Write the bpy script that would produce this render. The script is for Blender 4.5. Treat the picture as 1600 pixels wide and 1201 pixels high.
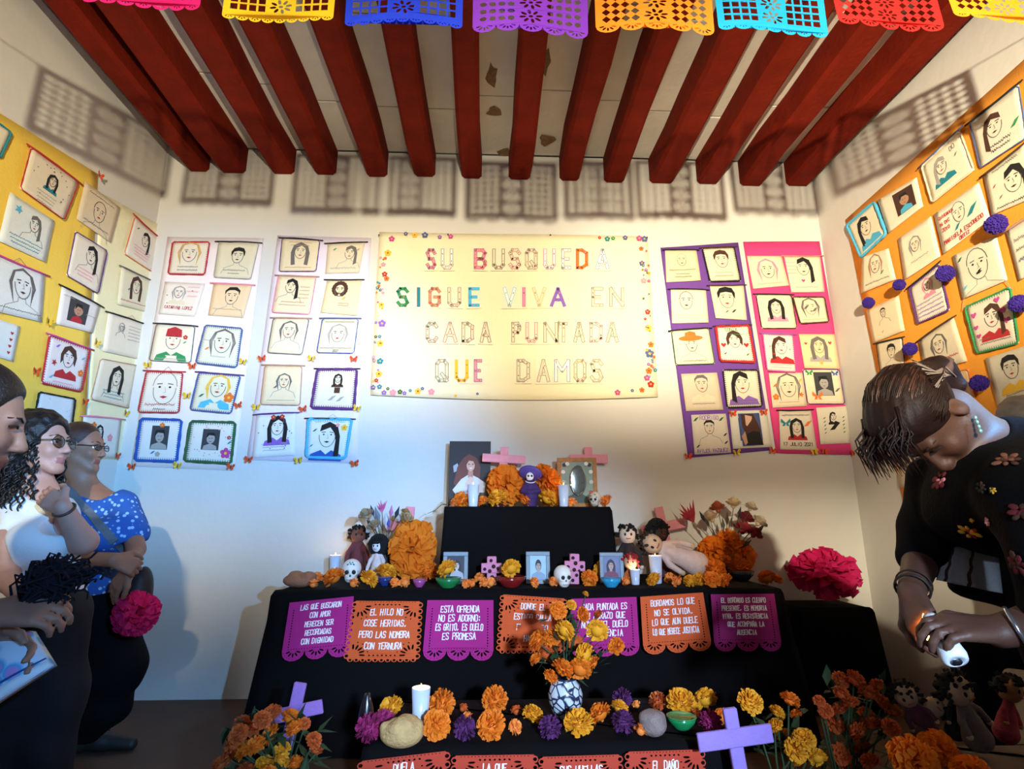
import bpy, bmesh, math, random
import numpy as np
from mathutils import Vector, Matrix
for o in list(bpy.data.objects): bpy.data.objects.remove(o)
SC = bpy.context.scene
COL = SC.collection
R = math.radians
# ------------------------------------------------------------------ camera, world, light
FPX = 880.0; CX, CY = 800.0, 600.5
CAMD, CAMH, YAW, PITCH = 3.78, 1.05, R(2.35), R(13.4)
CAM = Vector((0, -CAMD, CAMH))
cd = bpy.data.cameras.new('camera'); co = bpy.data.objects.new('camera', cd); COL.objects.link(co)
cd.sensor_fit = 'HORIZONTAL'; cd.sensor_width = 36; cd.lens = FPX/1600*36; cd.clip_start = 0.02
co.location = CAM; co.rotation_euler = (math.pi/2+PITCH, 0, -YAW); SC.camera = co
VS = SC.view_settings
VS.view_transform = 'Standard'; VS.look = 'None'; VS.gamma = 1; VS.use_curve_mapping = False
VS.exposure = 0.0
W = bpy.data.worlds.new('world'); SC.world = W; W.use_nodes = True
bg = W.node_tree.nodes['Background']
bg.inputs['Color'].default_value = (0.60, 0.80, 1.0, 1); bg.inputs['Strength'].default_value = 0.04
def lamp(name, kind, loc, target, power, col, size=0.3, **kw):
    d = bpy.data.lights.new(name, kind); d.energy = power; d.color = col
    o = bpy.data.objects.new(name, d); COL.objects.link(o); o.location = loc
    if target is not None:
        o.rotation_euler = (Vector(target)-Vector(loc)).to_track_quat('-Z', 'Y').to_euler()
    if kind == 'AREA': d.shape = 'RECTANGLE'; d.size = size; d.size_y = kw.pop('size_y', size)
    elif kind in ('SPOT', 'POINT'): d.shadow_soft_size = size
    for k, v in kw.items(): setattr(d, k, v)
    return o
# three warm spots added unseen behind the camera, aimed up at the walls
WARM = (1.0, 0.90, 0.66)
lamp('added_warm_spot_middle', 'SPOT', (0.10, -5.1, 1.95), (0.14, 0, 2.38), 1300, WARM, 0.035, spot_size=R(38), spot_blend=1.0)
lamp('added_warm_spot_left', 'SPOT', (-0.15, -5.1, 1.95), (-2.25, -0.3, 2.40), 980, WARM, 0.035, spot_size=R(52), spot_blend=1.0)
lamp('added_warm_spot_right', 'SPOT', (0.35, -5.1, 1.95), (2.45, -0.2, 2.40), 2100, WARM, 0.035, spot_size=R(52), spot_blend=1.0)
# daylight through the doorway behind the visitors, falling to the left
lamp('doorway_daylight', 'SPOT', (1.5, -5.5, 1.75), (-1.55, -0.2, 1.40), 2600, (0.16, 0.48, 1.0), 0.04, spot_size=R(36), spot_blend=1.0)
lamp('altar_fill_spot', 'SPOT', (0.7, -5.6, 1.55), (0.17, -1.0, 0.50), 1150, (0.55, 0.74, 1.0), 0.10, spot_size=R(31), spot_blend=0.9)  # added fill spot: brightens the altar front and spares the wall
# narrow cool spot added to light the nape of the bending woman
lamp('added_nape_spot', 'SPOT', (2.2, -4.5, 3.1), (1.150, -2.50, 1.285), 3400, (0.10, 0.46, 1.0), 0.04, spot_size=R(4.2), spot_blend=0.8)
# weak cool area fill added at the open doorway behind the camera
lamp('doorway_fill', 'AREA', (-0.1, -5.7, 1.35), (0.1, 0, 0.7), 12, (0.62, 0.74, 1.0), 1.1, size_y=1.9)

# ------------------------------------------------------------------ pixel to place
_cr = co.rotation_euler.to_matrix()
def ray(px, py):
    return (_cr @ Vector(((px-CX)/FPX, -(py-CY)/FPX, -1)))
def onY(px, py, Y): v = ray(px, py); return CAM + v*((Y-CAM.y)/v.y)
def onX(px, py, X): v = ray(px, py); return CAM + v*((X-CAM.x)/v.x)
def onZ(px, py, Z): v = ray(px, py); return CAM + v*((Z-CAM.z)/v.z)
def at(px, py, d): return onY(px, py, -CAMD+d)          # a point d metres into the room from the lens
def pxm(py, d):                                          # metres per pixel there
    p = at(800, py, d); return (p-CAM).dot(_cr @ Vector((0, 0, -1)))/FPX
# ------------------------------------------------------------------ materials
def lin(h):
    h = h.lstrip('#'); c = [int(h[i:i+2], 16)/255 for i in (0, 2, 4)]
    return tuple((x/12.92 if x <= .04045 else ((x+.055)/1.055)**2.4) for x in c)
_M = {}
def mat(hexc, rough=.85, var=.12, scale=40, bump=0, bscale=None, metal=0, emit=0, trans=0, sss=0, name=None, weave=0, alpha=None, coat=0):
    key = (hexc, rough, var, scale, bump, bscale, metal, emit, trans, sss, name, weave, alpha, coat)
    if key in _M: return _M[key]
    m = bpy.data.materials.new(name or 'm_'+hexc.strip('#')); m.use_nodes = True
    nt = m.node_tree; b = nt.nodes['Principled BSDF']; c = lin(hexc)
    b.inputs['Roughness'].default_value = rough; b.inputs['Metallic'].default_value = metal
    tc = nt.nodes.new('ShaderNodeTexCoord')
    nz = nt.nodes.new('ShaderNodeTexNoise'); nz.inputs['Scale'].default_value = scale; nz.inputs['Detail'].default_value = 4
    nt.links.new(tc.outputs['Object'], nz.inputs['Vector'])
    mx = nt.nodes.new('ShaderNodeMix'); mx.data_type = 'RGBA'
    mx.inputs[6].default_value = tuple(x*(1-var) for x in c)+(1,)
    mx.inputs[7].default_value = tuple(min(1, x*(1+var)) for x in c)+(1,)
    nt.links.new(nz.outputs['Fac'], mx.inputs[0]); nt.links.new(mx.outputs[2], b.inputs['Base Color'])
    if bump:
        bp = nt.nodes.new('ShaderNodeBump'); bp.inputs['Strength'].default_value = bump; bp.inputs['Distance'].default_value = .01
        n2 = nt.nodes.new('ShaderNodeTexNoise'); n2.inputs['Scale'].default_value = bscale or scale*3; n2.inputs['Detail'].default_value = 5
        nt.links.new(tc.outputs['Object'], n2.inputs['Vector']); nt.links.new(n2.outputs['Fac'], bp.inputs['Height'])
        nt.links.new(bp.outputs['Normal'], b.inputs['Normal'])
    if emit:
        b.inputs['Emission Color'].default_value = c+(1,); b.inputs['Emission Strength'].default_value = emit
    if trans: b.inputs['Transmission Weight'].default_value = trans
    if coat: b.inputs['Coat Weight'].default_value = coat
    if sss:
        b.inputs['Subsurface Weight'].default_value = sss; b.inputs['Subsurface Radius'].default_value = (.02, .01, .006)
    _M[key] = m; return m
def paper(hexc, tl=.35):                                # thin translucent paper or tissue
    k = ('paper', hexc, tl)
    if k in _M: return _M[k]
    m = mat(hexc, .8, .08, 25, name='paper_'+hexc.strip('#')).copy(); nt = m.node_tree; b = nt.nodes['Principled BSDF']
    t = nt.nodes.new('ShaderNodeBsdfTranslucent'); mixs = nt.nodes.new('ShaderNodeMixShader'); out = nt.nodes['Material Output']
    src = b.inputs['Base Color'].links[0].from_socket; nt.links.new(src, t.inputs['Color'])
    mixs.inputs[0].default_value = tl
    nt.links.new(b.outputs[0], mixs.inputs[1]); nt.links.new(t.outputs[0], mixs.inputs[2]); nt.links.new(mixs.outputs[0], out.inputs['Surface'])
    _M[k] = m; return m
# ------------------------------------------------------------------ mesh builder
class MB:
    def __init__(s): s.v = []; s.f = []; s.m = []; s.sm = []; s.mats = []
    def mi(s, m):
        if m not in s.mats: s.mats.append(m)
        return s.mats.index(m)
    def add(s, vs, fs, m, smooth=False):
        o = len(s.v); s.v += [tuple(v) for v in vs]; i = s.mi(m)
        for f in fs: s.f.append([a+o for a in f]); s.m.append(i); s.sm.append(smooth)
        return s
    def box(s, c, d, m, rot=None, bev=0):
        x, y, z = d[0]/2, d[1]/2, d[2]/2
        if bev:
            b = bev; vs = []
            for sx in (-1, 1):
                for sy in (-1, 1):
                    for sz in (-1, 1):
                        vs += [(sx*(x-b), sy*(y-b), sz*z), (sx*(x-b), sy*y, sz*(z-b)), (sx*x, sy*(y-b), sz*(z-b))]
            hull = bmesh.new()
            for v in vs: hull.verts.new(v)
            bmesh.ops.convex_hull(hull, input=hull.verts)
            hull.verts.index_update(); V = [v.co.copy() for v in hull.verts]; F = [[v.index for v in f.verts] for f in hull.faces]; hull.free()
        else:
            V = [Vector((a, b_, e)) for a in (-x, x) for b_ in (-y, y) for e in (-z, z)]
            F = [(0, 1, 3, 2), (4, 6, 7, 5), (0, 4, 5, 1), (2, 3, 7, 6), (0, 2, 6, 4), (1, 5, 7, 3)]
        if rot is not None: V = [rot @ v for v in V]
        return s.add([v+Vector(c) for v in V], F, m)
    def tube(s, pts, r, m, n=8, closed=False, cap=True, smooth=True):
        pts = [Vector(p) for p in pts]; k = len(pts); vs = []
        rs = r if isinstance(r, (list, tuple)) else [r]*k
        up = None
        for i, p in enumerate(pts):
            a = pts[(i-1) % k] if closed or i > 0 else p; b = pts[(i+1) % k] if closed or i < k-1 else p
            t = (b-a); t = t.normalized() if t.length > 1e-9 else Vector((0, 0, 1))
            if up is None: up = t.orthogonal().normalized()
            up = (up - t*up.dot(t)); up = up.normalized() if up.length > 1e-6 else t.orthogonal().normalized()
            w = t.cross(up)
            for j in range(n):
                q = 2*math.pi*j/n; vs.append(p + (up*math.cos(q)+w*math.sin(q))*rs[i])
        fs = []
        for i in range(k if closed else k-1):
            for j in range(n):
                a = i*n+j; b = i*n+(j+1) % n; c = ((i+1) % k)*n+(j+1) % n; d = ((i+1) % k)*n+j; fs.append((a, b, c, d))
        if cap and not closed: fs += [tuple(range(n))[::-1], tuple((k-1)*n+j for j in range(n))]
        return s.add(vs, fs, m, smooth)
    def lathe(s, prof, m, c=(0, 0, 0), n=20, rot=None, smooth=True, sx=1, sy=1):
        vs = []; c = Vector(c)
        for r, z in prof:
            for j in range(n):
                q = 2*math.pi*j/n; v = Vector((r*math.cos(q)*sx, r*math.sin(q)*sy, z)); vs.append((rot @ v if rot is not None else v)+c)
        fs = []
        for i in range(len(prof)-1):
            for j in range(n): fs.append((i*n+j, i*n+(j+1) % n, (i+1)*n+(j+1) % n, (i+1)*n+j))
        fs += [tuple(range(n))[::-1], tuple((len(prof)-1)*n+j for j in range(n))]
        return s.add(vs, fs, m, smooth)
    def ell(s, c, r, m, rot=None, n=14, k=9, jit=0, rng=None):
        prof = [(max(1e-4, math.sin(math.pi*i/k)), -math.cos(math.pi*i/k)) for i in range(k+1)]
        vs = []
        for a, z in prof:
            for j in range(n):
                q = 2*math.pi*j/n; f = 1+(rng.uniform(-jit, jit) if jit else 0)
                v = Vector((a*math.cos(q)*r[0]*f, a*math.sin(q)*r[1]*f, z*r[2]*f)); vs.append((rot @ v if rot is not None else v)+Vector(c))
        fs = [(i*n+j, i*n+(j+1) % n, (i+1)*n+(j+1) % n, (i+1)*n+j) for i in range(k) for j in range(n)]
        return s.add(vs, fs, m, True)
    def build(s, name, parent=None, origin=None, smooth_all=None):
        me = bpy.data.meshes.new(name)
        og = Vector(origin) if origin is not None else (parent.location.copy() if parent is not None and parent.get('_w') else Vector((0, 0, 0)))
        if parent is not None and parent.get('_o'): og = Vector(parent['_o'])
        me.from_pydata([(v[0]-og[0], v[1]-og[1], v[2]-og[2]) for v in s.v], [], s.f)
        for m in s.mats: me.materials.append(m)
        me.polygons.foreach_set('material_index', s.m); me.polygons.foreach_set('use_smooth', s.sm)
        me.update()
        o = bpy.data.objects.new(name, me); COL.objects.link(o)
        if parent is not None: o.parent = parent
        if origin is not None and parent is None: o.location = og
        if parent is not None and (parent.get('_w') or parent.get('_o')): o['_o'] = tuple(og)
        return o
def thing(name, label, cat, loc=(0, 0, 0), group=None, world=True):
    o = bpy.data.objects.new(name, None); COL.objects.link(o); o.location = loc; o.empty_display_size = .05
    o['label'] = label; o['category'] = cat
    if group: o['group'] = group
    if world: o['_w'] = 1
    return o
def tag(o, label, cat, group=None):
    o['label'] = label; o['category'] = cat
    if group: o['group'] = group
    return o
def single(name, mb, label, cat, origin, group=None): return tag(mb.build(name, None, origin), label, cat, group)
def struct(name, mb, origin=(0, 0, 0)):
    o = mb.build(name, None, origin); o['kind'] = 'structure'; o['_w'] = 1; return o
def copy_tree(o, parent=None):
    c = o.copy(); COL.objects.link(c); c.parent = parent
    for ch in list(o.children): copy_tree(ch, c)
    return c
# ------------------------------------------------------------------ stroke font (hand lettering), cell 4 x 6
_G = {'A': '0026 40;1232', 'B': '0006263514 0313;1343403000', 'C': '453606 0040', 'D': '00062640 2000', 'E': '46060040;0333', 'F': '460600;0333',
 'G': '4506 0040 4323', 'H': '0600;4640;0343', 'I': '2620', 'J': '46411001', 'K': '0600;46034 0'.replace(' ', ''), 'L': '060040', 'M': '0006234640', 'N': '00064046',
 'O': '1001053645413010'.replace('3645', '1636 45').replace(' ', ''), 'P': '0006364433 03'.replace(' ', ''), 'Q': '10010516364541301 0;2240'.replace(' ', ''), 'R': '00063644330 3;2340'.replace(' ', ''),
 'S': '4536160513334130 1001'.replace(' ', ''), 'T': '0646;2620', 'U': '060110304146', 'V': '062046', 'W': '0610233046', 'X': '0640;4600', 'Y': '062346;2320', 'Z': '06460040',
 '0': '1001051636454130 10'.replace(' ', ''), '1': '152620', '2': '05163645440040', '3': '063623413000', '4': '30360242', '5': '460604344230 00'.replace(' ', ''), '6': '36040110304133 03'.replace(' ', ''), '7': '064610',
 '8': '13050616364533 1301103041 33'.replace(' ', ''), '9': '4333050616364541 10'.replace(' ', ''), '.': '2021', ',': '212 0'.replace(' ', '')+'1'[:0], ':': '2122;2425', '-': '1333', "'": '2625'}
_G['A'] = '002640;1232'; _G['B'] = '000636453313;0333424130 00'.replace(' ', ''); _G['C'] = '4536160501103041'; _G['D'] = '000626454120 00'.replace(' ', ''); _G['G'] = '45361605011030414323'; _G[','] = '2110'; _G['P'] = '0006364544 3303'.replace(' ', ''); _G['R'] = '000636454433 03;2340'.replace(' ', '')
def glyph(ch):
    if ch == 'Ñ': return [[(x, y) for x, y in p] for p in glyph('N')]+[[(1, 7), (3, 7.3)]]
    g = _G.get(ch.upper(), None)
    if g is None: return []
    return [[(int(p[i]), int(p[i+1])) for i in range(0, len(p)-1, 2)] for p in g.split(';')]
def text_paths(txt, h, cx, y, rng=None, jit=0, wid=.72, slant=0, sp=1.35):
    """polylines in 2D for one centred line of lettering of height h whose foot is at y"""
    u = h/6; adv = 4*u*wid*sp; tw = adv*len(txt)-(sp-1)*4*u*wid; x0 = cx-tw/2; out = []
    for i, ch in enumerate(txt):
        dy = rng.uniform(-jit, jit)*h if rng else 0; sc = 1+(rng.uniform(-jit, jit) if rng else 0)
        for p in glyph(ch):
            out.append([(x0+i*adv+(a*u*wid+slant*b*u)*sc, y+dy+b*u*sc) for a, b in p])
    return out
class Flat:
    """draws fills and strokes on a mapped sheet: fn(u, v, height) -> 3D"""
    def __init__(s, fn, mb, h0=.0010, dh=.0004): s.fn = fn; s.mb = mb; s.h = h0; s.dh = dh
    def stroke(s, p, w, m, closed=False, asp=1):
        q = list(p)+([p[0]] if closed else [])
        for i in range(len(q)-1):
            a, b = q[i], q[i+1]; dx, dy = b[0]-a[0], (b[1]-a[1]); L = math.hypot(dx, dy)
            if L < 1e-7: continue
            tx, ty = dx/L*w*.45, dy/L*w*.45; nx, ny = -dy/L*w/2, dx/L*w/2
            s.mb.add([s.fn(a[0]-tx+nx, a[1]-ty+ny, s.h), s.fn(a[0]-tx-nx, a[1]-ty-ny, s.h), s.fn(b[0]+tx-nx, b[1]+ty-ny, s.h), s.fn(b[0]+tx+nx, b[1]+ty+ny, s.h)], [(0, 1, 2, 3)], m)
        s.h += s.dh
    def strokes(s, ps, w, m):
        for p in ps:
            h = s.h; s.stroke(p, w, m); s.h = h
        s.h += s.dh
    def fill(s, p, m):
        s.mb.add([s.fn(a, b, s.h) for a, b in p], [tuple(range(len(p)))], m); s.h += s.dh
    def disc(s, c, r, m, n=10, ry=None): s.fill([(c[0]+r*math.cos(2*math.pi*i/n), c[1]+(ry or r)*math.sin(2*math.pi*i/n)) for i in range(n)], m)
# ------------------------------------------------------------------ the room
XL, XR, YB, YR, ZB, ZC = -2.41, 2.49, 0.0, -5.9, 3.54, 3.745
def plaster(name, hexc, dirt):
    m = mat(hexc, .92, .05, 3, bump=.25, bscale=14, name=name).copy(); nt = m.node_tree
    return m
WALLM = plaster('wall_plaster', 'd6d0c6', 1)
CEILM = mat('e8dfce', .95, .16, 5, bump=.35, bscale=30, name='ceiling_slab')
FLOORM = mat('5a4436', .7, .25, 6, bump=.15, bscale=60, name='floor_cement')
t = .12
struct('floor', MB().box(((XL+XR)/2, (YB+YR)/2, -t/2), (XR-XL+2*t, YB-YR+2*t, t), FLOORM))
def wallgrid(name, P, U, V, nu, nv, nrm, amp, seed):
    """a hand-plastered wall: a solid slab whose room face is slightly uneven"""
    rng = random.Random(seed); vs = []; fs = []
    for j in range(nv+1):
        for i in range(nu+1):
            edge = i in (0, nu) or j in (0, nv)
            vs.append(P+U*(i/nu)+V*(j/nv)+nrm*(0 if edge else -rng.random()*amp))
    for j in range(nv):
        for i in range(nu):
            a = j*(nu+1)+i; fs.append((a, a+1, a+nu+2, a+nu+1))
    n0 = len(vs); c = [P, P+U, P+U+V, P+V]
    vs += [p-nrm*t for p in c]; ci = [0, nu, (nv+1)*(nu+1)-1, nv*(nu+1)]
    fs.append((n0+3, n0+2, n0+1, n0))
    mb = MB().add(vs, fs, WALLM, True)
    mb.add(c+[p-nrm*t for p in c], [(0, 1, 5, 4), (1, 2, 6, 5), (2, 3, 7, 6), (3, 0, 4, 7)], WALLM)
    return struct(name, mb)
V3 = Vector
wallgrid('wall_back', V3((XL, YB, 0)), V3((XR-XL, 0, 0)), V3((0, 0, ZC)), 26, 18, V3((0, -1, 0)), .006, 1)
wallgrid('wall_left', V3((XL, YR, 0)), V3((0, YB-YR, 0)), V3((0, 0, ZC)), 26, 18, V3((1, 0, 0)), .006, 2)
wallgrid('wall_right', V3((XR, YB, 0)), V3((0, YR-YB, 0)), V3((0, 0, ZC)), 26, 18, V3((-1, 0, 0)), .006, 3)
ceil = struct('ceiling', MB().box(((XL+XR)/2, (YB+YR)/2, ZC+.09), (XR-XL+2*t, YB-YR+2*t, .1), CEILM))
tag(ceil, 'white slab ceiling carried on dark red painted wooden beams', 'ceiling'); del ceil['category']
BEAMM = mat('741c0a', .78, .4, 9, bump=.5, bscale=35, name='beam_red_paint')
BEAMM.node_tree.nodes['Principled BSDF'].inputs['Specular IOR Level'].default_value = .12
BX = [(295, 325), (345, 384), (425, 460), (492, 525), (572, 606), (647, 680), (723, 751), (795, 828), (874, 905), (944, 975), (1015, 1052), (1090, 1122), (1157, 1190), (1229, 1264)]
rng = random.Random(5); bxs = []
for i, (a, b) in enumerate(BX):
    py = 270+23*(i/13)
    xa, xb = onY(a, py, -.001).x, onY(b, py, -.001).x; w = max(.145, (xb-xa)); xc = (xa+xb)/2; bxs.append(xc)
    mb = MB(); n = 16; ring = []
    ph = rng.random()*6
    for k in range(n+1):
        y = -.004+(YR+.02)*(k/n); dx = .010*math.sin(k*.7+ph)+rng.uniform(-.004, .004); dz = rng.uniform(-.006, .008); ww = w/2*(1+rng.uniform(-.05, .05)); c = .022
        x = xc+dx*(0 if k == 0 else 1); zb = ZB+dz; zt = ZC-.0005
        ring.append([(x-ww, y, zt), (x-ww, y, zb+c), (x-ww+c, y, zb), (x+ww-c, y, zb), (x+ww, y, zb+c), (x+ww, y, zt)])
    vs = [p for r in ring for p in r]; fs = []
    for k in range(n):
        for j in range(6): fs.append((k*6+j, k*6+(j+1) % 6, (k+1)*6+(j+1) % 6, (k+1)*6+j))
    fs += [tuple(range(6))[::-1], tuple(n*6+j for j in range(6))]
    mb.add(vs, fs, BEAMM)
    mb.build('beam', ceil)
# pale slabs between the beams, with open joints and a few broken, stained patches
STAIN = mat('8a6c4c', .95, .6, 40, bump=.6, name='broken_plaster')
edges = [XL]+[(bxs[i]+bxs[i+1])/2 for i in range(13)]+[XR]
cen = [XL]+bxs+[XR]
for i in range(len(cen)-1):
    x0, x1 = cen[i], cen[i+1]; y = -.005
    L0 = rng.uniform(.45, .75)
    while y > YR+.1:
        L = L0 if y > -.1 else .72; y1 = max(YR+.05, y-L)
        if x1-x0 > .1:
            g = .004; zz = ZC+rng.uniform(0, .006)
            MB().box(((x0+x1)/2, (y+y1)/2, zz+.0205), (x1-x0-.002, (y-y1)-2*g, .04), CEILM, bev=.004).build('ceiling_slab', ceil)
        y = y1
for px, py, rx, ry in [(768, 118, 9, 13), (850, 96, 10, 16), (855, 218, 14, 9), (788, 240, 10, 8), (774, 175, 12, 7)]:
    p = onZ(px, py, ZC-.001); s = (p-CAM).length/FPX; mb = MB(); n = 11; ring = []
    for k in range(n):
        q = 2*math.pi*k/n; f = rng.uniform(.6, 1.2); ring.append(p+V3((math.cos(q)*rx*s*f, math.sin(q)*ry*s*f*1.6, rng.uniform(-.001, .001))))
    mb.add([p-V3((0, 0, .004))]+ring, [(0, 1+k, 1+(k+1) % n) for k in range(n)], STAIN); mb.build('broken_patch', ceil)

# unseen stands added behind the camera; their black plates cut off the beams
VISM = mat('101012', .8, .1, 20, name='blocker_black')
T = thing('lamp_stand', 'unseen black stand added behind the camera, its plate blocking the warm light', 'lamp', (.1, -5.2, 0))
MB().tube([(.1, -5.2, .02), (.1, -5.2, 1.78)], .016, VISM, 10).build('pole', T); MB().box((.1, -5.2, 1.80), (.62, .03, .03), VISM).build('crossbar', T)
for q in (0, 2.1, 4.2): MB().tube([(.1, -5.2, .35), (.1+.38*math.cos(q), -5.2+.38*math.sin(q), .012)], .011, VISM, 8).build('leg', T)
for x in (-.15, .10, .35): MB().box((x, -5.19, 1.95), (.16, .07, .20), VISM, bev=.01).build('lamp_head', T)
MB().box((.1, -4.75, 1.911), (1.3, .004, .05), VISM).build('visor', T)
for x in (-.5, .7): MB().tube([(x, -4.75, 1.865), (x*.5, -5.2, 1.80)], .006, VISM, 6).build('visor_arm', T)
T = thing('lamp_stand', 'second unseen black stand added behind the camera, its plate blocking the cool light', 'lamp', (1.5, -5.6, 0))  # second added stand, placed to trim the cool beam from below
MB().tube([(1.5, -5.6, .02), (1.5, -5.6, 1.66)], .016, VISM, 10).build('pole', T); MB().box((1.5, -5.6, 1.75), (.16, .08, .18), VISM, bev=.01).build('lamp_head', T)
for q in (0, 2.1, 4.2): MB().tube([(1.5, -5.6, .3), (1.5+.28*math.cos(q), -5.6+.28*math.sin(q), .012)], .011, VISM, 8).build('leg', T)
MB().box((1.3, -5.15, 1.665), (.6, .004, .05), VISM, Matrix.Rotation(R(30), 3, 'Z')).build('visor', T); MB().tube([(1.35, -5.17, 1.645), (1.5, -5.6, 1.64)], .006, VISM, 6).build('visor_arm', T)
# ------------------------------------------------------------------ hanging fabrics and embroidered portraits
PAL = dict(k='1a1512', n='4a2a1c', d='6a625c', r='b3262c', g='2f8a4c', b='24509c', t='1c7d8c', c='4fb0d4', p='5d2f72', m='c2448c', o='e0702a', y='e8b436', w='f2ede2',
           s='d2a68a', l='a49c94', h='c99f56', u='4b5c8e', e='e0cfae', v='8a5fb0', q='e98ca0', x='2f5a34', a='3b3a3c', f='b98a6c')
def ink(c): return mat(PAL[c], .9, .15, 120, name='thread_'+c)
WPL = {'L': (lambda x, y, o: onX(x, y, XL+o), V3((1, 0, 0))), 'B': (lambda x, y, o: onY(x, y, YB-o), V3((0, -1, 0))), 'R': (lambda x, y, o: onX(x, y, XR-o), V3((-1, 0, 0)))}
def quadmap(wall, c, off, wave=0, seed=0):
    un, nrm = WPL[wall]; P = [un(c[2*i], c[2*i+1], off) for i in range(4)]; r = random.Random(seed); a1, a2, f1, f2 = r.random()*6, r.random()*6, r.uniform(2, 5), r.uniform(2, 5)
    def fn(u, v, h=0):
        q = P[3]*(1-u)*(1-v)+P[2]*u*(1-v)+P[1]*u*v+P[0]*(1-u)*v
        z = wave*(1+math.sin(u*f1+a1+v*1.3)*.6+math.sin(v*f2+a2)*.4)
        return q+nrm*(h+z)
    fn.P = P; fn.n = nrm; return fn
def sheet(mb, fn, m, n=8, th=.003, k=None):
    k = k or n; vs = [fn(i/n, j/k, 0) for j in range(k+1) for i in range(n+1)]; N = len(vs); vs += [fn(i/n, j/k, -th) for j in range(k+1) for i in range(n+1)]
    fs = []
    for j in range(k):
        for i in range(n):
            a = j*(n+1)+i; q = (a, a+1, a+n+2, a+n+1); fs.append(q); fs.append(tuple(x+N for x in q[::-1]))
    rim = [i for i in range(n+1)]+[j*(n+1)+n for j in range(1, k+1)]+[k*(n+1)+i for i in range(n-1, -1, -1)]+[j*(n+1) for j in range(k-1, 0, -1)]
    for i in range(len(rim)): a, b = rim[i], rim[(i+1) % len(rim)]; fs.append((a, a+N, b+N, b))
    mb.add(vs, fs, m, True); return mb
def fabric(wall, c, hexc, label, off=.004, var=.06):
    fn = quadmap(wall, c, off, .003, c[0]); mb = sheet(MB(), fn, mat(hexc, .9, var, 8, bump=.2, bscale=90, name='fabric_'+hexc), 16, .002)
    c0 = sum(fn.P, V3((0, 0, 0)))/4
    return single('wall_fabric', mb, label, 'fabric', c0)
fabric('L', [-160, 70, 153, 274, 262, 372, 236, 420], 'ecc64e', 'x') if 0 else None
fabric('L', [-160, 78, 153, 272, 130, 720, -160, 790], 'f2cb50', 'bright yellow cloth on the left wall behind the portraits')
fabric('L', [156, 300, 250, 352, 200, 718, 132, 716], 'f3e6b4', 'yellow cloth running into the left corner, coloured paler for overexposure')  # pale colour stands in for strong light on the yellow cloth's end
fabric('B', [262, 370, 412, 372, 366, 735, 205, 728], 'eeddd4', 'pale pink cloth on back wall beside the left corner')
fabric('B', [434, 368, 580, 372, 558, 724, 386, 718], 'e6d6de', 'pale lilac cloth on back wall left of the long banner')
fabric('B', [1032, 387, 1153, 379, 1207, 703, 1075, 715], '6d3f92', 'purple cloth hung on the back wall beside the banner')
fabric('B', [1161, 378, 1280, 377, 1338, 711, 1213, 708], 'dd3f7c', 'hot pink cloth hung on back wall by right corner')
fabric('R', [1321, 343, 1640, 58, 1760, 800, 1425, 850], 'ee9a2c', 'orange cloth covering the right wall behind the portraits')
HAIR = {
 'short': [(-.44, -.02), (-.46, .3), (-.3, .56), (0, .64), (.32, .56), (.46, .3), (.44, -.02), (.36, .1), (.3, .3), (0, .36), (-.28, .3), (-.36, .1)],
 'long': [(-.55, -1.0), (-.62, -.1), (-.46, .45), (0, .68), (.46, .45), (.62, -.1), (.55, -1.0), (.3, -.95), (.38, -.1), (.3, .25), (.05, .42), (-.28, .22), (-.38, -.1), (-.28, -.95)],
 'bob': [(-.5, -.4), (-.56, .1), (-.4, .5), (0, .68), (.4, .5), (.56, .1), (.5, -.4), (.36, -.2), (.34, .1), (.1, .3), (-.1, .4), (-.34, .1), (-.36, -.2)],
 'side': [(-.35, .2), (-.3, .5), (.05, .66), (.42, .48), (.58, 0), (.62, -.9), (.36, -1.05), (.4, -.2), (.3, .15), (.1, .4)],
 'lside': [(.35, .2), (.3, .5), (-.05, .66), (-.42, .48), (-.58, 0), (-.62, -.9), (-.36, -1.05), (-.4, -.2), (-.3, .15), (-.1, .4)],
 'crew': [(-.42, .08), (-.44, .36), (-.22, .6), (.2, .62), (.44, .4), (.42, .08), (.34, .32), (.1, .42), (-.2, .4), (-.34, .3)]}
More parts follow.
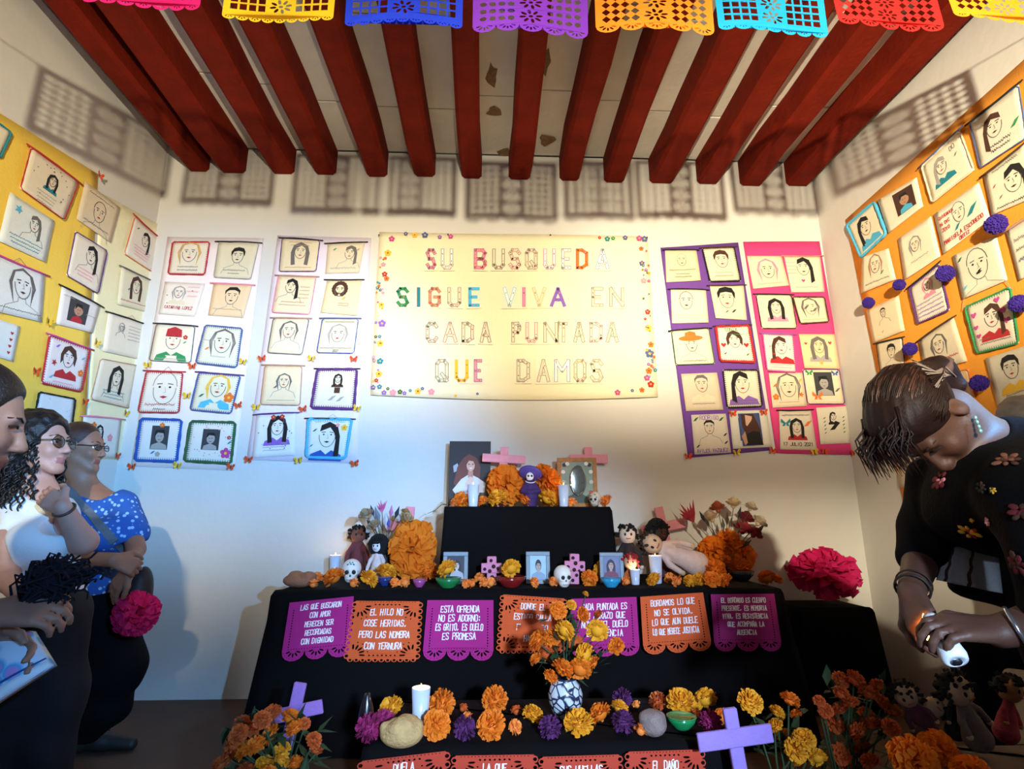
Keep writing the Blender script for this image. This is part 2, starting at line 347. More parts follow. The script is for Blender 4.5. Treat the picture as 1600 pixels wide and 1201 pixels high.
def draw_portrait(F, sp, A, rng):
    hair, hc, cx, cy, s, cl = sp; X = lambda p: (cx+p[0]*s*A, cy+p[1]*s)
    lw = .013
    D = ink('d')
    if hair == 'none': return
    if hair == 'photo' or hair == 'gphoto':
        w, h = .5*s, .68*s; g = hair == 'gphoto'
        F.fill([(cx-w, cy-h), (cx+w, cy-h), (cx+w, cy+h), (cx-w, cy+h)], ink('a' if g else hc))
        F.fill([X((-.46, -.66)), X((.46, -.66)), X((.4, -.42)), X((0, -.25)), X((-.4, -.42))], ink('l' if g else (cl if cl != '-' else 'b')))
        F.disc(X((0, .05)), .24*s, ink('l' if g else 'f'), 12, .32*s)
        F.fill([X((-.3, .05)), X((-.26, .42)), X((.2, .46)), X((.32, .1)), X((.2, .25)), X((-.12, .28))], ink('k'))
        F.strokes([[X((-.12, .08)), X((-.05, .08))], [X((.05, .08)), X((.12, .08))], [X((-.06, -.13)), X((.06, -.13))]], lw, ink('n'))
        return
    # shoulders
    s *= 1.2; lw = .015
    sh = [(-.95, -1.3), (-.78, -.9), (-.2, -.66), (-.17, -.5), (.17, -.5), (.2, -.66), (.78, -.9), (.95, -1.3)]
    back = hair in ('long', 'side', 'lside', 'bob')
    if cl not in '-x_': F.fill([X(p) for p in [(-.8, -1.15), (-.72, -.86), (-.25, -.66), (0, -.86), (.25, -.66), (.72, -.86), (.8, -1.15)]], ink(cl))
    elif cl == '-': F.stroke([X(p) for p in sh], lw, ink('l'))
    if hair in HAIR:
        F.fill([X(p) for p in HAIR[hair]], ink(hc))
    elif hair == 'curly':
        for k in range(15):
            q = math.pi*(-.35+1.7*k/14); F.disc(X((.47*math.cos(q), .1+.5*math.sin(q))), .17*s*A, ink(hc), 8, .17*s)
    elif hair == 'hat':
        F.disc(X((0, .42)), .85*s*A, ink(hc), 16, .2*s); F.fill([X((-.42, .4)), X((-.36, .82)), X((0, .92)), X((.36, .82)), X((.42, .4))], ink(hc))
    elif hair == 'sketch':
        for k in range(5):
            f = 1+.07*k; F.strokes([[X((-.42*f, -.7+.1*k)), X((-.48*f, 0)), X((-.34*f, .45)), X((0, .58+.02*k)), X((.34*f, .45)), X((.48*f, 0)), X((.42*f, -.7+.13*k))]], lw*.8, ink(hc))
    elif hair == 'bald':
        F.stroke([X((.4*math.cos(math.pi*k/8), .1+.48*math.sin(math.pi*k/8))) for k in range(9)], lw, ink(hc))
    elif hair == 'cap':
        F.fill([X((-.42, .15)), X((-.38, .55)), X((0, .7)), X((.38, .55)), X((.42, .15))], ink(hc))
    F.stroke([X((.37*math.sin(q), -.0-.52*math.cos(q))) for q in [math.pi*(-.52+1.04*k/10) for k in range(11)]], lw, D)
    E = ink('k')
    F.strokes([[X((-.26, .16)), X((-.1, .18))], [X((.1, .18)), X((.26, .16))]], lw*1.1, E)
    F.disc(X((-.17, .06)), .045*s*A, E, 6, .035*s); F.h -= F.dh; F.disc(X((.17, .06)), .045*s*A, E, 6, .035*s)
    F.stroke([X((.01, .06)), X((.05, -.12)), X((-.03, -.13))], lw*.7, ink('l'))
    F.fill([X((-.13, -.27)), X((0, -.235)), X((.13, -.27)), X((0, -.33))], ink('r' if rng.random() < .6 else 'n'))
def deco(F, d, A, rng):
    kind, x, y, r, c = d; m = ink(c)
    if kind == 'flower':
        for k in range(5): q = k*1.2566+.3; F.disc((x+r*.62*A*math.cos(q), y+r*.62*math.sin(q)), r*.45*A, m, 7, r*.45); F.h -= F.dh
        F.h += F.dh; F.disc((x, y), r*.3*A, ink('y' if c != 'y' else 'o'), 6, r*.3)
    elif kind == 'heart': F.fill([(x, y-r), (x+r*A, y+.1*r), (x+.9*r*A, y+.65*r), (x+.45*r*A, y+.8*r), (x, y+.4*r), (x-.45*r*A, y+.8*r), (x-.9*r*A, y+.65*r), (x-r*A, y+.1*r)], m)
    elif kind == 'star': F.fill([(x+(r if k % 2 == 0 else .42*r)*A*math.cos(k*math.pi/5), y+(r if k % 2 == 0 else .42*r)*math.sin(k*math.pi/5)) for k in range(10)], m)
    elif kind == 'leaf': F.fill([(x-r*A, y-r*.6), (x-.1*r*A, y-.5*r), (x+r*A, y+.7*r), (x, y+.45*r)], m)
    elif kind == 'dots':
        for k in range(int(r)):
            q = rng.random()*6.28; F.disc((.5+.40*math.cos(q)*rng.uniform(.75, 1.1), .52+.40*math.sin(q)*rng.uniform(.75, 1.1)), .016*A, m, 5, .016); F.h -= F.dh
        F.h += F.dh
    elif kind == 'block': F.fill([(x-r*A, y-r), (x+r*A, y-r), (x+r*A, y+r), (x-r*A, y+r)], m)
    elif kind == 'wing':
        for sx in (-1, 1): F.fill([(x, y), (x+sx*r*A, y+r), (x+sx*1.1*r*A, y+.2*r), (x+sx*.5*r*A, y-.1*r), (x+sx*.8*r*A, y-.7*r), (x+sx*.2*r*A, y-.6*r)], m); F.h -= F.dh
        F.h += F.dh
_eid = [0]
def E(wall, c, label, bd='', st='', por=None, tx=(), de=(), cl='e4d6bc', group='embroidered portraits'):
    _eid[0] += 1; rng = random.Random(_eid[0]*7)
    fn = quadmap(wall, c, .016, .0002 if por and 'photo' in por[0] else .0022, _eid[0]); P = fn.P; c0 = sum(P, V3((0, 0, 0)))/4
    wdt = ((P[1]-P[0]).length+(P[2]-P[3]).length)/2; hgt = ((P[0]-P[3]).length+(P[1]-P[2]).length)/2; A = hgt/wdt
    T = thing('embroidered_portrait', label, 'embroidery', c0, group)
    cloth = sheet(MB(), fn, mat(cl, .95, .05, 30, bump=.25, bscale=300, name='muslin_'+cl), 8).build('cloth', T)
    if bd:
        kind, col = bd.split(); m = ink(col); mb = MB(); n = 12; rr = .05
        pts = []
        for (a, b, c_, d) in [(rr, 0, 1-rr, 0), (1, rr, 1, 1-rr), (1-rr, 1, rr, 1), (0, 1-rr, 0, rr)]:
            for k in range(n): pts.append((a+(c_-a)*k/(n-1), b+(d-b)*k/(n-1)))
        rad = .0052 if kind == 'c' else .0030
        if kind == 'C': rad = .0095
        mb.tube([fn(u, v, .001) for u, v in pts], [rad*rng.uniform(.75, 1.2) for _ in pts], m, 6, True)
        if kind in 'cC':
            L = .065 if kind == 'c' else .09
            for side in range(4):
                for k in range(17):
                    a = .05+.9*(k+.5)/17; w = .015
                    q = [(a-w, 0, a, L), (1, a-w, 1-L, a), (a, 1, a, 1-L), (0, a, L, a)][side]
                    if side in (0, 2):
                        e = 0 if side == 0 else 1; tri = [(a-w, e), (a+w, e), (a, L if side == 0 else 1-L)]
                    else:
                        e = 1 if side == 1 else 0; tri = [(e, a-w), (e, a+w), (1-L if side == 1 else L, a)]
                    mb.add([fn(u, v, .0012) for u, v in tri], [(0, 1, 2)], m)
        mb.build('crochet_edge' if kind in 'cC' else 'stitched_edge', T)
    if st:
        mb = MB(); sag = rng.uniform(-.01, .012)
        mb.tube([fn(u, 1.01-sag*4*(u-.5)**2+sag*.5+rng.uniform(-.004, .004), .004) for u in (-.09, .1, .3, .5, .7, .9, 1.09)], [.004, .0055, .006, .0055, .005, .005, .0035], ink(st[0]), 7); mb.build('hanging_stick', T)
        if len(st) > 1:
            u0 = rng.uniform(.4, .6); MB().tube([fn(u0-.13, 1.01, .005), fn(u0, 1.13, .002), fn(u0+.13, 1.01, .005)], .0011, ink(st[1]), 5).build('hanging_string', T)
    if por or de:
        mb = MB(); F = Flat(fn, mb)
        if por: h, hc, cx, cy, s, k = por; draw_portrait(F, por, A, rng)
        if mb.f: mb.build('stitched_picture', T)
        for d in de:
            mb = MB(); F2 = Flat(fn, mb); F2.h = F.h; deco(F2, d, A, rng); F.h = F2.h; o = mb.build({'wing': 'stitched_butterfly', 'block': 'stitched_block', 'dots': 'stitched_dots'}.get(d[0], 'stitched_'+d[0]), T)
            if d[0] == 'dots': o['kind'] = 'stuff'
    if tx:
        mb = MB(); F = Flat(fn, mb)
        for (s, y, h, col, *rest) in tx:
            cx = rest[0] if rest else .5
            if s.startswith('~'):
                w = float(s[1:]); pts = []; n = int(w*44)
                pts = [(cx-w/2+w*i/n, y+h*(.5+(.5 if i % 2 else -.5)*rng.uniform(.25, 1))) for i in range(n+1)]
                F.stroke(pts, .011, ink(col))
            else:
                n = len(s); wid = min(.8, .86*6/(h/A*0+h*A)/(4*1.35*n)) if n else .7
                ps = text_paths(s, h, 0, 0, rng, .08, wid)
                F.strokes([[(cx+x*A, y+yy) for x, yy in p] for p in ps], .014, ink(col))
        mb.build('stitched_lettering', T)
    return T
S3 = lambda c, y=.26, n=3, w=.6: [('~%.2f' % (w*(1-.08*i)), y-.075*i, .035, c) for i in range(n)]
GL, G1, G2, GP, GK, GR = 'portraits on the left wall', 'portraits on the pale pink cloth', 'portraits on the pale lilac cloth', 'portraits on the purple cloth', 'portraits on the hot pink cloth', 'portraits on the orange cloth'
# left wall
E('L', [-40, 165, 17, 207, 0, 247, -58, 200], 'teal-edged embroidery cut by left edge of picture, topmost on yellow cloth', 'c t', '', None, S3('d'), group=GL)
E('L', [47, 230, 122, 285, 100, 344, 31, 294], 'red-edged embroidery of dark-haired figure in teal amid small stars', 't r', 'r', ('long', 'k', .53, .62, .2, 't'), S3('l', .24, 4, .42), [('dots', 0, 0, 16, 'd')], group=GL)
E('L', [15, 300, 85, 345, 72, 410, -3, 376], 'embroidery of a grey-haired head with a blue star on yellow cloth', '', '', ('side', 'd', .6, .66, .26, '-'), S3('t', .24, 3, .7), [('star', .22, .78, .1, 'c')], 'dfe0d4', group=GL)
E('L', [-12, 396, 70, 430, 65, 503, -12, 485], 'pencil-grey embroidery of long-haired woman under magenta twisted stick, left wall', '', 'mp', ('sketch', 'd', .55, .62, .42, '-'), [('~0.90', .1, .035, 'd')], [], 'dfe2dc', group=GL)
E('L', [133, 283, 187, 324, 173, 379, 120, 342], 'plain beige embroidery with brown outlined head, top right on left wall', '', '', ('bald', 'n', .5, .5, .4, '-'), [('~0.70', .84, .04, 'd'), ('~0.70', .12, .04, 'd')], [], 'dcc7a4', group=GL)
E('L', [117, 361, 167, 392, 153, 459, 104, 430], 'purple-edged embroidery of woman with black ponytail on left wall', 't p', '', ('side', 'k', .55, .68, .3, '-'), S3('q', .3, 3, .55), [], 'e9dcc4', group=GL)
E('L', [210, 338, 250, 374, 238, 425, 193, 396], 'orange-edged embroidery of black-haired profile nearest the left corner', 't o', 'r', ('side', 'k', .52, .66, .28, '_'), S3('q', .36, 4, .6), [('disc', 0, 0, 0, 'k')][:0]+[('leaf', .2, .8, .05, 'd')], 'e9dcc4', group=GL)
E('L', [97, 447, 157, 478, 145, 520, 88, 506], 'cloth with a dark printed photo of a red face under a stick', '', 'k', ('photo', 'a', .48, .52, .5, 'r'), [('~0.26', .8, .04, 'l', .2), ('~0.26', .5, .04, 'l', .82)], [], 'e6dcd0', group=GL)
E('L', [190, 417, 239, 440, 232, 488, 183, 475], 'embroidery of two long dark locks of hair beside the left corner', '', 'd', ('long', 'n', .5, .66, .36, '_'), [('~0.85', .14, .04, 'r')], [('leaf', .28, .5, .06, 't')], 'e6d8b2', group=GL)
E('L', [170, 488, 230, 508, 222, 562, 160, 548], 'faint embroidery of small standing figure with lines of writing under dark stick', '', 'kq', ('sketch', 'l', .35, .72, .16, '-'), [('~0.30', .8-.09*i, .035, 'l', .68) for i in range(5)], [], 'ecdcc0', group=GL)
E('L', [-28, 490, 31, 510, 20, 565, -32, 548], 'pale embroidery with a column of small red hearts at left picture edge', '', '', None, (), [('heart', .8, .2+.18*i, .05, 'r') for i in range(4)], 'dfe4de', group=GL)
E('L', [77, 523, 140, 546, 127, 612, 64, 598], 'red-edged embroidery of short dark hair and red dress with stars', 'c r', 'm', ('bob', 'n', .52, .66, .34, 'r'), [('~0.5', .08, .04, 'q')], [('star', .2, .48, .08, 'r'), ('leaf', .86, .74, .06, 'c'), ('leaf', .22, .84, .06, 'v'), ('flower', .86, .4, .08, 'o'), ('leaf', .18, .18, .06, 'c')], 'e8ddd4', group=GL)
E('L', [156, 560, 215, 571, 203, 638, 141, 623], 'embroidery of a woman with long black hair and a gold headband', 't f', '', ('long', 'k', .5, .64, .34, '-'), S3('t', .27, 3, .55), [], 'ead9b8', group=GL)
E('L', [60, 612, 117, 623, 112, 672, 50, 662], 'black-crocheted pale cloth partly hidden by the curly-haired visitor', 'c k', '', None, (), [('dots', 0, 0, 10, 'c')], 'dfe2de', group=GL)
E('L', [130, 650, 190, 655, 183, 715, 125, 712], 'small embroidery with orange flower just above the visitor in blue', '', 'q', ('long', 'k', .42, .66, .2, 'o'), (), [('flower', .25, .78, .1, 'o'), ('flower', .7, .5, .1, 'q'), ('leaf', .6, .25, .08, 't')], 'e6dfcc', group=GL)
# pale pink cloth
E('B', [270, 378, 328, 378, 320, 429, 263, 428], 'red-crocheted embroidery of a blonde woman, top of the pale pink cloth', 'c r', '', ('sketch', 'h', .5, .66, .44, '_'), [('~0.55', .2, .06, 'd'), ('~0.55', .1, .06, 'd')], group=G1)
E('B', [342, 378, 405, 380, 392, 436, 334, 433], 'embroidery of a man with short black hair under an arched twig', 't l', 'k', ('short', 'k', .54, .62, .32, '-'), [('~0.6', .2, .04, 'd'), ('~0.3', .11, .04, 'd')], [], 'ddcfae', group=G1)
E('B', [258, 440, 320, 443, 304, 494, 248, 490], 'embroidery with red writing beside a spotted pale figure', '', '', ('sketch', 'l', .42, .68, .26, 'e'), [('~0.3', .84, .06, 'q', .76), ('~0.3', .7, .06, 'q', .76), ('~0.26', .56, .06, 'q', .78), ('CATARINA LOPEZ', .18, .08, 'r')], [('dots', 0, 0, 5, 'k')], 'ead9c4', group=G1)
E('B', [334, 443, 394, 446, 380, 496, 325, 492], 'peach embroidery of a man with close black hair', '', 'q', ('crew', 'k', .55, .62, .4, '-'), [('~0.8', .2, .035, 'f')], [], 'ecc99c', group=G1)
E('B', [245, 506, 305, 510, 298, 567, 233, 563], 'embroidery of a red-haired woman in a green jacket holding a flower', 't d', 'k', ('cap', 'r', .5, .6, .42, 'g'), [('~0.7', .06, .04, 'l')], [('flower', .8, .68, .06, 'r'), ('leaf', .8, .54, .05, 'g')], 'ead9bc', group=G1)
E('B', [321, 508, 379, 513, 370, 574, 306, 567], 'slate-blue-edged embroidery of a faint grey face', 'c u', '', ('sketch', 'd', .55, .6, .44, '_'), [('~0.36', .2, .04, 'l'), ('~0.3', .6, .035, 'l', .2)], [('leaf', .2, .4, .06, 'o')], 'dfd8bc', group=G1)
E('B', [229, 580, 286, 582, 280, 645, 216, 644], 'dark-red-crocheted embroidery filled by one large open-mouthed face', 'c r', 'rr', ('bald', 'd', .57, .58, .6, '_'), [('~0.75', .16, .07, 'r'), ('~0.3', .06, .05, 'n')], [], 'e8d9c2', group=G1)
E('B', [311, 582, 376, 587, 361, 646, 297, 640], 'embroidery of woman with yellow hair strands and an orange flower', 'c u', 'p', ('sketch', 'y', .55, .66, .42, 'c'), (), [('flower', .86, .4, .13, 'o'), ('leaf', .2, .4, .07, 'x'), ('heart', .3, .58, .05, 'y')], 'e3d8b8', group=G1)
E('B', [220, 654, 284, 656, 276, 721, 211, 719], 'thick blue crocheted square with a black-and-white photo in an oval', 'C b', '', ('gphoto', 'k', .52, .56, .42, '-'), (), [('flower', .55, .86, .06, 'o'), ('leaf', .4, .2, .06, 'u'), ('flower', .52, .16, .06, 'l')], 'e3dcd0', group=G1)
E('B', [298, 658, 368, 660, 361, 724, 288, 720], 'green crocheted square with grey printed figure and red flowers', 'C x', '', ('gphoto', 'd', .5, .56, .38, '-'), (), [('flower', .86, .24, .13, 'm'), ('leaf', .92, .5, .06, 't'), ('flower', .9, .62, .05, 'r'), ('dots', 0, 0, 20, 'q')], 'e6ddcc', group=G1)
# pale lilac cloth
E('B', [441, 372, 500, 376, 494, 424, 436, 424], 'embroidery of long-haired girl under an arched stick with purple stitching', 't p', 'k', ('long', 'd', .52, .62, .36, '_'), [('~0.6', .88, .04, 'f'), ('~0.5', .79, .04, 'f'), ('~0.7', .1, .04, 'f')], [], 'e6d2aa', group=G2)
E('B', [512, 381, 570, 379, 561, 426, 508, 427], 'faded embroidery of a waving woman with a small green flower', '', 'k', ('side', 'd', .64, .66, .32, '-'), [('~0.75', .12, .09, 'l')], [('leaf', .22, .8, .06, 'g'), ('leaf', .86, .76, .06, 'f')], 'dfceac', group=G2)
E('B', [435, 431, 494, 433, 484, 491, 425, 488], 'embroidery of black-haired face left of lines of faint writing', 't q', 'f', ('side', 'k', .38, .72, .28, '-'), [('~0.26', .7-.1*i, .04, 'f', .76) for i in range(4)]+[('~0.7', .2, .035, 'f'), ('~0.6', .28, .035, 'f')], [], 'ead6ae', group=G2)
E('B', [511, 438, 565, 438, 558, 493, 501, 488], 'embroidery of thick brown hair and a dark green scarf', '', 'k', ('curly', 'n', .42, .7, .3, 'x'), [('~0.3', .3, .03, 'd', .58), ('~0.3', .24, .03, 'd', .58)], [('leaf', .58, .46, .06, 'y')], 'ecd7a6', group=G2)
E('B', [427, 497, 483, 498, 472, 554, 418, 551], 'embroidery of outlined curly mass of hair with no face colour', 't d', 'f', ('sketch', 'd', .5, .66, .34, '-'), (), [], 'ecdab4', group=G2)
E('B', [504, 498, 560, 498, 553, 552, 495, 551], 'blue-edged embroidery of a pale face between two lines of black writing', 't b', 'u', ('sketch', 'l', .5, .55, .38, '_'), [('~0.8', .88, .05, 'k'), ('~0.85', .12, .04, 'k'), ('2021', .03, .06, 'd')], [], 'ecdfba', group=G2)
E('B', [414, 571, 472, 572, 469, 633, 407, 632], 'peach embroidery of faint fair-haired woman under an arched twig', 't f', 'f', ('sketch', 'd', .55, .6, .26, '-'), [('~0.7', .1, .03, 'f')], [('leaf', .36, .46, .07, 'd')], 'ecd3aa', group=G2)
E('B', [496, 577, 558, 577, 553, 639, 486, 637], 'plum-crocheted embroidery of small full figure in brown top and grey trousers', 'C p', 'kl', ('long', 'k', .55, .76, .16, 'n'), (), [('block', .56, .46, .07, 'n'), ('leaf', .46, .26, .1, 'l'), ('leaf', .66, .24, .1, 'l')], 'e3d6ba', group=G2)
E('B', [401, 648, 463, 645, 461, 711, 394, 715], 'white embroidery of black hair with flower crown and purple collar', '', 'p', ('long', 'k', .55, .7, .32, 'v'), S3('l', .28, 3, .6), [('flower', .44, .92, .06, 'r'), ('flower', .66, .92, .06, 'r'), ('dots', 0, 0, 16, 'd')], 'e8e0d6', group=G2)
E('B', [482, 654, 550, 655, 540, 716, 478, 714], 'cyan-edged embroidery of woman with black bob and blue collar', 'C c', 'kc', ('side', 'k', .48, .56, .46, 'b'), [('~0.7', .9, .05, 'c')], [('flower', .86, .78, .08, 'y'), ('flower', .7, .84, .05, 'q'), ('leaf', .18, .7, .06, 'x'), ('leaf', .12, .3, .05, 't')], 'e3ddd0', group=G2)
# purple cloth
E('B', [1039, 391, 1088, 391, 1095, 438, 1041, 441], 'embroidery of two dark eyes over black writing, top of purple cloth', '', 'k', ('bald', 'l', .5, .68, .3, '_'), [('~0.8', .34, .05, 'k'), ('~0.4', .22, .04, 'k'), ('~0.5', .12, .05, 'k')], [], 'dfcfa6', group=GP)
E('B', [1097, 388, 1147, 386, 1157, 439, 1109, 440], 'black-edged embroidery of short-haired man over orange writing on purple', 'c k', 'n', ('short', 'n', .52, .64, .38, '_'), [('~0.6', .24, .04, 'q'), ('~0.6', .14, .04, 'o')], [], 'e6d4b6', group=GP)
E('B', [1048, 452, 1103, 453, 1107, 504, 1050, 505], 'plain embroidery of outlined tilted head on the purple cloth', '', 'k', ('bald', 'a', .42, .66, .4, '_'), [('~0.8', .22, .04, 'l'), ('~0.8', .13, .04, 'l')], [], 'e2d2ba', group=GP)
E('B', [1109, 447, 1162, 446, 1167, 500, 1118, 497], 'embroidery of man with parted black hair and dark collar tips', '', 'n', ('short', 'k', .44, .62, .46, '_'), (), [('leaf', .62, .24, .08, 'a'), ('leaf', .4, .22, .06, 'd')], 'e2d6b4', group=GP)
E('B', [1049, 517, 1107, 513, 1117, 568, 1056, 570], 'embroidery of a smiling person in a wide orange hat', 't x', 'k', ('hat', 'o', .48, .58, .34, '-'), [('~0.6', .08, .04, 'k')], [], 'e0d6b8', group=GP)
E('B', [1118, 510, 1170, 508, 1180, 566, 1125, 564], 'red-edged embroidery with green writing and two red flowers', 'C r', 'n', ('bob', 'n', .5, .6, .34, '_'), [('SONIA', .84, .1, 'g', .44), ('~0.4', .74, .04, 'g', .6)], [('heart', .16, .46, .07, 'r'), ('heart', .82, .46, .07, 'r'), ('leaf', .18, .22, .05, 'x'), ('leaf', .82, .2, .05, 'x')], 'e6e2c6', group=GP)
E('B', [1064, 584, 1120, 582, 1130, 640, 1072, 642], 'grey-stitched embroidery of man with cropped hair and a bead necklace', '', '', ('crew', 'd', .52, .7, .34, 'e'), [('~0.6', .16, .04, 'd')], [], 'd8c4a8', group=GP)
E('B', [1129, 578, 1184, 578, 1191, 635, 1136, 637], 'black-toothed embroidery of black-haired woman in a purple top', 'c k', '', ('lside', 'k', .5, .64, .42, 'v'), [('~0.7', .16, .04, 'd'), ('~0.7', .08, .04, 'd')], [], 'e3d6ba', group=GP)
E('B', [1080, 648, 1134, 646, 1142, 707, 1085, 710], 'embroidery with purple lettering above a dark-haired boy and green leaves', '', '', ('crew', 'k', .48, .66, .26, '-'), [('RODRIGO', .86, .1, 'v'), ('AVILES VAZQUEZ', .04, .08, 'v')], [('leaf', .12, .88, .08, 'x'), ('leaf', .84, .86, .08, 'x'), ('leaf', .9, .46, .06, 'k'), ('leaf', .9, .26, .06, 'k'), ('leaf', .12, .2, .06, 'x')], 'ddd0bc', group=GP)
E('B', [1139, 642, 1198, 640, 1207, 698, 1145, 701], 'white cloth with colour photo of long-haired person in dark top', '', '', ('none', 'k', 0, 0, 1, '-'), (), [('block', .5, .5, .3, 'u')], 'ded6c6', group=GP)
# hot pink cloth
E('B', [1167, 400, 1221, 400, 1233, 446, 1177, 451], 'very faint embroidery of a long-haired head, first on pink cloth', '', '', ('sketch', 'q', .5, .56, .44, '_'), [('~0.7', .1, .04, 'f')], [], 'f0d8b4', group=GK)
E('B', [1225, 401, 1281, 401, 1288, 456, 1236, 457], 'embroidery of a woman with black braid and pink pendant', 't q', 'f', ('side', 'k', .48, .7, .36, '_'), [('~0.3', .82-.1*i, .03, 'q', .16) for i in range(4)]+[('~0.7', .12, .04, 'q')], [('heart', .42, .32, .05, 'm')], 'f0dcb6', group=GK)
E('B', [1181, 460, 1236, 461, 1245, 513, 1190, 513], 'black-edged embroidery of pale face between two black hair locks on pink', 't k', 'k', ('long', 'k', .5, .64, .32, 'q'), [('~0.6', .3, .03, 'q'), ('~0.5', .2, .03, 'q')], [], 'ecdcb8', group=GK)
E('B', [1238, 464, 1288, 464, 1295, 503, 1250, 506], 'small embroidery of grey scattered hair curls on the pink cloth', 'c n', '', ('sketch', 'd', .48, .6, .46, '_'), [('~0.8', .12, .03, 'f')], [('leaf', .34, .6, .12, 'd'), ('leaf', .6, .5, .12, 'd')], 'eed6ae', group=GK)
E('B', [1191, 521, 1239, 523, 1244, 582, 1198, 579], 'embroidery of dark-haired girl in red with tiny red hearts', 'c m', 'v', ('lside', 'n', .56, .68, .34, 'r'), S3('q', .24, 3, .8), [('heart', .2, .66, .03, 'q'), ('heart', .84, .6, .03, 'q'), ('heart', .3, .46, .03, 'r')], 'f0dcc8', group=GK)
E('B', [1248, 522, 1304, 522, 1312, 576, 1257, 575], 'peach embroidery of grey long-haired bust between two red hearts', '', '', ('long', 'd', .5, .66, .34, 'l'), (), [('heart', .14, .72, .04, 'r'), ('heart', .82, .74, .05, 'r'), ('flower', .5, .16, .05, 'y')], 'efc898', group=GK)
E('B', [1201, 583, 1254, 582, 1261, 634, 1207, 637], 'embroidery of long-haired girl outline with orange maple leaves', '', '', ('sketch', 'd', .52, .6, .5, '_'), [('~0.6', .12, .035, 'f')], [('flower', .12, .3, .09, 'o'), ('leaf', .14, .64, .08, 'o'), ('star', .86, .34, .09, 'o'), ('leaf', .88, .76, .08, 'y')], 'e8d2b0', group=GK)
E('B', [1254, 577, 1311, 577, 1320, 631, 1262, 631], 'cloth with grey printed photo and orange, blue and green butterflies', 't p', '', ('gphoto', 'd', .52, .58, .5, '-'), (), [('wing', .3, .22, .14, 'o'), ('wing', .16, .9, .1, 'g'), ('wing', .86, .88, .09, 'b'), ('leaf', .86, .4, .09, 'd')], 'ecd6b2', group=GK)
E('B', [1217, 642, 1267, 641, 1276, 703, 1219, 702], 'embroidery of woman in red with blue dragonfly, dated 17 julio 2021', '', 'k', ('long', 'k', .5, .6, .26, 'r'), [('~0.85', .86, .05, 'n'), ('17 JULIO 2021', .1, .08, 'k')], [('wing', .18, .68, .12, 't'), ('leaf', .84, .66, .12, 'o')], 'dfd0b8', group=GK)
E('B', [1275, 637, 1325, 634, 1329, 692, 1282, 694], 'embroidery of seated black-clad figure between two green sprigs', '', '', ('lside', 'k', .5, .74, .16, 'k'), (), [('leaf', .52, .46, .16, 'k')]+[('leaf', .2, .3+.1*i, .04, 'x') for i in range(5)]+[('leaf', .8, .3+.1*i, .04, 'x') for i in range(5)], 'e2d4bc', group=GK)
# right wall
E('R', [1516, 193, 1592, 132, 1605, 215, 1532, 263], 'large dark-blue-edged embroidery of a dark-haired face, topmost on orange cloth', 't u', 'k', ('lside', 'n', .45, .6, .34, '_'), [('~0.45', .22, .06, 'k'), ('~0.4', .12, .06, 'k')], [('leaf', .85, .4, .1, 'g')], 'dfd4bc', group=GR)
E('R', [1441, 260, 1500, 203, 1523, 265, 1457, 317], 'embroidery of grey-haired figure in blue cloak marked DO', 'c e', 'u', ('lside', 'l', .42, .62, .3, 't'), [('DO', .76, .1, 'd', .74)], [('leaf', .78, .6, .05, 'd')], 'ece0c2', group=GR)
E('R', [1323, 352, 1367, 315, 1386, 365, 1346, 402], 'light-blue-edged embroidery of black-haired woman in blue by right corner', 'C c', '', ('lside', 'k', .5, .6, .38, 'c'), (), [], 'ecdfbe', group=GR)
E('R', [1371, 313, 1432, 277, 1442, 322, 1388, 364], 'white cloth with a printed photo of a bearded man', '', '', ('photo', 'n', .62, .55, .5, 'c'), (), [], 'f0e2c4', group=GR)
E('R', [1538, 275, 1602, 225, 1622, 305, 1550, 336], 'embroidery of curved black hair at right picture edge with line of writing', '', 'n', ('side', 'k', .6, .52, .4, '_'), [('~0.6', .9, .05, 'd'), ('~0.7', .06, .05, 'k')], [('leaf', .2, .6, .05, 'r'), ('leaf', .3, .3, .05, 'd')], 'dfd4b8', group=GR)
E('R', [1459, 335, 1530, 285, 1548, 342, 1474, 397], 'embroidery with red handwriting dated 16 dic 2010 and dark green collar', '', '', ('bald', 'd', .5, .66, .36, '_'), [('CHIHUAHUA', .78, .07, 'r', .24), ('16 DIC', .62, .07, 'r', .18), ('2010', .46, .08, 'r', .18), ('MARISELA ESCOBEDO', .16, .09, 'r'), ('ORTIZ', .03, .08, 'r')], [('leaf', .76, .5, .17, 't'), ('leaf', .42, .36, .1, 't')], 'ece0c4', group=GR)
E('R', [1347, 402, 1388, 388, 1400, 436, 1346, 458], 'pale embroidery of face with red hair curls and green leaf, near corner', '', '', ('sketch', 'f', .5, .66, .4, '_'), [('~0.7', .14, .06, 'd')], [('leaf', .7, .36, .08, 'g')], 'f2e2c0', group=GR)
E('R', [1403, 373, 1455, 338, 1470, 400, 1414, 437], 'almost blank cream embroidery with faint grey curl of hair', '', '', ('sketch', 'l', .45, .62, .26, '_'), [('~0.5', .24, .05, 'l')], [], 'f4e4c4', group=GR)
E('R', [1421, 450, 1468, 412, 1484, 484, 1434, 506], 'dark-purple-edged embroidery with rows of purple handwriting', 'c p', 'k', ('sketch', 'q', .55, .76, .2, 'q'), [('~0.8', .4-.1*i, .05, 'v') for i in range(4)], [], 'ecdcc6', group=GR)
E('R', [1488, 400, 1557, 368, 1575, 437, 1505, 467], 'embroidery of a bald man with a thick moustache', '', '', ('bald', 'a', .5, .58, .52, '-'), (), [('leaf', .5, .42, .08, 'k'), ('leaf', .16, .84, .07, 'x'), ('leaf', .14, .2, .07, 'c')], 'e2d8bc', group=GR)
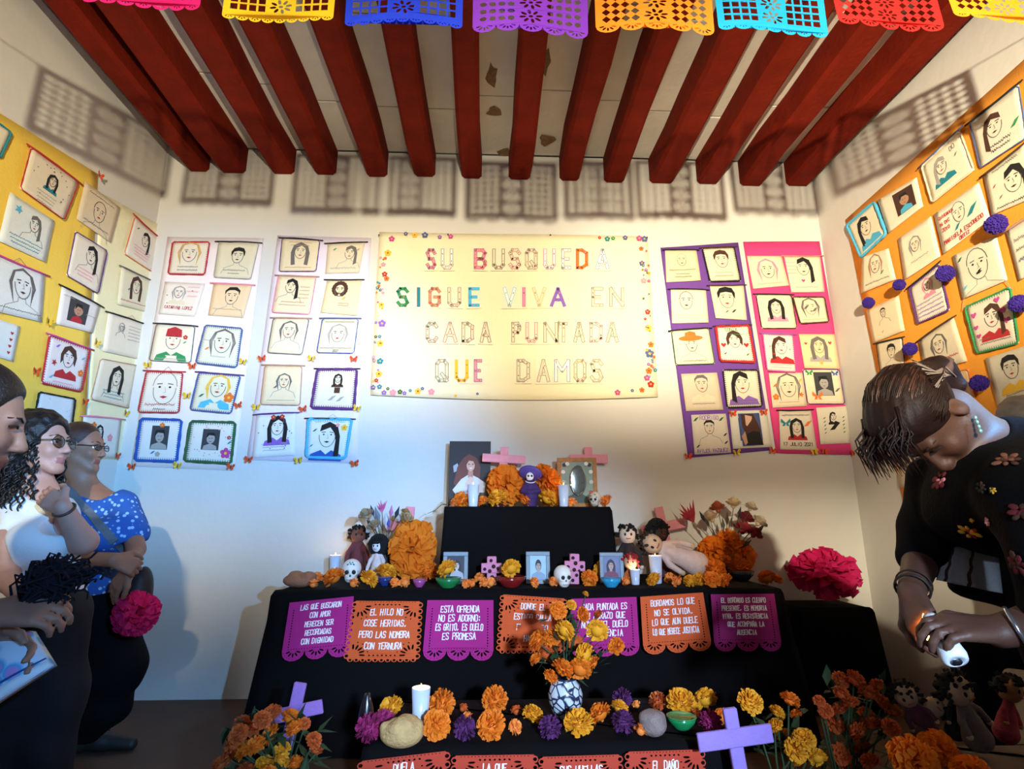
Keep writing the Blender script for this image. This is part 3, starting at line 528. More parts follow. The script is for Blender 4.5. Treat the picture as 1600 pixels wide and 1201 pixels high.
E('R', [1573, 362, 1622, 330, 1642, 410, 1593, 438], 'embroidery with slanted writing cut off by right picture edge', '', 'f', None, [('~0.4', .7, .08, 'd', .35), ('~0.4', .5, .08, 'd', .35), ('~0.4', .3, .08, 'u', .35)], [], 'dccfb6', group=GR)
E('R', [1509, 480, 1580, 448, 1592, 536, 1527, 552], 'green-toothed embroidery of long-haired woman in red among hearts', 'c g', '', ('side', 'n', .52, .62, .32, 'r'), [('~0.7', .22, .04, 'd'), ('~0.7', .13, .04, 'd')], [('heart', .16, .76, .06, 'm'), ('heart', .7, .88, .06, 'm'), ('heart', .78, .66, .06, 'm'), ('heart', .84, .46, .06, 'm'), ('heart', .16, .5, .05, 'm'), ('heart', .18, .32, .05, 'm')], 'e0d2bc', group=GR)
E('R', [1354, 485, 1404, 462, 1414, 516, 1364, 536], 'pale embroidery with a tiny black tuft of hair beside purple pompom', '', '', ('crew', 'k', .5, .72, .2, '-'), (), [('leaf', .4, .2, .05, 'l')], 'eed8b0', group=GR)
E('R', [1369, 537, 1411, 527, 1415, 572, 1376, 582], 'embroidery of dark-haired head just above bending woman', 't n', 'k', ('short', 'k', .55, .62, .36, '-'), (), [], 'e2d2b0', group=GR)
E('R', [1436, 533, 1490, 496, 1512, 564, 1445, 582], 'embroidery of outlined face over a line of red writing under dark stick', '', 'n', ('sketch', 'd', .5, .6, .36, '_'), [('~0.75', .2, .05, 'r')], [], 'dccbac', group=GR)
E('R', [1540, 560, 1610, 538, 1630, 610, 1560, 636], 'embroidery of black-haired man with a yellow collar at right picture edge', '', '', ('short', 'k', .5, .66, .36, 'y'), [('~0.5', .12, .04, 'd')], [], 'd8ccb2', group=GR)
E('R', [1469, 584, 1514, 577, 1530, 652, 1480, 655], 'tan embroidery half hidden behind head of bending woman', 't o', '', ('sketch', 'f', .5, .6, .3, '_'), (), [], 'd8b488', group=GR)
E('R', [1399, 700, 1470, 688, 1482, 750, 1406, 762], 'plain embroidery on right wall below bending woman\'s chin', '', '', ('sketch', 'l', .5, .6, .3, '_'), (), [], 'd6c6a8', group=GR)
E('R', [1412, 786, 1470, 778, 1482, 832, 1419, 838], 'lowest pale embroidery on orange cloth beside bending woman\'s sleeve', '', '', ('sketch', 'l', .5, .6, .3, '_'), (), [], 'cfc2a8', group=GR)
# colour photo on the cloth at the foot of the purple fabric
fnp = quadmap('B', [1153, 646, 1186, 645, 1193, 695, 1161, 697], .023, .002, 3); mbp = MB(); sheet(mbp, fnp, ink('u'), 3, .002); Fp = Flat(fnp, mbp)
for poly, c in [([(.1, .98), (.7, .98), (.95, .5), (.9, .1), (.3, .2), (.1, .6)], 'n'), ([(.3, .95), (.62, .9), (.6, .6), (.45, .5), (.28, .65)], 's'), ([(.2, .02), (.98, .02), (.9, .4), (.6, .45), (.25, .35)], 'k'), ([(.0, .3), (.2, .45), (.25, .1), (.1, .02)], 'f')]: Fp.fill(poly, ink(c))
single('printed_photo', mbp, 'colour photo of person in dark top pinned at foot of purple cloth', 'photo', fnp(.5, .5))
# paper butterflies pinned between the portraits
_bf = {}
def butterfly_mesh(c):
    mb = MB(); m = paper(c, .2); k = mat('2a1a12', .8, name='butterfly_body')
    for s in (-1, 1):
        mb.add([(0, 0, .0), (s*.011, -.008, .016), (s*.021, -.010, .020), (s*.024, -.010, .008), (s*.016, -.006, -.001)], [(0, 1, 2, 3, 4)], m)
        mb.add([(0, 0, -.001), (s*.016, -.006, -.002), (s*.019, -.007, -.012), (s*.010, -.005, -.018)], [(0, 1, 2, 3)], m)
        mb.add([(s*.013, -.0078, .004), (s*.019, -.0092, .008), (s*.018, -.0092, .013)], [(0, 1, 2)], k)
    mb.tube([(0, -.002, -.012), (0, -.003, 0), (0, -.002, .013)], [.0012, .0022, .0014], k, 6)
    return mb
BFL = [('L', 155, 274, 'o'), ('L', 75, 502, 'y'), ('L', 55, 580, 'o'), ('L', 150, 535, 'y'), ('L', 131, 628, 'o'), ('L', 196, 645, 'y'), ('L', 182, 712, 'o'), ('B', 232, 570, 'y'), ('B', 207, 729, 'o'), ('B', 278, 727, 'y'), ('B', 361, 729, 'o'),
 ('B', 301, 572, 'o'), ('B', 380, 565, 'y'), ('B', 293, 618, 'y'), ('B', 373, 633, 'o'), ('B', 410, 560, 'o'), ('B', 487, 560, 'y'), ('B', 553, 561, 'o'), ('B', 401, 636, 'y'), ('B', 474, 639, 'o'), ('B', 558, 638, 'y'), ('B', 389, 718, 'o'),
 ('B', 467, 719, 'y'), ('B', 555, 724, 'o'), ('B', 1075, 713, 'o'), ('B', 1151, 707, 'y'), ('B', 1207, 704, 'o'), ('B', 1145, 646, 'o'), ('B', 1193, 644, 'o'), ('B', 1272, 706, 'y'), ('B', 1288, 705, 'o'), ('B', 1334, 708, 'o')]
BW = {(155, 274): 'at the top right tip of the bright yellow cloth', (75, 502): 'below the pencil-grey long-haired portrait on yellow cloth', (55, 580): 'left of the red-edged short-haired portrait', (150, 535): 'left of the faint portrait under the dark stick', (131, 628): 'below left of the woman with gold headband', (196, 645): 'below right of the woman with gold headband', (182, 712): 'lowest on the left wall, above visitor in blue', (232, 570): 'above the large open-mouthed face, by left corner', (207, 729): 'below left of the thick blue crocheted square', (278, 727): 'between the blue and green crocheted squares, at their foot', (361, 729): 'below right of the green crocheted square', (301, 572): 'right of the woman in green jacket, below', (380, 565): 'right of the slate-blue-edged grey face', (293, 618): 'between the open-mouthed face and the yellow-haired portrait', (373, 633): 'right of the yellow-haired portrait with orange flower', (410, 560): 'at lower left of the outlined curly hair portrait', (487, 560): 'at lower left of the blue-edged pale face', (553, 561): 'at lower right of the blue-edged pale face', (401, 636): 'at lower left of the peach fair-haired portrait', (474, 639): 'at lower right of the peach fair-haired portrait', (558, 638): 'at lower right of the plum-crocheted full figure', (389, 718): 'at lower left of the flower-crowned portrait', (467, 719): 'between flower-crowned portrait and cyan-edged portrait, at their foot', (555, 724): 'at lower right of the cyan-edged portrait', (1075, 713): 'at the bottom left corner of the purple cloth', (1151, 707): 'at lower left of the colour photo on purple cloth', (1207, 704): 'where the purple and pink cloths meet at the bottom', (1145, 646): 'at top left of the colour photo on purple cloth', (1193, 644): 'at top right of the colour photo on purple cloth', (1272, 706): 'below the portrait dated 17 julio 2021', (1288, 705): 'at the foot of pink cloth, left of its end', (1334, 708): 'at the bottom right corner of the pink cloth'}
CN = {'o': 'orange', 'y': 'yellow'}
for w, px, py, c in BFL:
    hexc = {'o': 'e8501c', 'y': 'ecc22a'}[c]
    if c not in _bf: _bf[c] = butterfly_mesh(hexc).build('paper_butterfly'); o = _bf[c]
    else: o = _bf[c].copy(); COL.objects.link(o)
    un, nrm = WPL[w]; o.location = un(px, py, .034); o.rotation_euler = (0, random.Random(px).uniform(-.25, .25), R(90) if w == 'L' else 0); o.scale = (1.15,)*3
    tag(o, 'small %s paper butterfly %s' % (CN[c], BW[(px, py)]), 'butterfly', 'paper butterflies')
# purple yarn pompoms on the orange cloth
def pompom(mb, c, r, m, n, rng, rad=.0016):
    for i in range(n):
        z = 1-2*(i+.5)/n; q = i*2.39996; s = math.sqrt(1-z*z); d = V3((s*math.cos(q), s*math.sin(q), z)); d = (d+V3([rng.uniform(-.12, .12) for _ in range(3)])).normalized(); L = r*rng.uniform(.9, 1.06)
        s1 = d.orthogonal().normalized()*rad*2; s2 = d.cross(s1)
        b = V3(c)+d*r*.45; e = V3(c)+d*L
        mb.add([b+s1, b-s1*.5+s2*.87, b-s1*.5-s2*.87, e+s1*1.3, e-s1*.7+s2*1.1, e-s1*.7-s2*1.1], [(0, 1, 4, 3), (1, 2, 5, 4), (2, 0, 3, 5), (3, 4, 5)], m)
    mb.ell(c, (r*.82,)*3, m, n=10, k=7)
mb = MB(); pompom(mb, (0, 0, 0), .042, mat('3a1f86', .95, .3, 200, name='purple_yarn'), 420, random.Random(3)); pp = mb.build('yarn_pompom')
POM = [(1357, 473, .85, 'lowest left, at the right wall corner edge'), (1405, 445, .8, 'beside the stick of the purple-edged embroidery'), (1477, 427, 1.05, 'touching the moustached portrait'), (1556, 350, 1.1, 'under the Marisela writing'), (1422, 545, .9, 'above the bending woman\'s head'), (1530, 598, .95, 'right of the bending woman\'s head'), (1592, 474, .95, 'beside the green-toothed embroidery')]
PL = ['purple yarn pompom nearest the back right corner on orange cloth', 'purple yarn pompom at left tip of the purple-edged embroidery\'s stick', 'purple yarn pompom touching the moustached man\'s portrait', 'largest purple yarn pompom, at lower right of the red-handwriting embroidery', 'purple yarn pompom just above the bending woman\'s head', 'purple yarn pompom to the right of the bending woman\'s hair', 'purple yarn pompom beside the green-toothed portrait at picture edge']
for i, (px, py, s, w) in enumerate(POM):
    o = pp if i == 0 else pp.copy()
    if i: COL.objects.link(o)
    o.location = onX(px, py, XR-.072); o.scale = (s,)*3; o.rotation_euler = (i, i*2, i*.7); tag(o, PL[i], 'pompom', 'purple yarn pompoms')
# ------------------------------------------------------------------ long cream banner with appliqué letters
BO = .020
bfn = quadmap('B', [593, 363, 1012, 369, 1028, 620, 580, 617], BO, 0)
def ban(u, v, h=0):
    p = bfn(u, v, h); p.z -= .028*(1-v)**3*math.sin(math.pi*u)
    p.y -= .004*(1+math.sin(u*9+v*2))+.003*math.sin(v*14+u*3)*(1-v); return p
T = thing('embroidered_banner', 'long cream banner reading SU BUSQUEDA SIGUE VIVA EN CADA PUNTADA QUE DAMOS', 'banner', bfn(.5, .5))
sheet(MB(), ban, mat('ecdfb8', .95, .05, 6, bump=.25, bscale=60, name='banner_muslin'), 40, .003, 22).build('cloth', T)
bpx = lambda x, y, h: onY(x, y, YB-BO-.013-h)
zx = lambda x: 570+x/3.404
zy = lambda y: 350+y/3.404
ROWS = [((130, 240), [('S', 325, 380, 'q', 'd'), ('U', 405, 470, 'w', 'd'), ('B', 580, 648, 'q', 'r'), ('U', 678, 745, 'e', 'x'), ('S', 765, 830, 'e', 'r'), ('Q', 853, 918, 'e', 'd'), ('U', 950, 1015, 'w', 'm'), ('E', 1045, 1098, 'w', 'd'), ('D', 1122, 1188, 'o', 'o'), ('A', 1228, 1300, 'w', 'u')]),
 ((335, 440), [('S', 168, 235, 'g', 'g'), ('I', 272, 300, 't', 'n'), ('G', 338, 405, 'f', 'o'), ('U', 440, 512, 'e', 'd'), ('E', 550, 612, 'c', 'c'), ('V', 735, 805, 'w', 'c'), ('I', 832, 860, 'q', 'm'), ('V', 890, 965, 'e', 'y'), ('A', 985, 1070, 'v', 'v'), ('E', 1205, 1270, 'e', 'd'), ('N', 1300, 1380, 'e', 'n')]),
 ((520, 630), [('C', 325, 390, 'e', 'n'), ('A', 415, 492, 'e', 'r'), ('D', 515, 580, 'e', 'n'), ('A', 612, 672, 'e', 'n'), ('P', 780, 830, 'e', 'd'), ('U', 855, 920, 'e', 'm'), ('N', 950, 1028, 'e', 'd'), ('T', 1035, 1080, 'e', 'd'), ('A', 1110, 1170, 'e', 'n'), ('D', 1195, 1265, 'e', 'm'), ('A', 1282, 1350, 'e', 'n')]),
 ((718, 840), [('Q', 375, 445, 'e', 'x'), ('U', 478, 552, 'y', 'y'), ('E', 580, 625, 'q', 'd'), ('D', 808, 878, 'e', 'x'), ('A', 915, 985, 'e', 'd'), ('M', 1008, 1092, 'w', 'u'), ('O', 1112, 1178, 'e', 'd'), ('S', 1198, 1268, 'e', 'd')])]
rng = random.Random(12)
PATCH = mat('efdcbd', .95, .05, 40, name='patch_linen')
for (ya, yb), L in ROWS:
    for ch, xa, xb, fc, oc in L:
        a, b, c, d = zx(xa), zx(xb), zy(ya), zy(yb); mb = MB(); F = Flat(bpx, mb, .0006, .0009)
        pd_ = 2.6; j = lambda: rng.uniform(-.6, .6)
        F.fill([(a-pd_+j(), d+pd_+j()), (b+pd_+j(), d+pd_+j()), (b+pd_+j(), c-pd_+j()), (a-pd_+j(), c-pd_+j())], PATCH)
        g = glyph(ch); w = 5.2; ww = b-a; hh = d-c
        g2 = [[(a+w/2+(p[0]/4 if ch != 'I' else .5)*(ww-w), d-w/2-p[1]/6*(hh-w)) for p in q] for q in g]
        F.strokes(g2, w, ink(oc)); F.strokes(g2, w-1.5, ink(fc))
        if rng.random() < .8:
            for q in g2:
                for i in range(len(q)-1):
                    for f in (.25, .75):
                        if rng.random() < .75:
                            h = F.h; F.disc((q[i][0]+(q[i+1][0]-q[i][0])*f, q[i][1]+(q[i+1][1]-q[i][1])*f), rng.uniform(.7, 1.2), ink(rng.choice('rrxtomnuq')), 6); F.h = h
        mb.build('letter_patch', T)
# embroidered flowers round its edge
fm = {}
def flower_mesh(c):
    mb = MB(); F = Flat(lambda x, y, h: V3((x, -h, y)), mb, .0004, .0006)
    for k in range(5):
        q = k*1.2566+.3; h = F.h; F.disc((.62*math.cos(q), .62*math.sin(q)), .46, ink(c), 7); F.h = h+.00005
    F.disc((0, 0), .3, ink('y' if c not in 'yo' else 'r'), 6); return mb
spots = [(597, 505, 5.5, 'v'), (1015, 552, 6.5, 'u'), (664, 367, 4.6, 'u'), (648, 367, 4, 'y'), (634, 365, 3, 'u'), (687, 370, 3, 'v'), (704, 369, 3.6, 'm'), (612, 373, 4.4, 'm'), (606, 395, 5, 'y'), (999, 372, 4.4, 'm'), (1007, 373, 4.6, 'u'), (977, 371, 3.6, 'u'), (949, 373, 4, 't'), (958, 372, 3, 'g'), (937, 371, 2.4, 'r'),
 (1003, 411, 4, 'u'), (1002, 388, 3.4, 'o'), (1006, 438, 4.4, 'q'), (1012, 487, 4, 'r'), (1013, 512, 5, 'y'), (1017, 538, 4.4, 'o'), (1014, 579, 5, 'o'), (1011, 590, 4.6, 'm'), (1017, 600, 5, 'r'), (1024, 578, 3, 't'), (965, 613, 4.4, 'm'), (988, 610, 2.6, 'u'), (1003, 609, 4, 'o'), (594, 564, 4.6, 't'), (592, 584, 5, 'y'), (594, 536, 4.6, 'y'), (596, 476, 4, 'y'), (604, 435, 4, 'o'), (601, 428, 4, 'r'), (599, 413, 3.4, 'q'),
 (583, 605, 3.6, 'u'), (593, 604, 3.6, 't'), (600, 613, 3.6, 'v'), (614, 613, 4.8, 'q'), (625, 612, 3.6, 'x'), (632, 614, 3, 'v'), (653, 611, 4.6, 'y'), (674, 612, 4.8, 'q'), (660, 607, 2.6, 'u'), (641, 610, 2.4, 't'), (606, 607, 2.4, 'x'), (588, 594, 3, 'r'), (712, 618, 2, 'y'), (746, 615, 2, 'u')]
for k in range(64):
    s = k % 2; yy = 380+225*rng.random(); spots.append(((599-(yy-363)*.05 if s == 0 else 1005+(yy-369)*.062)+rng.uniform(-6, 6), yy, rng.uniform(1.3, 2.6), rng.choice('rqmouvyxto')))
for x, y, r, c in spots:
    if c not in fm: o = fm[c] = flower_mesh(c).build('embroidered_flower', T, origin=(0, 0, 0))
    else: o = fm[c].copy(); COL.objects.link(o); o.parent = T
    p = bpx(x, y, .001); o.location = p-T.location; o.scale = (r*pxm(y, CAMD)*1.05, 1, r*pxm(y, CAMD)*1.05)
for x, y in [(592, 367), (700, 366), (860, 367), (1011, 371)]: MB().ell(onY(x, y, YB-BO-.014), (.006, .006, .006), mat('50463c', .4, metal=.8, name='tack'), n=8, k=5).build('tack', T)
# ------------------------------------------------------------------ cut paper (papel picado)
def cut_mesh(loops, fn, m, name, parent, origin=None):
    """first loop is the outline, the others are holes; filled in 2D, then laid on fn(u, v)"""
    cu = bpy.data.curves.new('cut', 'CURVE'); cu.dimensions = '2D'; cu.fill_mode = 'BOTH'
    for L in loops:
        sp = cu.splines.new('POLY'); sp.points.add(len(L)-1); sp.use_cyclic_u = True
        for i, (x, y) in enumerate(L): sp.points[i].co = (x, y, 0, 1)
    ob = bpy.data.objects.new('cut', cu); COL.objects.link(ob)
    me = bpy.data.meshes.new_from_object(ob.evaluated_get(bpy.context.evaluated_depsgraph_get()))
    vs = [fn(v.co.x, v.co.y) for v in me.vertices]; fs = [tuple(p.vertices) for p in me.polygons]
    bpy.data.objects.remove(ob); bpy.data.curves.remove(cu); bpy.data.meshes.remove(me)
    return MB().add(vs, fs, m).build(name, parent, origin)
def ellp(x, y, a, b, ang=0, n=7):
    c, s = math.cos(ang), math.sin(ang)
    return [(x+a*math.cos(q)*c-b*math.sin(q)*s, y+a*math.cos(q)*s+b*math.sin(q)*c) for q in [2*math.pi*k/n for k in range(n)]]
def scal_edge(nb, r, nseg=7, A=1):
    """bottom edge of unit square, right to left, scalloped downwards"""
    out = []; w = 1/nb
    for i in range(nb-1, -1, -1):
        cx = (i+.5)*w
        for k in range(nseg+1):
            q = -math.pi*k/nseg; out.append((cx+w/2*math.cos(q)*.985, r+r*math.sin(q)))
    return out
def papel(style, A=.8, nb=3, seed=0):
    rng = random.Random(seed); H = []
    if style == 'mag':     # plain field, stitched slits at the sides, three big scallops with fans
        r = .16; out = [(0, 1), (0, r)][::-1]
        loop = [(0, 1)]+[(0, .16)]+scal_edge(nb, r)[::-1]+[(1, .16), (1, 1)]
        for i in range(nb):
            cx = (i+.5)/nb
            for k in range(5): q = math.pi*(1.12+.19*k); H.append(ellp(cx+.082*math.cos(q), r+.02+.082*math.sin(q), .040, .015, q, 6))
            for k in range(9):
                q = math.pi*(1.08+.105*k); H.append(ellp(cx+.142*math.cos(q), r+.015+.138*math.sin(q), .007, .007, 0, 5))
        for k in range(15):
            y = .24+.044*k; H.append(ellp(.085, y, .010, .014, 0, 5)); H.append(ellp(.915, y, .010, .014, 0, 5))
        for k in range(22): H.append(ellp(.09+.82*k/21, .2, .009, .008, 0, 5))
    elif style == 'or':    # ringed edge, corner sprays
        loop = []; n = 11
        def arc(x0, y0, x1, y1, nx, ny, k):
            for i in range(k):
                cx, cy = x0+(x1-x0)*(i+.5)/k, y0+(y1-y0)*(i+.5)/k; L = math.hypot(x1-x0, y1-y0)/k/2; d = ((x1-x0)/L/k/2, (y1-y0)/L/k/2)
                for q in (0, .25, .5, .75, 1): a = math.pi*(1-q); loop.append((cx+d[0]*L*math.cos(a)+nx*L*math.sin(a), cy+d[1]*L*math.cos(a)+ny*L*math.sin(a)))
                H.append(ellp(cx+nx*L*.25, cy+ny*L*.25, L*.5, L*.5, 0, 6))
        e = .045
        loop.append((e, 1-.01)); arc(e, .98, e, e, -1, 0, 9); arc(e, e, 1-e, e, 0, -1, n); arc(1-e, e, 1-e, .98, 1, 0, 9); loop.append((1-e, 1-.01))
        for cx, cy, b in [(.13, .87, -.25), (.87, .87, -.75), (.13, .14, .25), (.87, .14, .75)]:
            for k in range(5):
                q = math.pi*b+(k-2)*.42; H.append(ellp(cx+.125*math.cos(q)-.03*math.cos(math.pi*b), cy+.125*math.sin(q)-.03*math.sin(math.pi*b), .046, .0155, q, 6))
            for k in range(4): q = math.pi*b+(k-1.5)*.42; H.append(ellp(cx+.175*math.cos(q), cy+.175*math.sin(q), .013, .010, q, 5))
        for k in range(7): H.append(ellp(.33+.34*k/6, .93, .016, .012, (k % 2-.5)*1.2, 6)); H.append(ellp(.33+.34*k/6, .11, .016, .012, (k % 2-.5)*1.2, 6))
        for k in range(20): H.append(ellp(.11+.78*k/19, .972, .008, .007, 0, 5))
    else:                  # bunting: scallops, lattice windows and slits
        nb = {'a': 9, 'b': 7, 'c': 5}[style[0]]; r = {9: .05, 7: .06, 5: .085}[nb]; loop = [(0, 1), (0, r)]+scal_edge(nb, r)[::-1]+[(1, r), (1, 1)]
        for i in range(nb):
            cx = (i+.5)/nb
            for k in range(3 if nb > 6 else 5): q = math.pi*(1.25+.25*k if nb > 6 else 1.1+.2*k); H.append(ellp(cx+.03*math.cos(q), r+.012+.032*math.sin(q), .014, .006, q, 5) if nb > 5 else ellp(cx+.052*math.cos(q), r+.012+.052*math.sin(q), .024, .010, q, 6))
        kind = style[1]
        for gx0, gx1 in ((.05, .37), (.63, .95)):
            nx, ny = 4, 8
            for i in range(nx):
                for j in range(ny):
                    x = gx0+(gx1-gx0)*(i+.5)/nx; y = .13+.80*(j+.5)/ny; a = (gx1-gx0)/nx*.38; b = .80/ny*.38
                    if kind == 'g': H.append([(x-a, y-b), (x+a, y-b), (x+a, y+b), (x-a, y+b)])
                    elif kind == 'd': H.append([(x, y-b*1.2), (x+a*1.2, y), (x, y+b*1.2), (x-a*1.2, y)])
                    else: H.append(ellp(x, y, a*1.1, b*.8, (i+j) % 2*1.57, 6))
        for j in range(4):
            y = .215+.195*j
            for k in range(8): q = k*math.pi/4+.2; H.append(ellp(.5+.073*math.cos(q), y+.062*math.sin(q), .033, .016, q, 6))
            H.append(ellp(.5, y, .022, .018, 0, 6))
    loop = [p for i, p in enumerate(loop) if i == 0 or math.hypot(p[0]-loop[i-1][0], p[1]-loop[i-1][1]) > 1e-5]
    return [loop]+H
# ceiling bunting
GD = 1.57; GY = -CAMD+GD
BUN = [('', '2f9a48', -95, 105, -12, 'ag'), ('pink', 'e0187a', 232, 312, 8, 'bd'), ('yellow', 'f2c61c', 345, 521, 26, 'ag'), ('royal blue', '1438d8', 536, 722, 33, 'ag'), ('purple', '7a2fc0', 738, 921, 46, 'cf'), ('orange', 'f5871a', 932, 1118, 48, 'cd'), ('turquoise blue', '12a4dc', 1122, 1296, 50, 'bg'), ('red', 'd4201e', 1305, 1472, 47, 'cd'), ('golden', 'e8a81c', 1481, 1660, 38, 'bd')]
pts = []
for nm, hexc, xa, xb, yb, stl in BUN:
    if xa == 232: xa = 130
    pa = at(xa, yb, GD); pb = at(xb, yb, GD); w = pb.x-pa.x; hgt = .29; z0 = pa.z; tilt = random.Random(xa).uniform(-.02, .02)
    fn = lambda u, v: V3((pa.x+w*u, GY+.012*math.sin(u*5+xa)*(1-v)+tilt*(1-v), z0-.0+hgt*v+.004*math.sin(u*3)))
    cen = V3((pa.x+w/2, GY, z0+hgt/2))
    o = cut_mesh(papel(stl, seed=xa), fn, paper(hexc, .45), 'papel_picado_banner', None, cen)
    tag(o, ('%s cut-paper banner hanging from the bunting string under the beams' % nm) if nm else 'cut-paper banner above the left edge of the picture', 'paper banner', 'bunting banners'); pts += [fn(0, 1), fn(1, 1)]
mbs = MB(); pts = [V3((XL+.002, GY, pts[0].z+.08))]+pts+[V3((XR-.002, GY, pts[-1].z+.05))]; mbs.tube(pts, .002, mat('d8d0c0', name='string'), 6)
single('bunting_string', mbs, 'thin string carrying the row of cut-paper banners', 'string', pts[len(pts)//2])
# ------------------------------------------------------------------ black-draped altar
BLACK = mat('08070a', .9, .25, 20, bump=.15, bscale=200, name='black_cloth')
BLACK.node_tree.nodes['Principled BSDF'].inputs['Specular IOR Level'].default_value = .15
def drape(x0, x1, y0, y1, zt, zb, flare, fold, seed, m=BLACK, nper=120, ff=.25):
    """a cloth laid over a block: flat top, rounded edge, skirt with soft folds"""
    rng = random.Random(seed); per = 2*(x1-x0)+2*(y1-y0); P = []
    rc = .025
    for k in range(nper):
        d = per*k/nper; 
        if d < x1-x0: p = (x0+d, y0, 0, -1)
        elif d < x1-x0+y1-y0: p = (x1, y0+d-(x1-x0), 1, 0)
        elif d < 2*(x1-x0)+y1-y0: p = (x1-(d-(x1-x0)-(y1-y0)), y1, 0, 1)
        else: p = (x0, y1-(d-2*(x1-x0)-(y1-y0)), -1, 0)
        P.append(p)
    lev = [(zt, -rc, 0), (zt-.006, -.008, 0), (zt-.025, .001, .1)]+[(zt-.03-(zt-.03-zb)*f, flare*f+.002, f) for f in (.15, .35, .55, .75, 1)]
    a = [rng.random()*6 for _ in range(4)]; vs = []
    for z, off, f in lev:
        for k, (x, y, nx, ny) in enumerate(P):
            s = 2*math.pi*k/nper; w = fold*f*(math.sin(s*9+a[0])+.6*math.sin(s*17+a[1])+.4*math.sin(s*29+a[2]))*(0 if ny > 0 else 1)
            o = (off if ny == 0 else min(off, .004) if ny > 0 else (off if off <= .002 else off*ff))+w*.5*(.5 if ny < 0 else 1)+fold*f*.6*(ny == 0)
            ex = 0; 
            vs.append((x+nx*o+(flare*f*(2*(x-x0)/(x1-x0)-1) if ny < 0 else 0), y+ny*o-(flare*ff*f*(1-(y-y0)/(y1-y0)) if nx else 0), z))
    fs = []
    for i in range(len(lev)-1):
        for k in range(nper): fs.append((i*nper+k, (i+1)*nper+k, (i+1)*nper+(k+1) % nper, i*nper+(k+1) % nper))
    mb = MB().add(vs, fs, m, True)
    return mb.add(vs[:nper], [tuple(range(nper))], m)
def table(name, label, cat, x0, x1, y0, y1, zt, clothlabel, flare, fold, seed, zb=.004, m=BLACK, clothname='tablecloth'):
    base = V3(((x0+x1)/2, (y0+y1)/2, 0)); wood = mat('7a6a58', .6, .2, 8, name='table_wood')
    if name:
        T = thing(name, label, cat, base); i = .03
        MB().box((base.x, base.y, zt-.022), (x1-x0-2*i, y1-y0-2*i, .03), wood, bev=.004).build('tabletop', T)
        for sx in (x0+.09, x1-.09):
            for sy in (y0+.09, y1-.09): MB().tube([(sx, sy, 0), (sx, sy, zt-.037)], .016, mat('55585c', .4, metal=.7, name='steel_leg'), 10).build('leg', T)
    return single(clothname, drape(x0, x1, y0, y1, zt, zb, flare, fold, seed, m), clothlabel, 'tablecloth', base)
ZT, ZL = .715, .335
tY = at(800, 920, 2.9).y
xa, xb = at(427, 922, 2.9).x, at(1224, 912, 2.9).x
table('folding_table', 'long folding table under the black cloth of the altar', 'table', xa, xb, tY, -.10, ZT, 'black cloth covering the wide main table of the altar', .10, .010, 1)
pY = -.47; pa, pb = at(694, 800, CAMD+pY), at(957, 800, CAMD+pY); ZP = at(800, 791, CAMD+pY).z
T = thing('wooden_crate', 'wooden box raising the top step under black cloth', 'box', ((pa.x+pb.x)/2, -.285, ZT+.0)); wd = mat('7a5a3a', .7, .2, 10, name='crate_wood')
for k in range(4): MB().box(((pa.x+pb.x)/2, -.285, ZT+.05+k*.095), (pb.x-pa.x-.06, .30, .08), wd, bev=.004).build('board', T)
single('tablecloth', drape(pa.x, pb.x, pY, -.10, ZP, ZT+.002, .016, .006, 4), 'black cloth over the narrow top step of the altar', 'tablecloth', (0, -.34, ZT))
lY = -CAMD+2.05; la, lb_ = onY(566, 1168, lY), onY(1146, 1165, lY)
table('low_bench', 'low bench forming the front step under black cloth', 'bench', la.x, lb_.x, lY, lY+.50, ZL, 'black cloth over the low front step of the altar', .02, .006, 7)
qa, qb = at(1250, 950, 3.35), at(1366, 950, 3.35)
table('side_plinth', 'small stand under black cloth beside the altar\'s right end', 'stand', qa.x, qb.x, qa.y, qa.y+.34, qa.z, 'black cloth over the small stand at the altar\'s right', .05, .008, 9)
# hand-lettered cut-paper placards
WHITEP = mat('f3ecf4', .6, .06, 60, name='white_paint_pen')
def placard(c, Y, style, hexc, lines, label, hs=None, cx=.5, top=.80, step=None, asp=.83, group='lettered paper placards'):
    P = [onY(c[2*i], c[2*i+1], Y) for i in range(4)]
    def fn(u, v, h=0):
        q = P[3]*(1-u)*(1-v)+P[2]*u*(1-v)+P[1]*u*v+P[0]*(1-u)*v
        return q+V3((0, -h-.004-.003*math.sin(u*4+c[0])*(1-v)-.012*(1-v), 0))
    T = thing('papel_picado_placard', label, 'paper placard', fn(.5, .5), group)
    cut_mesh(papel(style), fn, paper(hexc, .15), 'cut_paper', T)
    mb = MB(); F = Flat(fn, mb, .0012, .0002); n = len(lines); rng = random.Random(c[0]); h = hs or .105; step = step or (top-.26)/max(1, n-1)*.98
    for i, s in enumerate(lines):
        wid = min(.62, .70*6/(h*asp)/(4*1.36*len(s))/1.0)
        ps = text_paths(s, h, 0, 0, rng, .05, wid, .04); F.strokes([[(cx+x*asp, top-h*.6-i*step+y) for x, y in p] for p in ps], .0135, WHITEP)
    mb.build('lettering', T)
fY = tY-.026
MAG, ORG = 'b81e86', 'e5602a'
placard([453, 941, 553, 931, 548, 1024, 440, 1033], fY-.014, 'mag', MAG, ['LAS QUE BUSCARON', 'CON AMOR', 'MERECEN SER', 'RECORDADAS', 'CON DIGNIDAD'], 'magenta paper placard reading LAS QUE BUSCARON CON AMOR, first on the left', .085, top=.90, step=.145)
placard([552, 937, 661, 938, 656, 1033, 537, 1033], fY-.018, 'or', ORG, ['EL HILO NO', 'COSE HERIDAS,', 'PERO LAS NOMBRA', 'CON TERNURA'], 'orange paper placard reading EL HILO NO COSE HERIDAS', .10, top=.82)
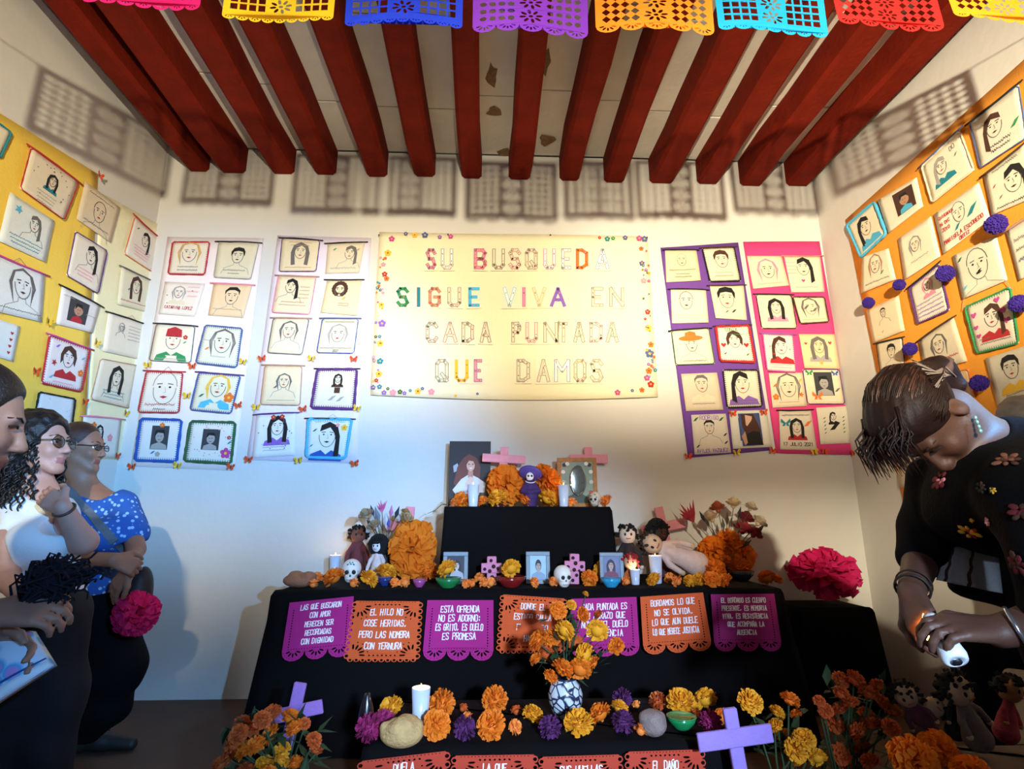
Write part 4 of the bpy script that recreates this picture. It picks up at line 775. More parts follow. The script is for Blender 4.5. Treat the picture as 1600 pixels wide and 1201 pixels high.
placard([668, 937, 771, 937, 771, 1031, 660, 1031], fY-.014, 'mag', MAG, ['ESTA OFRENDA', 'NO ES ADORNO:', 'ES GRITO, ES DUELO', 'ES PROMESA'], 'magenta paper placard reading ESTA OFRENDA NO ES ADORNO', .105, top=.86, step=.15)
placard([782, 927, 886, 934, 882, 1020, 775, 1020], fY-.014, 'or', ORG, ['DONDE EL', 'ESTADO CALLA', 'EL BORDADO', 'HABLA'], 'orange paper placard reading DONDE EL ESTADO CALLA behind the marigold bouquet', .10, top=.82)
placard([893, 935, 994, 932, 999, 1023, 890, 1026], fY-.014, 'mag', MAG, ['CADA PUNTADA ES', 'UN ABRAZO QUE', 'NOMBRA EL DUELO', 'LA AUSENCIA'], 'magenta paper placard reading CADA PUNTADA ES UN ABRAZO, partly behind marigolds', .105, top=.86, step=.15)
placard([1000, 932, 1098, 925, 1112, 1015, 1004, 1022], fY-.018, 'mag', ORG, ['BORDAMOS LO QUE', 'NO SE OLVIDA,', 'LO QUE AUN DUELE', 'LO QUE MERECE JUSTICIA'], 'orange paper placard reading BORDAMOS LO QUE NO SE OLVIDA', .10, top=.88, step=.165)
placard([1110, 928, 1209, 927, 1220, 1016, 1115, 1017], fY-.014, 'mag', 'a41c74', ['EL BORDADO ES CUERPO', 'PRESENTE, ES MEMORIA', 'VIVA, ES RESISTENCIA', 'QUE ACOMPAÑA LA', 'AUSENCIA'], 'dark magenta paper placard reading EL BORDADO ES CUERPO PRESENTE, last on the right', .08, top=.90, step=.14)
RED = 'c8442e'; lfY = lY-.012
placard([560, 1187, 703, 1170, 706, 1300, 548, 1310], lfY-.014, 'or', RED, ['DUELA'], 'red-orange paper placard on the front step, first from the left', .10, top=.86)
placard([706, 1178, 840, 1176, 842, 1300, 700, 1304], lfY-.018, 'or', RED, ['LA QUE'], 'red-orange paper placard on the front step, starting LA QUE', .10, top=.84)
placard([842, 1180, 972, 1176, 976, 1300, 838, 1304], lfY-.014, 'or', RED, ['SUS HUELLAS'], 'red-orange paper placard on the front step, starting SUS HUELLAS', .10, top=.82)
placard([976, 1172, 1100, 1168, 1108, 1296, 976, 1300], lfY-.018, 'or', RED, ['EL DAÑO'], 'red-orange paper placard on the front step, starting EL DAÑO', .10, top=.82)
# ------------------------------------------------------------------ signed-distance modelling (bodies, skulls)
class SDF:
    """smooth union of tapered capsules and ellipsoids on a grid, meshed with surface nets"""
    def __init__(s, h): s.h = h; s.p = []
    def cap(s, a, b, ra, rb=None, k=.02): s.p.append(('c', np.array(a, float), np.array(b, float), ra, ra if rb is None else rb, k, 1)); return s
    def chain(s, pts, rs, k=.02):
        for i in range(len(pts)-1): s.cap(pts[i], pts[i+1], rs[i], rs[i+1], k)
        return s
    def ell(s, c, r, rot=None, k=.02, sign=1):
        s.p.append(('e', np.array(c, float), np.array(r, float), np.array(rot if rot is not None else Matrix.Identity(3), float), 0, k, sign)); return s
    def cut(s, c, r, rot=None, k=.01): return s.ell(c, r, rot, k, -1)
    def plane(s, c, n, k=.004): s.p.append(('p', np.array(c, float), np.array(Vector(n).normalized(), float), 0, 0, k, -1)); return s
    def mesh(s, noise=None):
        h = s.h; lo = np.full(3, 1e9); hi = -lo
        for q in s.p:
            if q[6] < 0: continue
            if q[0] == 'c':
                for e, r in ((q[1], q[3]), (q[2], q[4])): lo = np.minimum(lo, e-r); hi = np.maximum(hi, e+r)
            else: R_ = np.max(q[2]); lo = np.minimum(lo, q[1]-R_); hi = np.maximum(hi, q[1]+R_)
        lo -= 4*h; hi += 4*h; n = np.ceil((hi-lo)/h).astype(int)+1
        ax = [lo[i]+h*np.arange(n[i]) for i in range(3)]; D = np.full(n, .08, np.float32)
        for q in s.p:
            k = q[5]
            if q[0] == 'p':
                X = (ax[0][:, None, None]-q[1][0])*q[2][0]+(ax[1][None, :, None]-q[1][1])*q[2][1]+(ax[2][None, None, :]-q[1][2])*q[2][2]
                D[...] = np.maximum(D, X); continue
            if q[0] == 'c': bl = np.minimum(q[1]-q[3], q[2]-q[4]); bh = np.maximum(q[1]+q[3], q[2]+q[4])
            else: bl = q[1]-np.max(q[2]); bh = q[1]+np.max(q[2])
            i0 = np.clip(np.floor((bl-.05-k-lo)/h).astype(int), 0, n-1); i1 = np.clip(np.ceil((bh+.05+k-lo)/h).astype(int)+1, 1, n)
            sl = tuple(slice(i0[i], i1[i]) for i in range(3))
            X = [ax[i][sl[i]] for i in range(3)]; X = np.stack(np.meshgrid(*X, indexing='ij'), -1).astype(np.float32)
            if q[0] == 'c':
                a, b = q[1], q[2]; ba = b-a; L = max(1e-9, ba@ba); t_ = np.clip(((X-a)@ba)/L, 0, 1); d = np.linalg.norm(X-a-t_[..., None]*ba, axis=-1)-(q[3]+(q[4]-q[3])*t_)
            else:
                Y = (X-q[1])@q[3]; r = q[2]; k0 = np.linalg.norm(Y/r, axis=-1); k1 = np.linalg.norm(Y/(r*r), axis=-1)+1e-9; d = k0*(k0-1)/k1
            o = D[sl]
            if q[6] > 0:
                g = np.clip(.5+.5*(o-d)/k, 0, 1); D[sl] = o*(1-g)+d*g-k*g*(1-g)
            else:
                g = np.clip(.5-.5*(o+d)/k, 0, 1); D[sl] = o*(1-g)-d*g+k*g*(1-g)
        if noise is not None:
            Xg = np.stack(np.meshgrid(*ax, indexing='ij'), -1); D = D+noise(Xg)
        D[0] = D[-1] = .05; D[:, 0] = D[:, -1] = .05; D[:, :, 0] = D[:, :, -1] = .05
        return surface_nets(D, lo, h)
def surface_nets(D, lo, h):
    S = D < 0; n = D.shape
    c = [S[i:n[0]-1+i, j:n[1]-1+j, k:n[2]-1+k] for i in (0, 1) for j in (0, 1) for k in (0, 1)]
    cnt = sum(x.astype(np.int8) for x in c); act = (cnt > 0) & (cnt < 8); idx = np.argwhere(act)
    acc = np.zeros((len(idx), 3)); w = np.zeros(len(idx)); O = [(i, j, k) for i in (0, 1) for j in (0, 1) for k in (0, 1)]
    val = [D[idx[:, 0]+o[0], idx[:, 1]+o[1], idx[:, 2]+o[2]].astype(float) for o in O]
    for a in range(8):
        for b in range(a+1, 8):
            if sum(abs(O[a][i]-O[b][i]) for i in range(3)) != 1: continue
            va, vb = val[a], val[b]; m = (va < 0) != (vb < 0); t_ = np.where(m, va/(va-vb+1e-12*(va == vb)), 0)
            P = np.array(O[a])[None, :]+t_[:, None]*(np.array(O[b])-np.array(O[a]))[None, :]; acc[m] += P[m]; w[m] += 1
    V = lo+h*(idx+acc/w[:, None]); vid = np.full(act.shape, -1); vid[act] = np.arange(len(idx)); F = []
    for ax in range(3):
        sl0 = [slice(None)]*3; sl1 = [slice(None)]*3; sl0[ax] = slice(0, -1); sl1[ax] = slice(1, None)
        A, B = S[tuple(sl0)], S[tuple(sl1)]; e = np.argwhere(A != B); u, v = [(1, 2), (2, 0), (0, 1)][ax]
        e = e[(e[:, u] > 0) & (e[:, v] > 0) & (e[:, u] < n[u]-1) & (e[:, v] < n[v]-1)]
        def g(du, dv): f = e.copy(); f[:, u] += du; f[:, v] += dv; return vid[f[:, 0], f[:, 1], f[:, 2]]
        q = np.stack([g(-1, -1), g(0, -1), g(0, 0), g(-1, 0)], 1); fl = ~A[e[:, 0], e[:, 1], e[:, 2]]; q[fl] = q[fl][:, ::-1]; F.append(q)
    return V, np.concatenate(F)
_geo = {}
def sdf_object(name, sdf, mats, parent=None, origin=None, pick=None, noise=None, smooth=2):
    V, F = sdf.mesh(noise)
    og = np.array(origin if origin is not None else (parent['_o'] if parent is not None and parent.get('_o') else parent.location if parent is not None else (0, 0, 0)), float)
    _geo[name] = (V, F)
    me = bpy.data.meshes.new(name); me.vertices.add(len(V)); me.vertices.foreach_set('co', (V-og).astype(np.float32).ravel())
    me.loops.add(F.size); me.loops.foreach_set('vertex_index', F.astype(np.int32).ravel()); me.polygons.add(len(F))
    me.polygons.foreach_set('loop_start', np.arange(0, F.size, 4, dtype=np.int32)); me.polygons.foreach_set('loop_total', np.full(len(F), 4, np.int32))
    for m in (mats if isinstance(mats, list) else [mats]): me.materials.append(m)
    if pick is not None: me.polygons.foreach_set('material_index', pick(V[F].mean(1)).astype(np.int32))
    me.update(); me.validate(); me.polygons.foreach_set('use_smooth', np.ones(len(me.polygons), bool))
    o = bpy.data.objects.new(name, me); COL.objects.link(o)
    if smooth: md = o.modifiers.new('smooth', 'SMOOTH'); md.iterations = smooth; md.factor = .5
    if parent is not None: o.parent = parent; o['_o'] = tuple(og)
    else: o.location = og
    return o
# ------------------------------------------------------------------ flowers
def marigold_mesh(seed, N=150, w=.15, low=-.35, ruff=.07, base=.35, flat=.82, core=.62):
    rng = random.Random(seed); mb = MB(); m = mat('e88a1c', .75, .25, 30, name='petal_slot')
    for i in range(N):
        f = (i+.5)/N; z = 1-(1-low)*f; q = i*2.39996; s = math.sqrt(max(0, 1-z*z)); d = V3((s*math.cos(q), s*math.sin(q), z)); d = (d+V3([rng.uniform(-.15, .15) for _ in range(3)])).normalized()
        t1 = d.cross(V3((0, 0, 1))); t1 = t1.normalized() if t1.length > .1 else V3((1, 0, 0)); t1 = (t1*math.cos(rng.uniform(-.5, .5))+d.cross(t1)*math.sin(rng.uniform(-.5, .5))).normalized(); nn = t1.cross(d)
        L = rng.uniform(.88, 1.08); ww = w*rng.uniform(.8, 1.3); c = rng.uniform(-.1, .16)
        P = [d*base-t1*ww*.4, d*base+t1*ww*.4, d*L*.72+t1*ww*.9+nn*ruff*.4, d*L*.72-t1*ww*.9+nn*ruff*.4, d*L+t1*ww*.95+nn*(c+rng.uniform(-ruff, ruff)), d*(L*1.04)+nn*(c+rng.uniform(-ruff, ruff)*1.4), d*L-t1*ww*.95+nn*(c+rng.uniform(-ruff, ruff))]
        mb.add([V3((p.x, p.y, p.z*flat)) for p in P], [(0, 1, 2, 3), (3, 2, 4, 5, 6)], m)
    mb.ell((0, 0, 0), (core, core, core*.9*flat), m, n=10, k=6)
    return mb
FLM = []
def _proto(name, mb):
    o = mb.build(name); me = o.data; bpy.data.objects.remove(o); return me
for sd in range(4): FLM.append(_proto('marigold', marigold_mesh(sd)))
POMM = [_proto('marigold', marigold_mesh(20+sd, 150, .13, -.85, .06, .5, .95)) for sd in range(2)]
BUDM = [_proto('petals', marigold_mesh(40+sd, 22, .34, -.1, .14, .25, 1.0)) for sd in range(3)]
TISM = [_proto('tissue', marigold_mesh(60+sd, 130, .17, -.6, .2, .12, 1.0, .3)) for sd in range(3)]
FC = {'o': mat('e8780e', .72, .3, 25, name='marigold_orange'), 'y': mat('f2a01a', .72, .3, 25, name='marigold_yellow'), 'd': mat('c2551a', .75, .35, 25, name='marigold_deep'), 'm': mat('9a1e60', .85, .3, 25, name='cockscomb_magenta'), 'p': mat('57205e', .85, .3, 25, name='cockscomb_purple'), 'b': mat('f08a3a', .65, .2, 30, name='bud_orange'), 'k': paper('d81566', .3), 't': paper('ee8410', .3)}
def flower(me, c, loc, r, rot=None, name='marigold_flower', parent=None):
    o = bpy.data.objects.new(name, me); COL.objects.link(o); o.location = loc; o.scale = (r, r, r) if not isinstance(r, tuple) else r
    if rot: o.rotation_euler = rot
    o.material_slots[0].link = 'OBJECT'; o.material_slots[0].material = FC[c]
    if parent is not None: o.parent = parent
    return o
def mpp(p): return (p-CAM).dot(_cr @ V3((0, 0, -1)))/FPX
_fr = random.Random(77)
def put_flower(px, py, rp, c, kind, surf, phrase, group):
    """head whose middle shows at px,py lying on a surface (z) - its foot is rp below"""
    base = onZ(px, py+rp*.8, surf); y0, y1 = (tY+.02, -.14) if surf > .5 else (lY+.02, lY+.48)
    r = rp*mpp(onY(px, py, max(y0, min(y1, base.y))))
    if surf > .5 and 676 < px < 990: y1 = pY-.012-r*.9
    Y = max(y0+r*.8, min(y1, base.y)); q = onY(px, py, Y); p = V3((q.x, Y, surf+r*.80))
    me = _fr.choice({'m': FLM, 'p': POMM, 'b': BUDM}[kind]); nm = {'m': 'marigold_flower', 'p': 'marigold_flower', 'b': 'marigold_bud'}[kind]
    o = flower(me, c, p, r, (R(_fr.uniform(15, 65)), R(_fr.uniform(-25, 25)), _fr.uniform(0, 6)), nm); return tag(o, phrase, 'flower', group)
def put_ped(px, py, rp, c, kind, phrase, d=3.38):
    q = at(px, py, d); r = rp*mpp(q); p = V3((q.x, q.y, ZP+r*.80)); me = _fr.choice({'m': FLM, 'p': POMM, 'b': BUDM}[kind])
    return tag(flower(me, c, p, r, (R(_fr.uniform(15, 50)), 0, _fr.uniform(0, 6)), 'marigold_flower'), phrase, 'flower', 'marigolds on the top step')
GT, GB = 'marigolds on the altar table', 'marigolds on the front step'
for a in [(522, 903, 17, 'o', 'm', 'full orange marigold below the left candle on the table'), (496, 903, 9, 'b', 'b', 'small orange flower left of the full marigold below left candle'), (489, 914, 8, 'b', 'b', 'small orange flower beside the bread at the table\'s left end'),
 (552, 914, 9, 'b', 'b', 'small orange flower below the skull with teal writing'), (576, 905, 15, 'y', 'm', 'yellow-orange marigold just right of the skull with teal writing'), (603, 896, 17, 'y', 'm', 'yellow-orange marigold in front of the white-dressed doll'), (617, 914, 9, 'b', 'b', 'small orange flower right of the blue bowl'), (633, 911, 9, 'b', 'b', 'second small orange flower right of the blue bowl'),
 (668, 893, 17, 'o', 'p', 'round orange marigold left of the first photo frame'), (727, 912, 8, 'b', 'b', 'small orange flower right of the green bowl'), (738, 914, 8, 'b', 'b', 'small orange flower left of the pink cross, lower one'), (750, 904, 9, 'b', 'b', 'small orange flower at the foot of the left dotted cross'), (757, 914, 8, 'b', 'b', 'small orange flower below the left dotted cross'), (767, 914, 9, 'b', 'b', 'small orange flower left of the red bowl'),
 (834, 913, 9, 'b', 'b', 'small orange flower below the middle photo frame'), (863, 912, 9, 'b', 'b', 'small orange flower left of the plain white skull'), (921, 904, 13, 'o', 'p', 'orange marigold right of the plain white skull'), (942, 889, 17, 'y', 'm', 'yellow-orange marigold in front of the right photo frame'),
 (979, 909, 8, 'b', 'b', 'small orange flower left of the small lit jar'), (1023, 910, 13, 'y', 'm', 'yellow marigold at the foot of the right candle'), (1047, 904, 9, 'b', 'b', 'small orange flower right of the right candle'), (1059, 909, 9, 'b', 'b', 'small orange flower between right candle and yellow marigolds'), (1062, 888, 17, 'o', 'm', 'orange marigold on green leaves by the lying doll'),
 (1078, 908, 10, 'y', 'p', 'small yellow marigold right of the right candle'), (1094, 905, 11, 'y', 'p', 'second small yellow marigold right of the right candle'), (1118, 892, 17, 'o', 'p', 'orange marigold below the right flower arrangement'), (1113, 908, 13, 'o', 'm', 'low orange marigold in front of the right flower arrangement'), (1133, 907, 12, 'o', 'm', 'low orange marigold left of the dark bowl'), (1155, 888, 18, 'o', 'p', 'large orange marigold on the dark bowl'), (1198, 903, 13, 'o', 'm', 'flat orange marigold at the table\'s right end'), (1214, 906, 9, 'o', 'm', 'last small orange marigold on the table\'s right edge')]: put_flower(a[0], a[1], a[2], a[3], a[4], ZT+.002, a[5], GT)
for a in [(722, 778, 13, 'o', 'p', 'orange marigold behind the left candle, top step'), (711, 785, 8, 'b', 'm', 'small orange marigold left of the left candle, top step'), (778, 776, 16, 'y', 'm', 'yellow marigold left of the purple-hatted figure'), (755, 783, 10, 'o', 'm', 'orange marigold right of the left candle, top step'), (819, 783, 12, 'o', 'm', 'orange marigold at the feet of the purple-hatted figure'), (855, 774, 15, 'y', 'm', 'yellow marigold right of the purple-hatted figure'), (894, 786, 8, 'b', 'b', 'small orange flower right of the right candle, top step'), (948, 783, 11, 'b', 'm', 'orange flower behind the painted skull, top step')]: put_ped(*a)
for a in [(611, 1110, 21, 'y', 'm', 'large yellow-orange marigold left of the front candle'), (690, 1101, 21, 'o', 'p', 'large orange marigold right of the front candle'), (682, 1135, 22, 'o', 'm', 'wide orange marigold beside the lumpy bread'), (773, 1094, 20, 'o', 'p', 'orange marigold at the back, left of the vase'), (767, 1137, 22, 'o', 'p', 'round orange marigold in front, left of the vase'), (723, 1108, 8, 'd', 'b', 'small dark orange bud above the purple cockscomb'), (731, 1122, 9, 'b', 'b', 'small orange bud on the purple cockscomb'), (803, 1138, 12, 'b', 'b', 'small orange flower in front between round marigold and vase'), (807, 1112, 9, 'd', 'b', 'small dark orange flower left of the vase'), (832, 1119, 17, 'y', 'm', 'yellow-orange marigold touching the vase\'s left side'),
 (576, 1150, 22, 'm', 'p', 'magenta cockscomb head at the left end of front step'), (600, 1132, 20, 'm', 'p', 'magenta cockscomb head behind the lumpy bread'), (725, 1140, 19, 'p', 'p', 'purple cockscomb head between two orange marigolds'), (860, 1146, 18, 'p', 'p', 'dark purple cockscomb head below the vase'), (904, 1134, 23, 'y', 'm', 'large yellow marigold in front of the vase'), (938, 1117, 19, 'o', 'm', 'orange marigold right of the vase'), (968, 1108, 14, 'y', 'm', 'yellow marigold under the violet cockscomb'), (974, 1130, 18, 'p', 'p', 'purple cockscomb head left of the grey wool'), (972, 1092, 15, 'p', 'p', 'violet cockscomb head at the back of front step'), (995, 1102, 7, 'b', 'b', 'tiny orange bud above the grey wool'), (1001, 1143, 11, 'b', 'b', 'small orange bud in front of the grey wool'), (1028, 1096, 14, 'd', 'p', 'dull orange marigold behind the grey wool'), (1064, 1099, 22, 'y', 'm', 'large yellow marigold on the green bowl'), (1103, 1094, 18, 'y', 'm', 'yellow marigold at the back right of front step'), (1088, 1117, 9, 'b', 'b', 'small pale orange bud right of the green bowl'), (1110, 1131, 19, 'm', 'p', 'magenta cockscomb head behind the lavender cross'), (1128, 1122, 14, 'o', 'm', 'orange marigold peeking over the lavender cross arm')]: put_flower(a[0], a[1], a[2], a[3], a[4], ZL+.002, a[5], GB)
# ------------------------------------------------------------------ candles
GLASS = mat('c8d4ea', .25, .05, 10, name='milky_glass', sss=.3); WAX = mat('f4efe6', .5, .03, 10, name='wax', sss=.4)
FLAME = mat('ffb45a', .5, 0, name='flame', emit=14)
def candle(base, w, h, label, lit=True, fill=.82, power=.5):
    T = thing('votive_candle', label, 'candle', base, 'votive candles'); r = w/2
    mb = MB(); mb.lathe([(r*.74, 0), (r*.78, .004), (r, h), (r*.93, h), (r*.72, .008)], GLASS, base, 20); mb.build('glass', T)
    mb = MB(); zt = h*fill; rr = lambda z: r*(.70+.20*z/h); mb.lathe([(rr(.01), .010), (rr(zt), zt), (rr(zt)*.55, zt-.004), (.001, zt-.006)], WAX, base, 18); mb.build('wax', T)
    b = V3(base)+V3((0, 0, zt-.006)); MB().tube([b, b+V3((.001, 0, .012))], .0012, mat('1c1410', name='wick'), 5).build('wick', T)
    if lit:
        MB().lathe([(.0006, .008), (.0042, .014), (.0050, .019), (.0034, .028), (.0006, .042)], FLAME, b, 10).build('flame', T)
        lamp('candle_light', 'POINT', b+V3((0, 0, .03)), None, power, (1, .55, .2), .012)
    return T
def tb(px, py):
    p = onZ(px, py, ZT+.002)
    if 676 < px < 990 and p.y > pY-.04: q = onY(px, py, pY-.04); p = V3((q.x, q.y, ZT+.002))
    return p
def lo_(px, py): return onZ(px, py, ZL+.002)
def pdst(px, d): p = at(px, 790, d); return V3((p.x, p.y, ZP))
p = tb(522, 899); candle(p, .066, .118, 'lit white votive candle at the left end of the altar table', power=.7)
p = tb(1026, 911); candle(p, .070, .142, 'lit white votive candle on the right half of altar table', power=.7)
p = tb(993, 913); candle(p, .052, .075, 'small glowing candle jar in front of the red-haired doll', power=.9, fill=.6)
candle(pdst(739, 3.345), .068, .125, 'lit white votive candle in front of the portrait photo, top step', power=.5)
candle(pdst(881, 3.345), .066, .125, 'lit white votive candle in front of the ornate frame, top step', power=.5)
p = lo_(656, 1136); candle(p, .066, .128, 'lit white votive candle on the front step', power=.6)
# ------------------------------------------------------------------ crosses
def cross(c, w, h, arm, tk, dp, hexc, label, rot=0, lean=0, name='wooden_cross', armz=.7, holes=(), arot=None):
    T = thing(name, label, 'cross', c); m = mat(hexc, .75, .12, 40, bump=.2, name='paint_'+hexc); M_ = Matrix.Rotation(rot, 3, 'Y') @ Matrix.Rotation(-lean, 3, 'X')
    c = V3(c)
    MB().box(c+M_ @ V3((0, 0, h/2)), (tk, dp, h), m, M_, bev=.003).build('upright', T)
    MB().box(c+M_ @ V3((0, -dp*.35, h*armz)), (w, dp*.8, arm), m, M_ if arot is None else Matrix.Rotation(arot, 3, 'Y'), bev=.003).build('crossbar', T)
    for x, z, r in holes:
        MB().lathe([(r, -.001), (r, .001), (r*.5, .0016)], mat('2a1216', .8, name='painted_dot'), c+M_ @ V3((x, -dp*.78, z)), 12, M_ @ Matrix.Rotation(R(90), 3, 'X')).build('painted_dot', T)
    return T
d = 3.60; s = pxm(760, d)
c = at(783, 790, d); cross((c.x, c.y, ZP), 68*s, 94*s, 13*s, 13*s, .016, 'ee9aa4', 'pink wooden cross beside the portrait photo, top step', R(3), .02, armz=.80)
d = 3.68; s = pxm(730, d); c = at(922, 790, d); cross((c.x, c.y, ZP), 60*s, 94*s, 14*s, 13*s, .016, 'ee9aa4', 'pink wooden cross behind the ornate frame, top step', 0, .015, armz=.80)
d = 3.66; s = pxm(830, d); c = at(632, 885, d); cross((c.x, c.y, ZT+.002), 70*s, 101*s, 15*s, 14*s, .016, 'e58c98', 'pink wooden cross behind the left flower arrangement', R(3), .01, armz=.70)
c = at(1052, 885, d); cross((c.x, c.y, ZT+.002), 70*s, 102*s, 15*s, 14*s, .016, 'df8c92', 'pink wooden cross behind the black-haired doll, leaning left', R(-10), .01, armz=.70)
s = pxm(890, 3.05)
hp = lambda P: [(x*s, z*s, r*s) for x, z, r in P]
b = tb(768, 912); cross(b, 33*s, 42*s, 15*s, 15*s, .03, 'd88ab0', 'small pink cross with dark dots left of the middle frame', 0, 0, 'dotted_cross', .58, hp([(-1, 36, 2.6), (3, 27, 3.2), (-11, 23, 2.6), (10, 24, 2.6), (-3, 20, 3), (1, 11, 3), (-2, 4, 2.4)]))
b = tb(897, 912); cross(b, 33*s, 46*s, 15*s, 15*s, .03, 'd88ab0', 'small pink cross with dark dots behind the plain skull', R(2), 0, 'dotted_cross', .60, hp([(-3, 40, 2.6), (1, 32, 3.2), (-11, 26, 2.8), (-1, 22, 3), (11, 27, 2.8), (7, 21, 2), (3, 14, 2.6), (-3, 6, 2.6)]))
d = 2.45; s = pxm(1110, d); c = at(428, 1250, d); c.z = 0; tp = at(470, 1066, d); cross(c, 88*s, (tp-c).length, 20*s, 19*s, .016, 'a878c8', 'lavender cross tilted behind the left marigold plant', math.atan2(tp.x-c.x, tp.z), 0, armz=.755, arot=R(-11))
d = 1.96; s = pxm(1160, d); c = at(1182, 1330, d); cross((c.x, c.y, 0.0), 121*s, c.z*0+at(1155, 1104, d).z, 27*s, 22*s, .018, '9a80d8', 'large lavender cross standing at the right of front step', R(-6), 0, armz=.82)
# ------------------------------------------------------------------ photographs and frames
def picture(T, P0, ux, uz, n, w, h, paint, name='photo'):
    """flat print of width w, height h, foot centre P0; paint(F) draws in unit coordinates"""
    fn = lambda u, v, hh=0: P0+ux*((u-.5)*w)+uz*(v*h)+n*hh
    mb = MB(); F = Flat(fn, mb, .0006, .0005); paint(F); return mb.build(name, T)
SK = mat('c99a7c', .8, .1, 30, name='print_skin'); prt = lambda h: mat(h, .6, .1, 30, name='print_'+h)
EL = lambda cx, cy, a, b, n=14: [(cx+a*math.cos(2*math.pi*k/n), cy+b*math.sin(2*math.pi*k/n)) for k in range(n)]
def face_paint(F, bg, hair, skin, cloth, cx=.5, cy=.58, s=.34, hairstyle='long'):
    F.fill([(0, 0), (1, 0), (1, 1), (0, 1)], prt(bg)); X = lambda p: (cx+p[0]*s, cy+p[1]*s*.9)
    F.fill([X(p) for p in [(-.62, -1), (-.68, 0), (-.45, .55), (0, .78), (.45, .55), (.68, 0), (.62, -1)]] if hairstyle == 'long' else EL(cx, cy+.09*s, .47*s, .62*s), prt(hair))
    F.fill([X((-1.2, -1.7)), X((1.2, -1.7)), X((1, -.95)), X((.25, -.62)), X((-.25, -.62)), X((-1, -.95))], prt(cloth))
    F.fill([X((-.18, -.72)), X((.18, -.72)), X((.16, -.4)), X((-.16, -.4))], prt(skin)); F.fill(EL(cx, cy-.02*s, .37*s, .48*s), prt(skin))
    F.fill([X(p) for p in [(-.38, .1), (-.3, .45), (0, .55), (.3, .45), (.38, .1), (.2, .32), (-.1, .34)]], prt(hair))
    for sx in (-1, 1): F.fill(EL(cx+sx*.16*s, cy+.04*s, .06*s, .03*s, 6), prt('241a18')); F.stroke([X((sx*.08, .15)), X((sx*.25, .14))], .02, prt(hair))
    F.stroke([X((.02, .05)), X((.06, -.12)), X((-.02, -.14))], .012, prt('9a6a52')); F.fill([X((-.13, -.26)), X((0, -.23)), X((.13, -.26)), X((0, -.33))], prt('a84a48'))
def frame(base, w, h, bw, fm_, paint, label, lean=.12, yaw=0, name='photo_frame', th=.014):
    T = thing(name, label, 'frame', base, None); M_ = Matrix.Rotation(yaw, 3, 'Z') @ Matrix.Rotation(-lean, 3, 'X'); ux, uy, uz = M_ @ V3((1, 0, 0)), M_ @ V3((0, 1, 0)), M_ @ V3((0, 0, 1)); B = V3(base)
    for (cx, cz, a, b) in [(0, bw/2, w, bw), (0, h-bw/2, w, bw), (-w/2+bw/2, h/2, bw, h-2*bw), (w/2-bw/2, h/2, bw, h-2*bw)]: MB().box(B+ux*cx+uz*cz, (a, th, b), fm_, M_, bev=.002).build('frame_side', T)
    MB().box(B+uz*h/2+uy*th*.2, (w-bw, th*.4, h-bw), mat('30261e', name='backing'), M_).build('backing', T)
    picture(T, B+uz*bw-uy*th*.15, ux, uz, -uy, w-2*bw, h-2*bw, paint)
    MB().box(B+uz*h*.25+uy*(th*.5+.02+h*.02), (w*.3, .003, h*.5), mat('30261e', name='backing'), M_ @ Matrix.Rotation(.25, 3, 'X')).build('stand', T)
    return T
SIL = mat('74899a', .5, .15, 30, name='silver_frame'); s = pxm(880, 3.0)
frame(tb(711, 913), 40*s, 50*s, 6.5*s, SIL, lambda F: face_paint(F, '2c3448', '1c1a22', 'c8c0c4', 'a8b0c0', .58, .6, .36), 'silver photo frame of young woman, left on the altar table', .1, .02)
frame(tb(841, 912), 39*s, 50*s, 6.5*s, SIL, lambda F: face_paint(F, 'a8d0ea', '22242e', 'b4a8a8', '8aa8c8', .52, .56, .4, 'short'), 'silver photo frame of short-haired person, middle of the altar table', .1, -.03)
frame(tb(957, 911), 39*s, 48*s, 6*s, SIL, lambda F: face_paint(F, '6a7aa8', '2a2834', 'b8a0a4', '7a3a54', .45, .6, .4), 'silver photo frame of two people, right on the altar table', .1, -.12)
d = 3.56; s = pxm(730, d); gold = mat('b07a44', .6, .3, 50, bump=.4, name='carved_wood')
c = at(903, 790, d); fh = (790-713)*s
T = frame((c.x, c.y, ZP), 62*s, fh, 6.5*s, gold, lambda F: (face_paint(F, '8a9a86', '1e2a26', '6f7f70', '3a4a40', .5, .5, .5, 'short'), [F.fill(EL(x, y, .07, .05, 7), prt(cc)) for x, y, cc in [(.1, .92, '4a1a1a'), (.2, .95, 'e8e0d0'), (.9, .92, '4a1a1a'), (.8, .95, 'e8e0d0'), (.06, .75, 'e0d8c8'), (.94, .75, 'e0d8c8'), (.06, .5, 'cfc8b8'), (.94, .5, 'cfc8b8'), (.08, .25, 'b8443a'), (.92, .25, 'b8443a'), (.12, .1, 'e8e0d0'), (.88, .1, 'b8443a')]]), 'ornate brown wooden frame with a glassy dark portrait, top step', .08, -.10, 'ornate_frame', .02)
MB().ell(V3((c.x+.004, c.y-.012, ZP+fh*.53)), (13*s, .003, 24*s), mat('c8ccc0', .06, .05, 10, name='glass_glint', metal=.85), n=20, k=8).build('glass_dome', T)
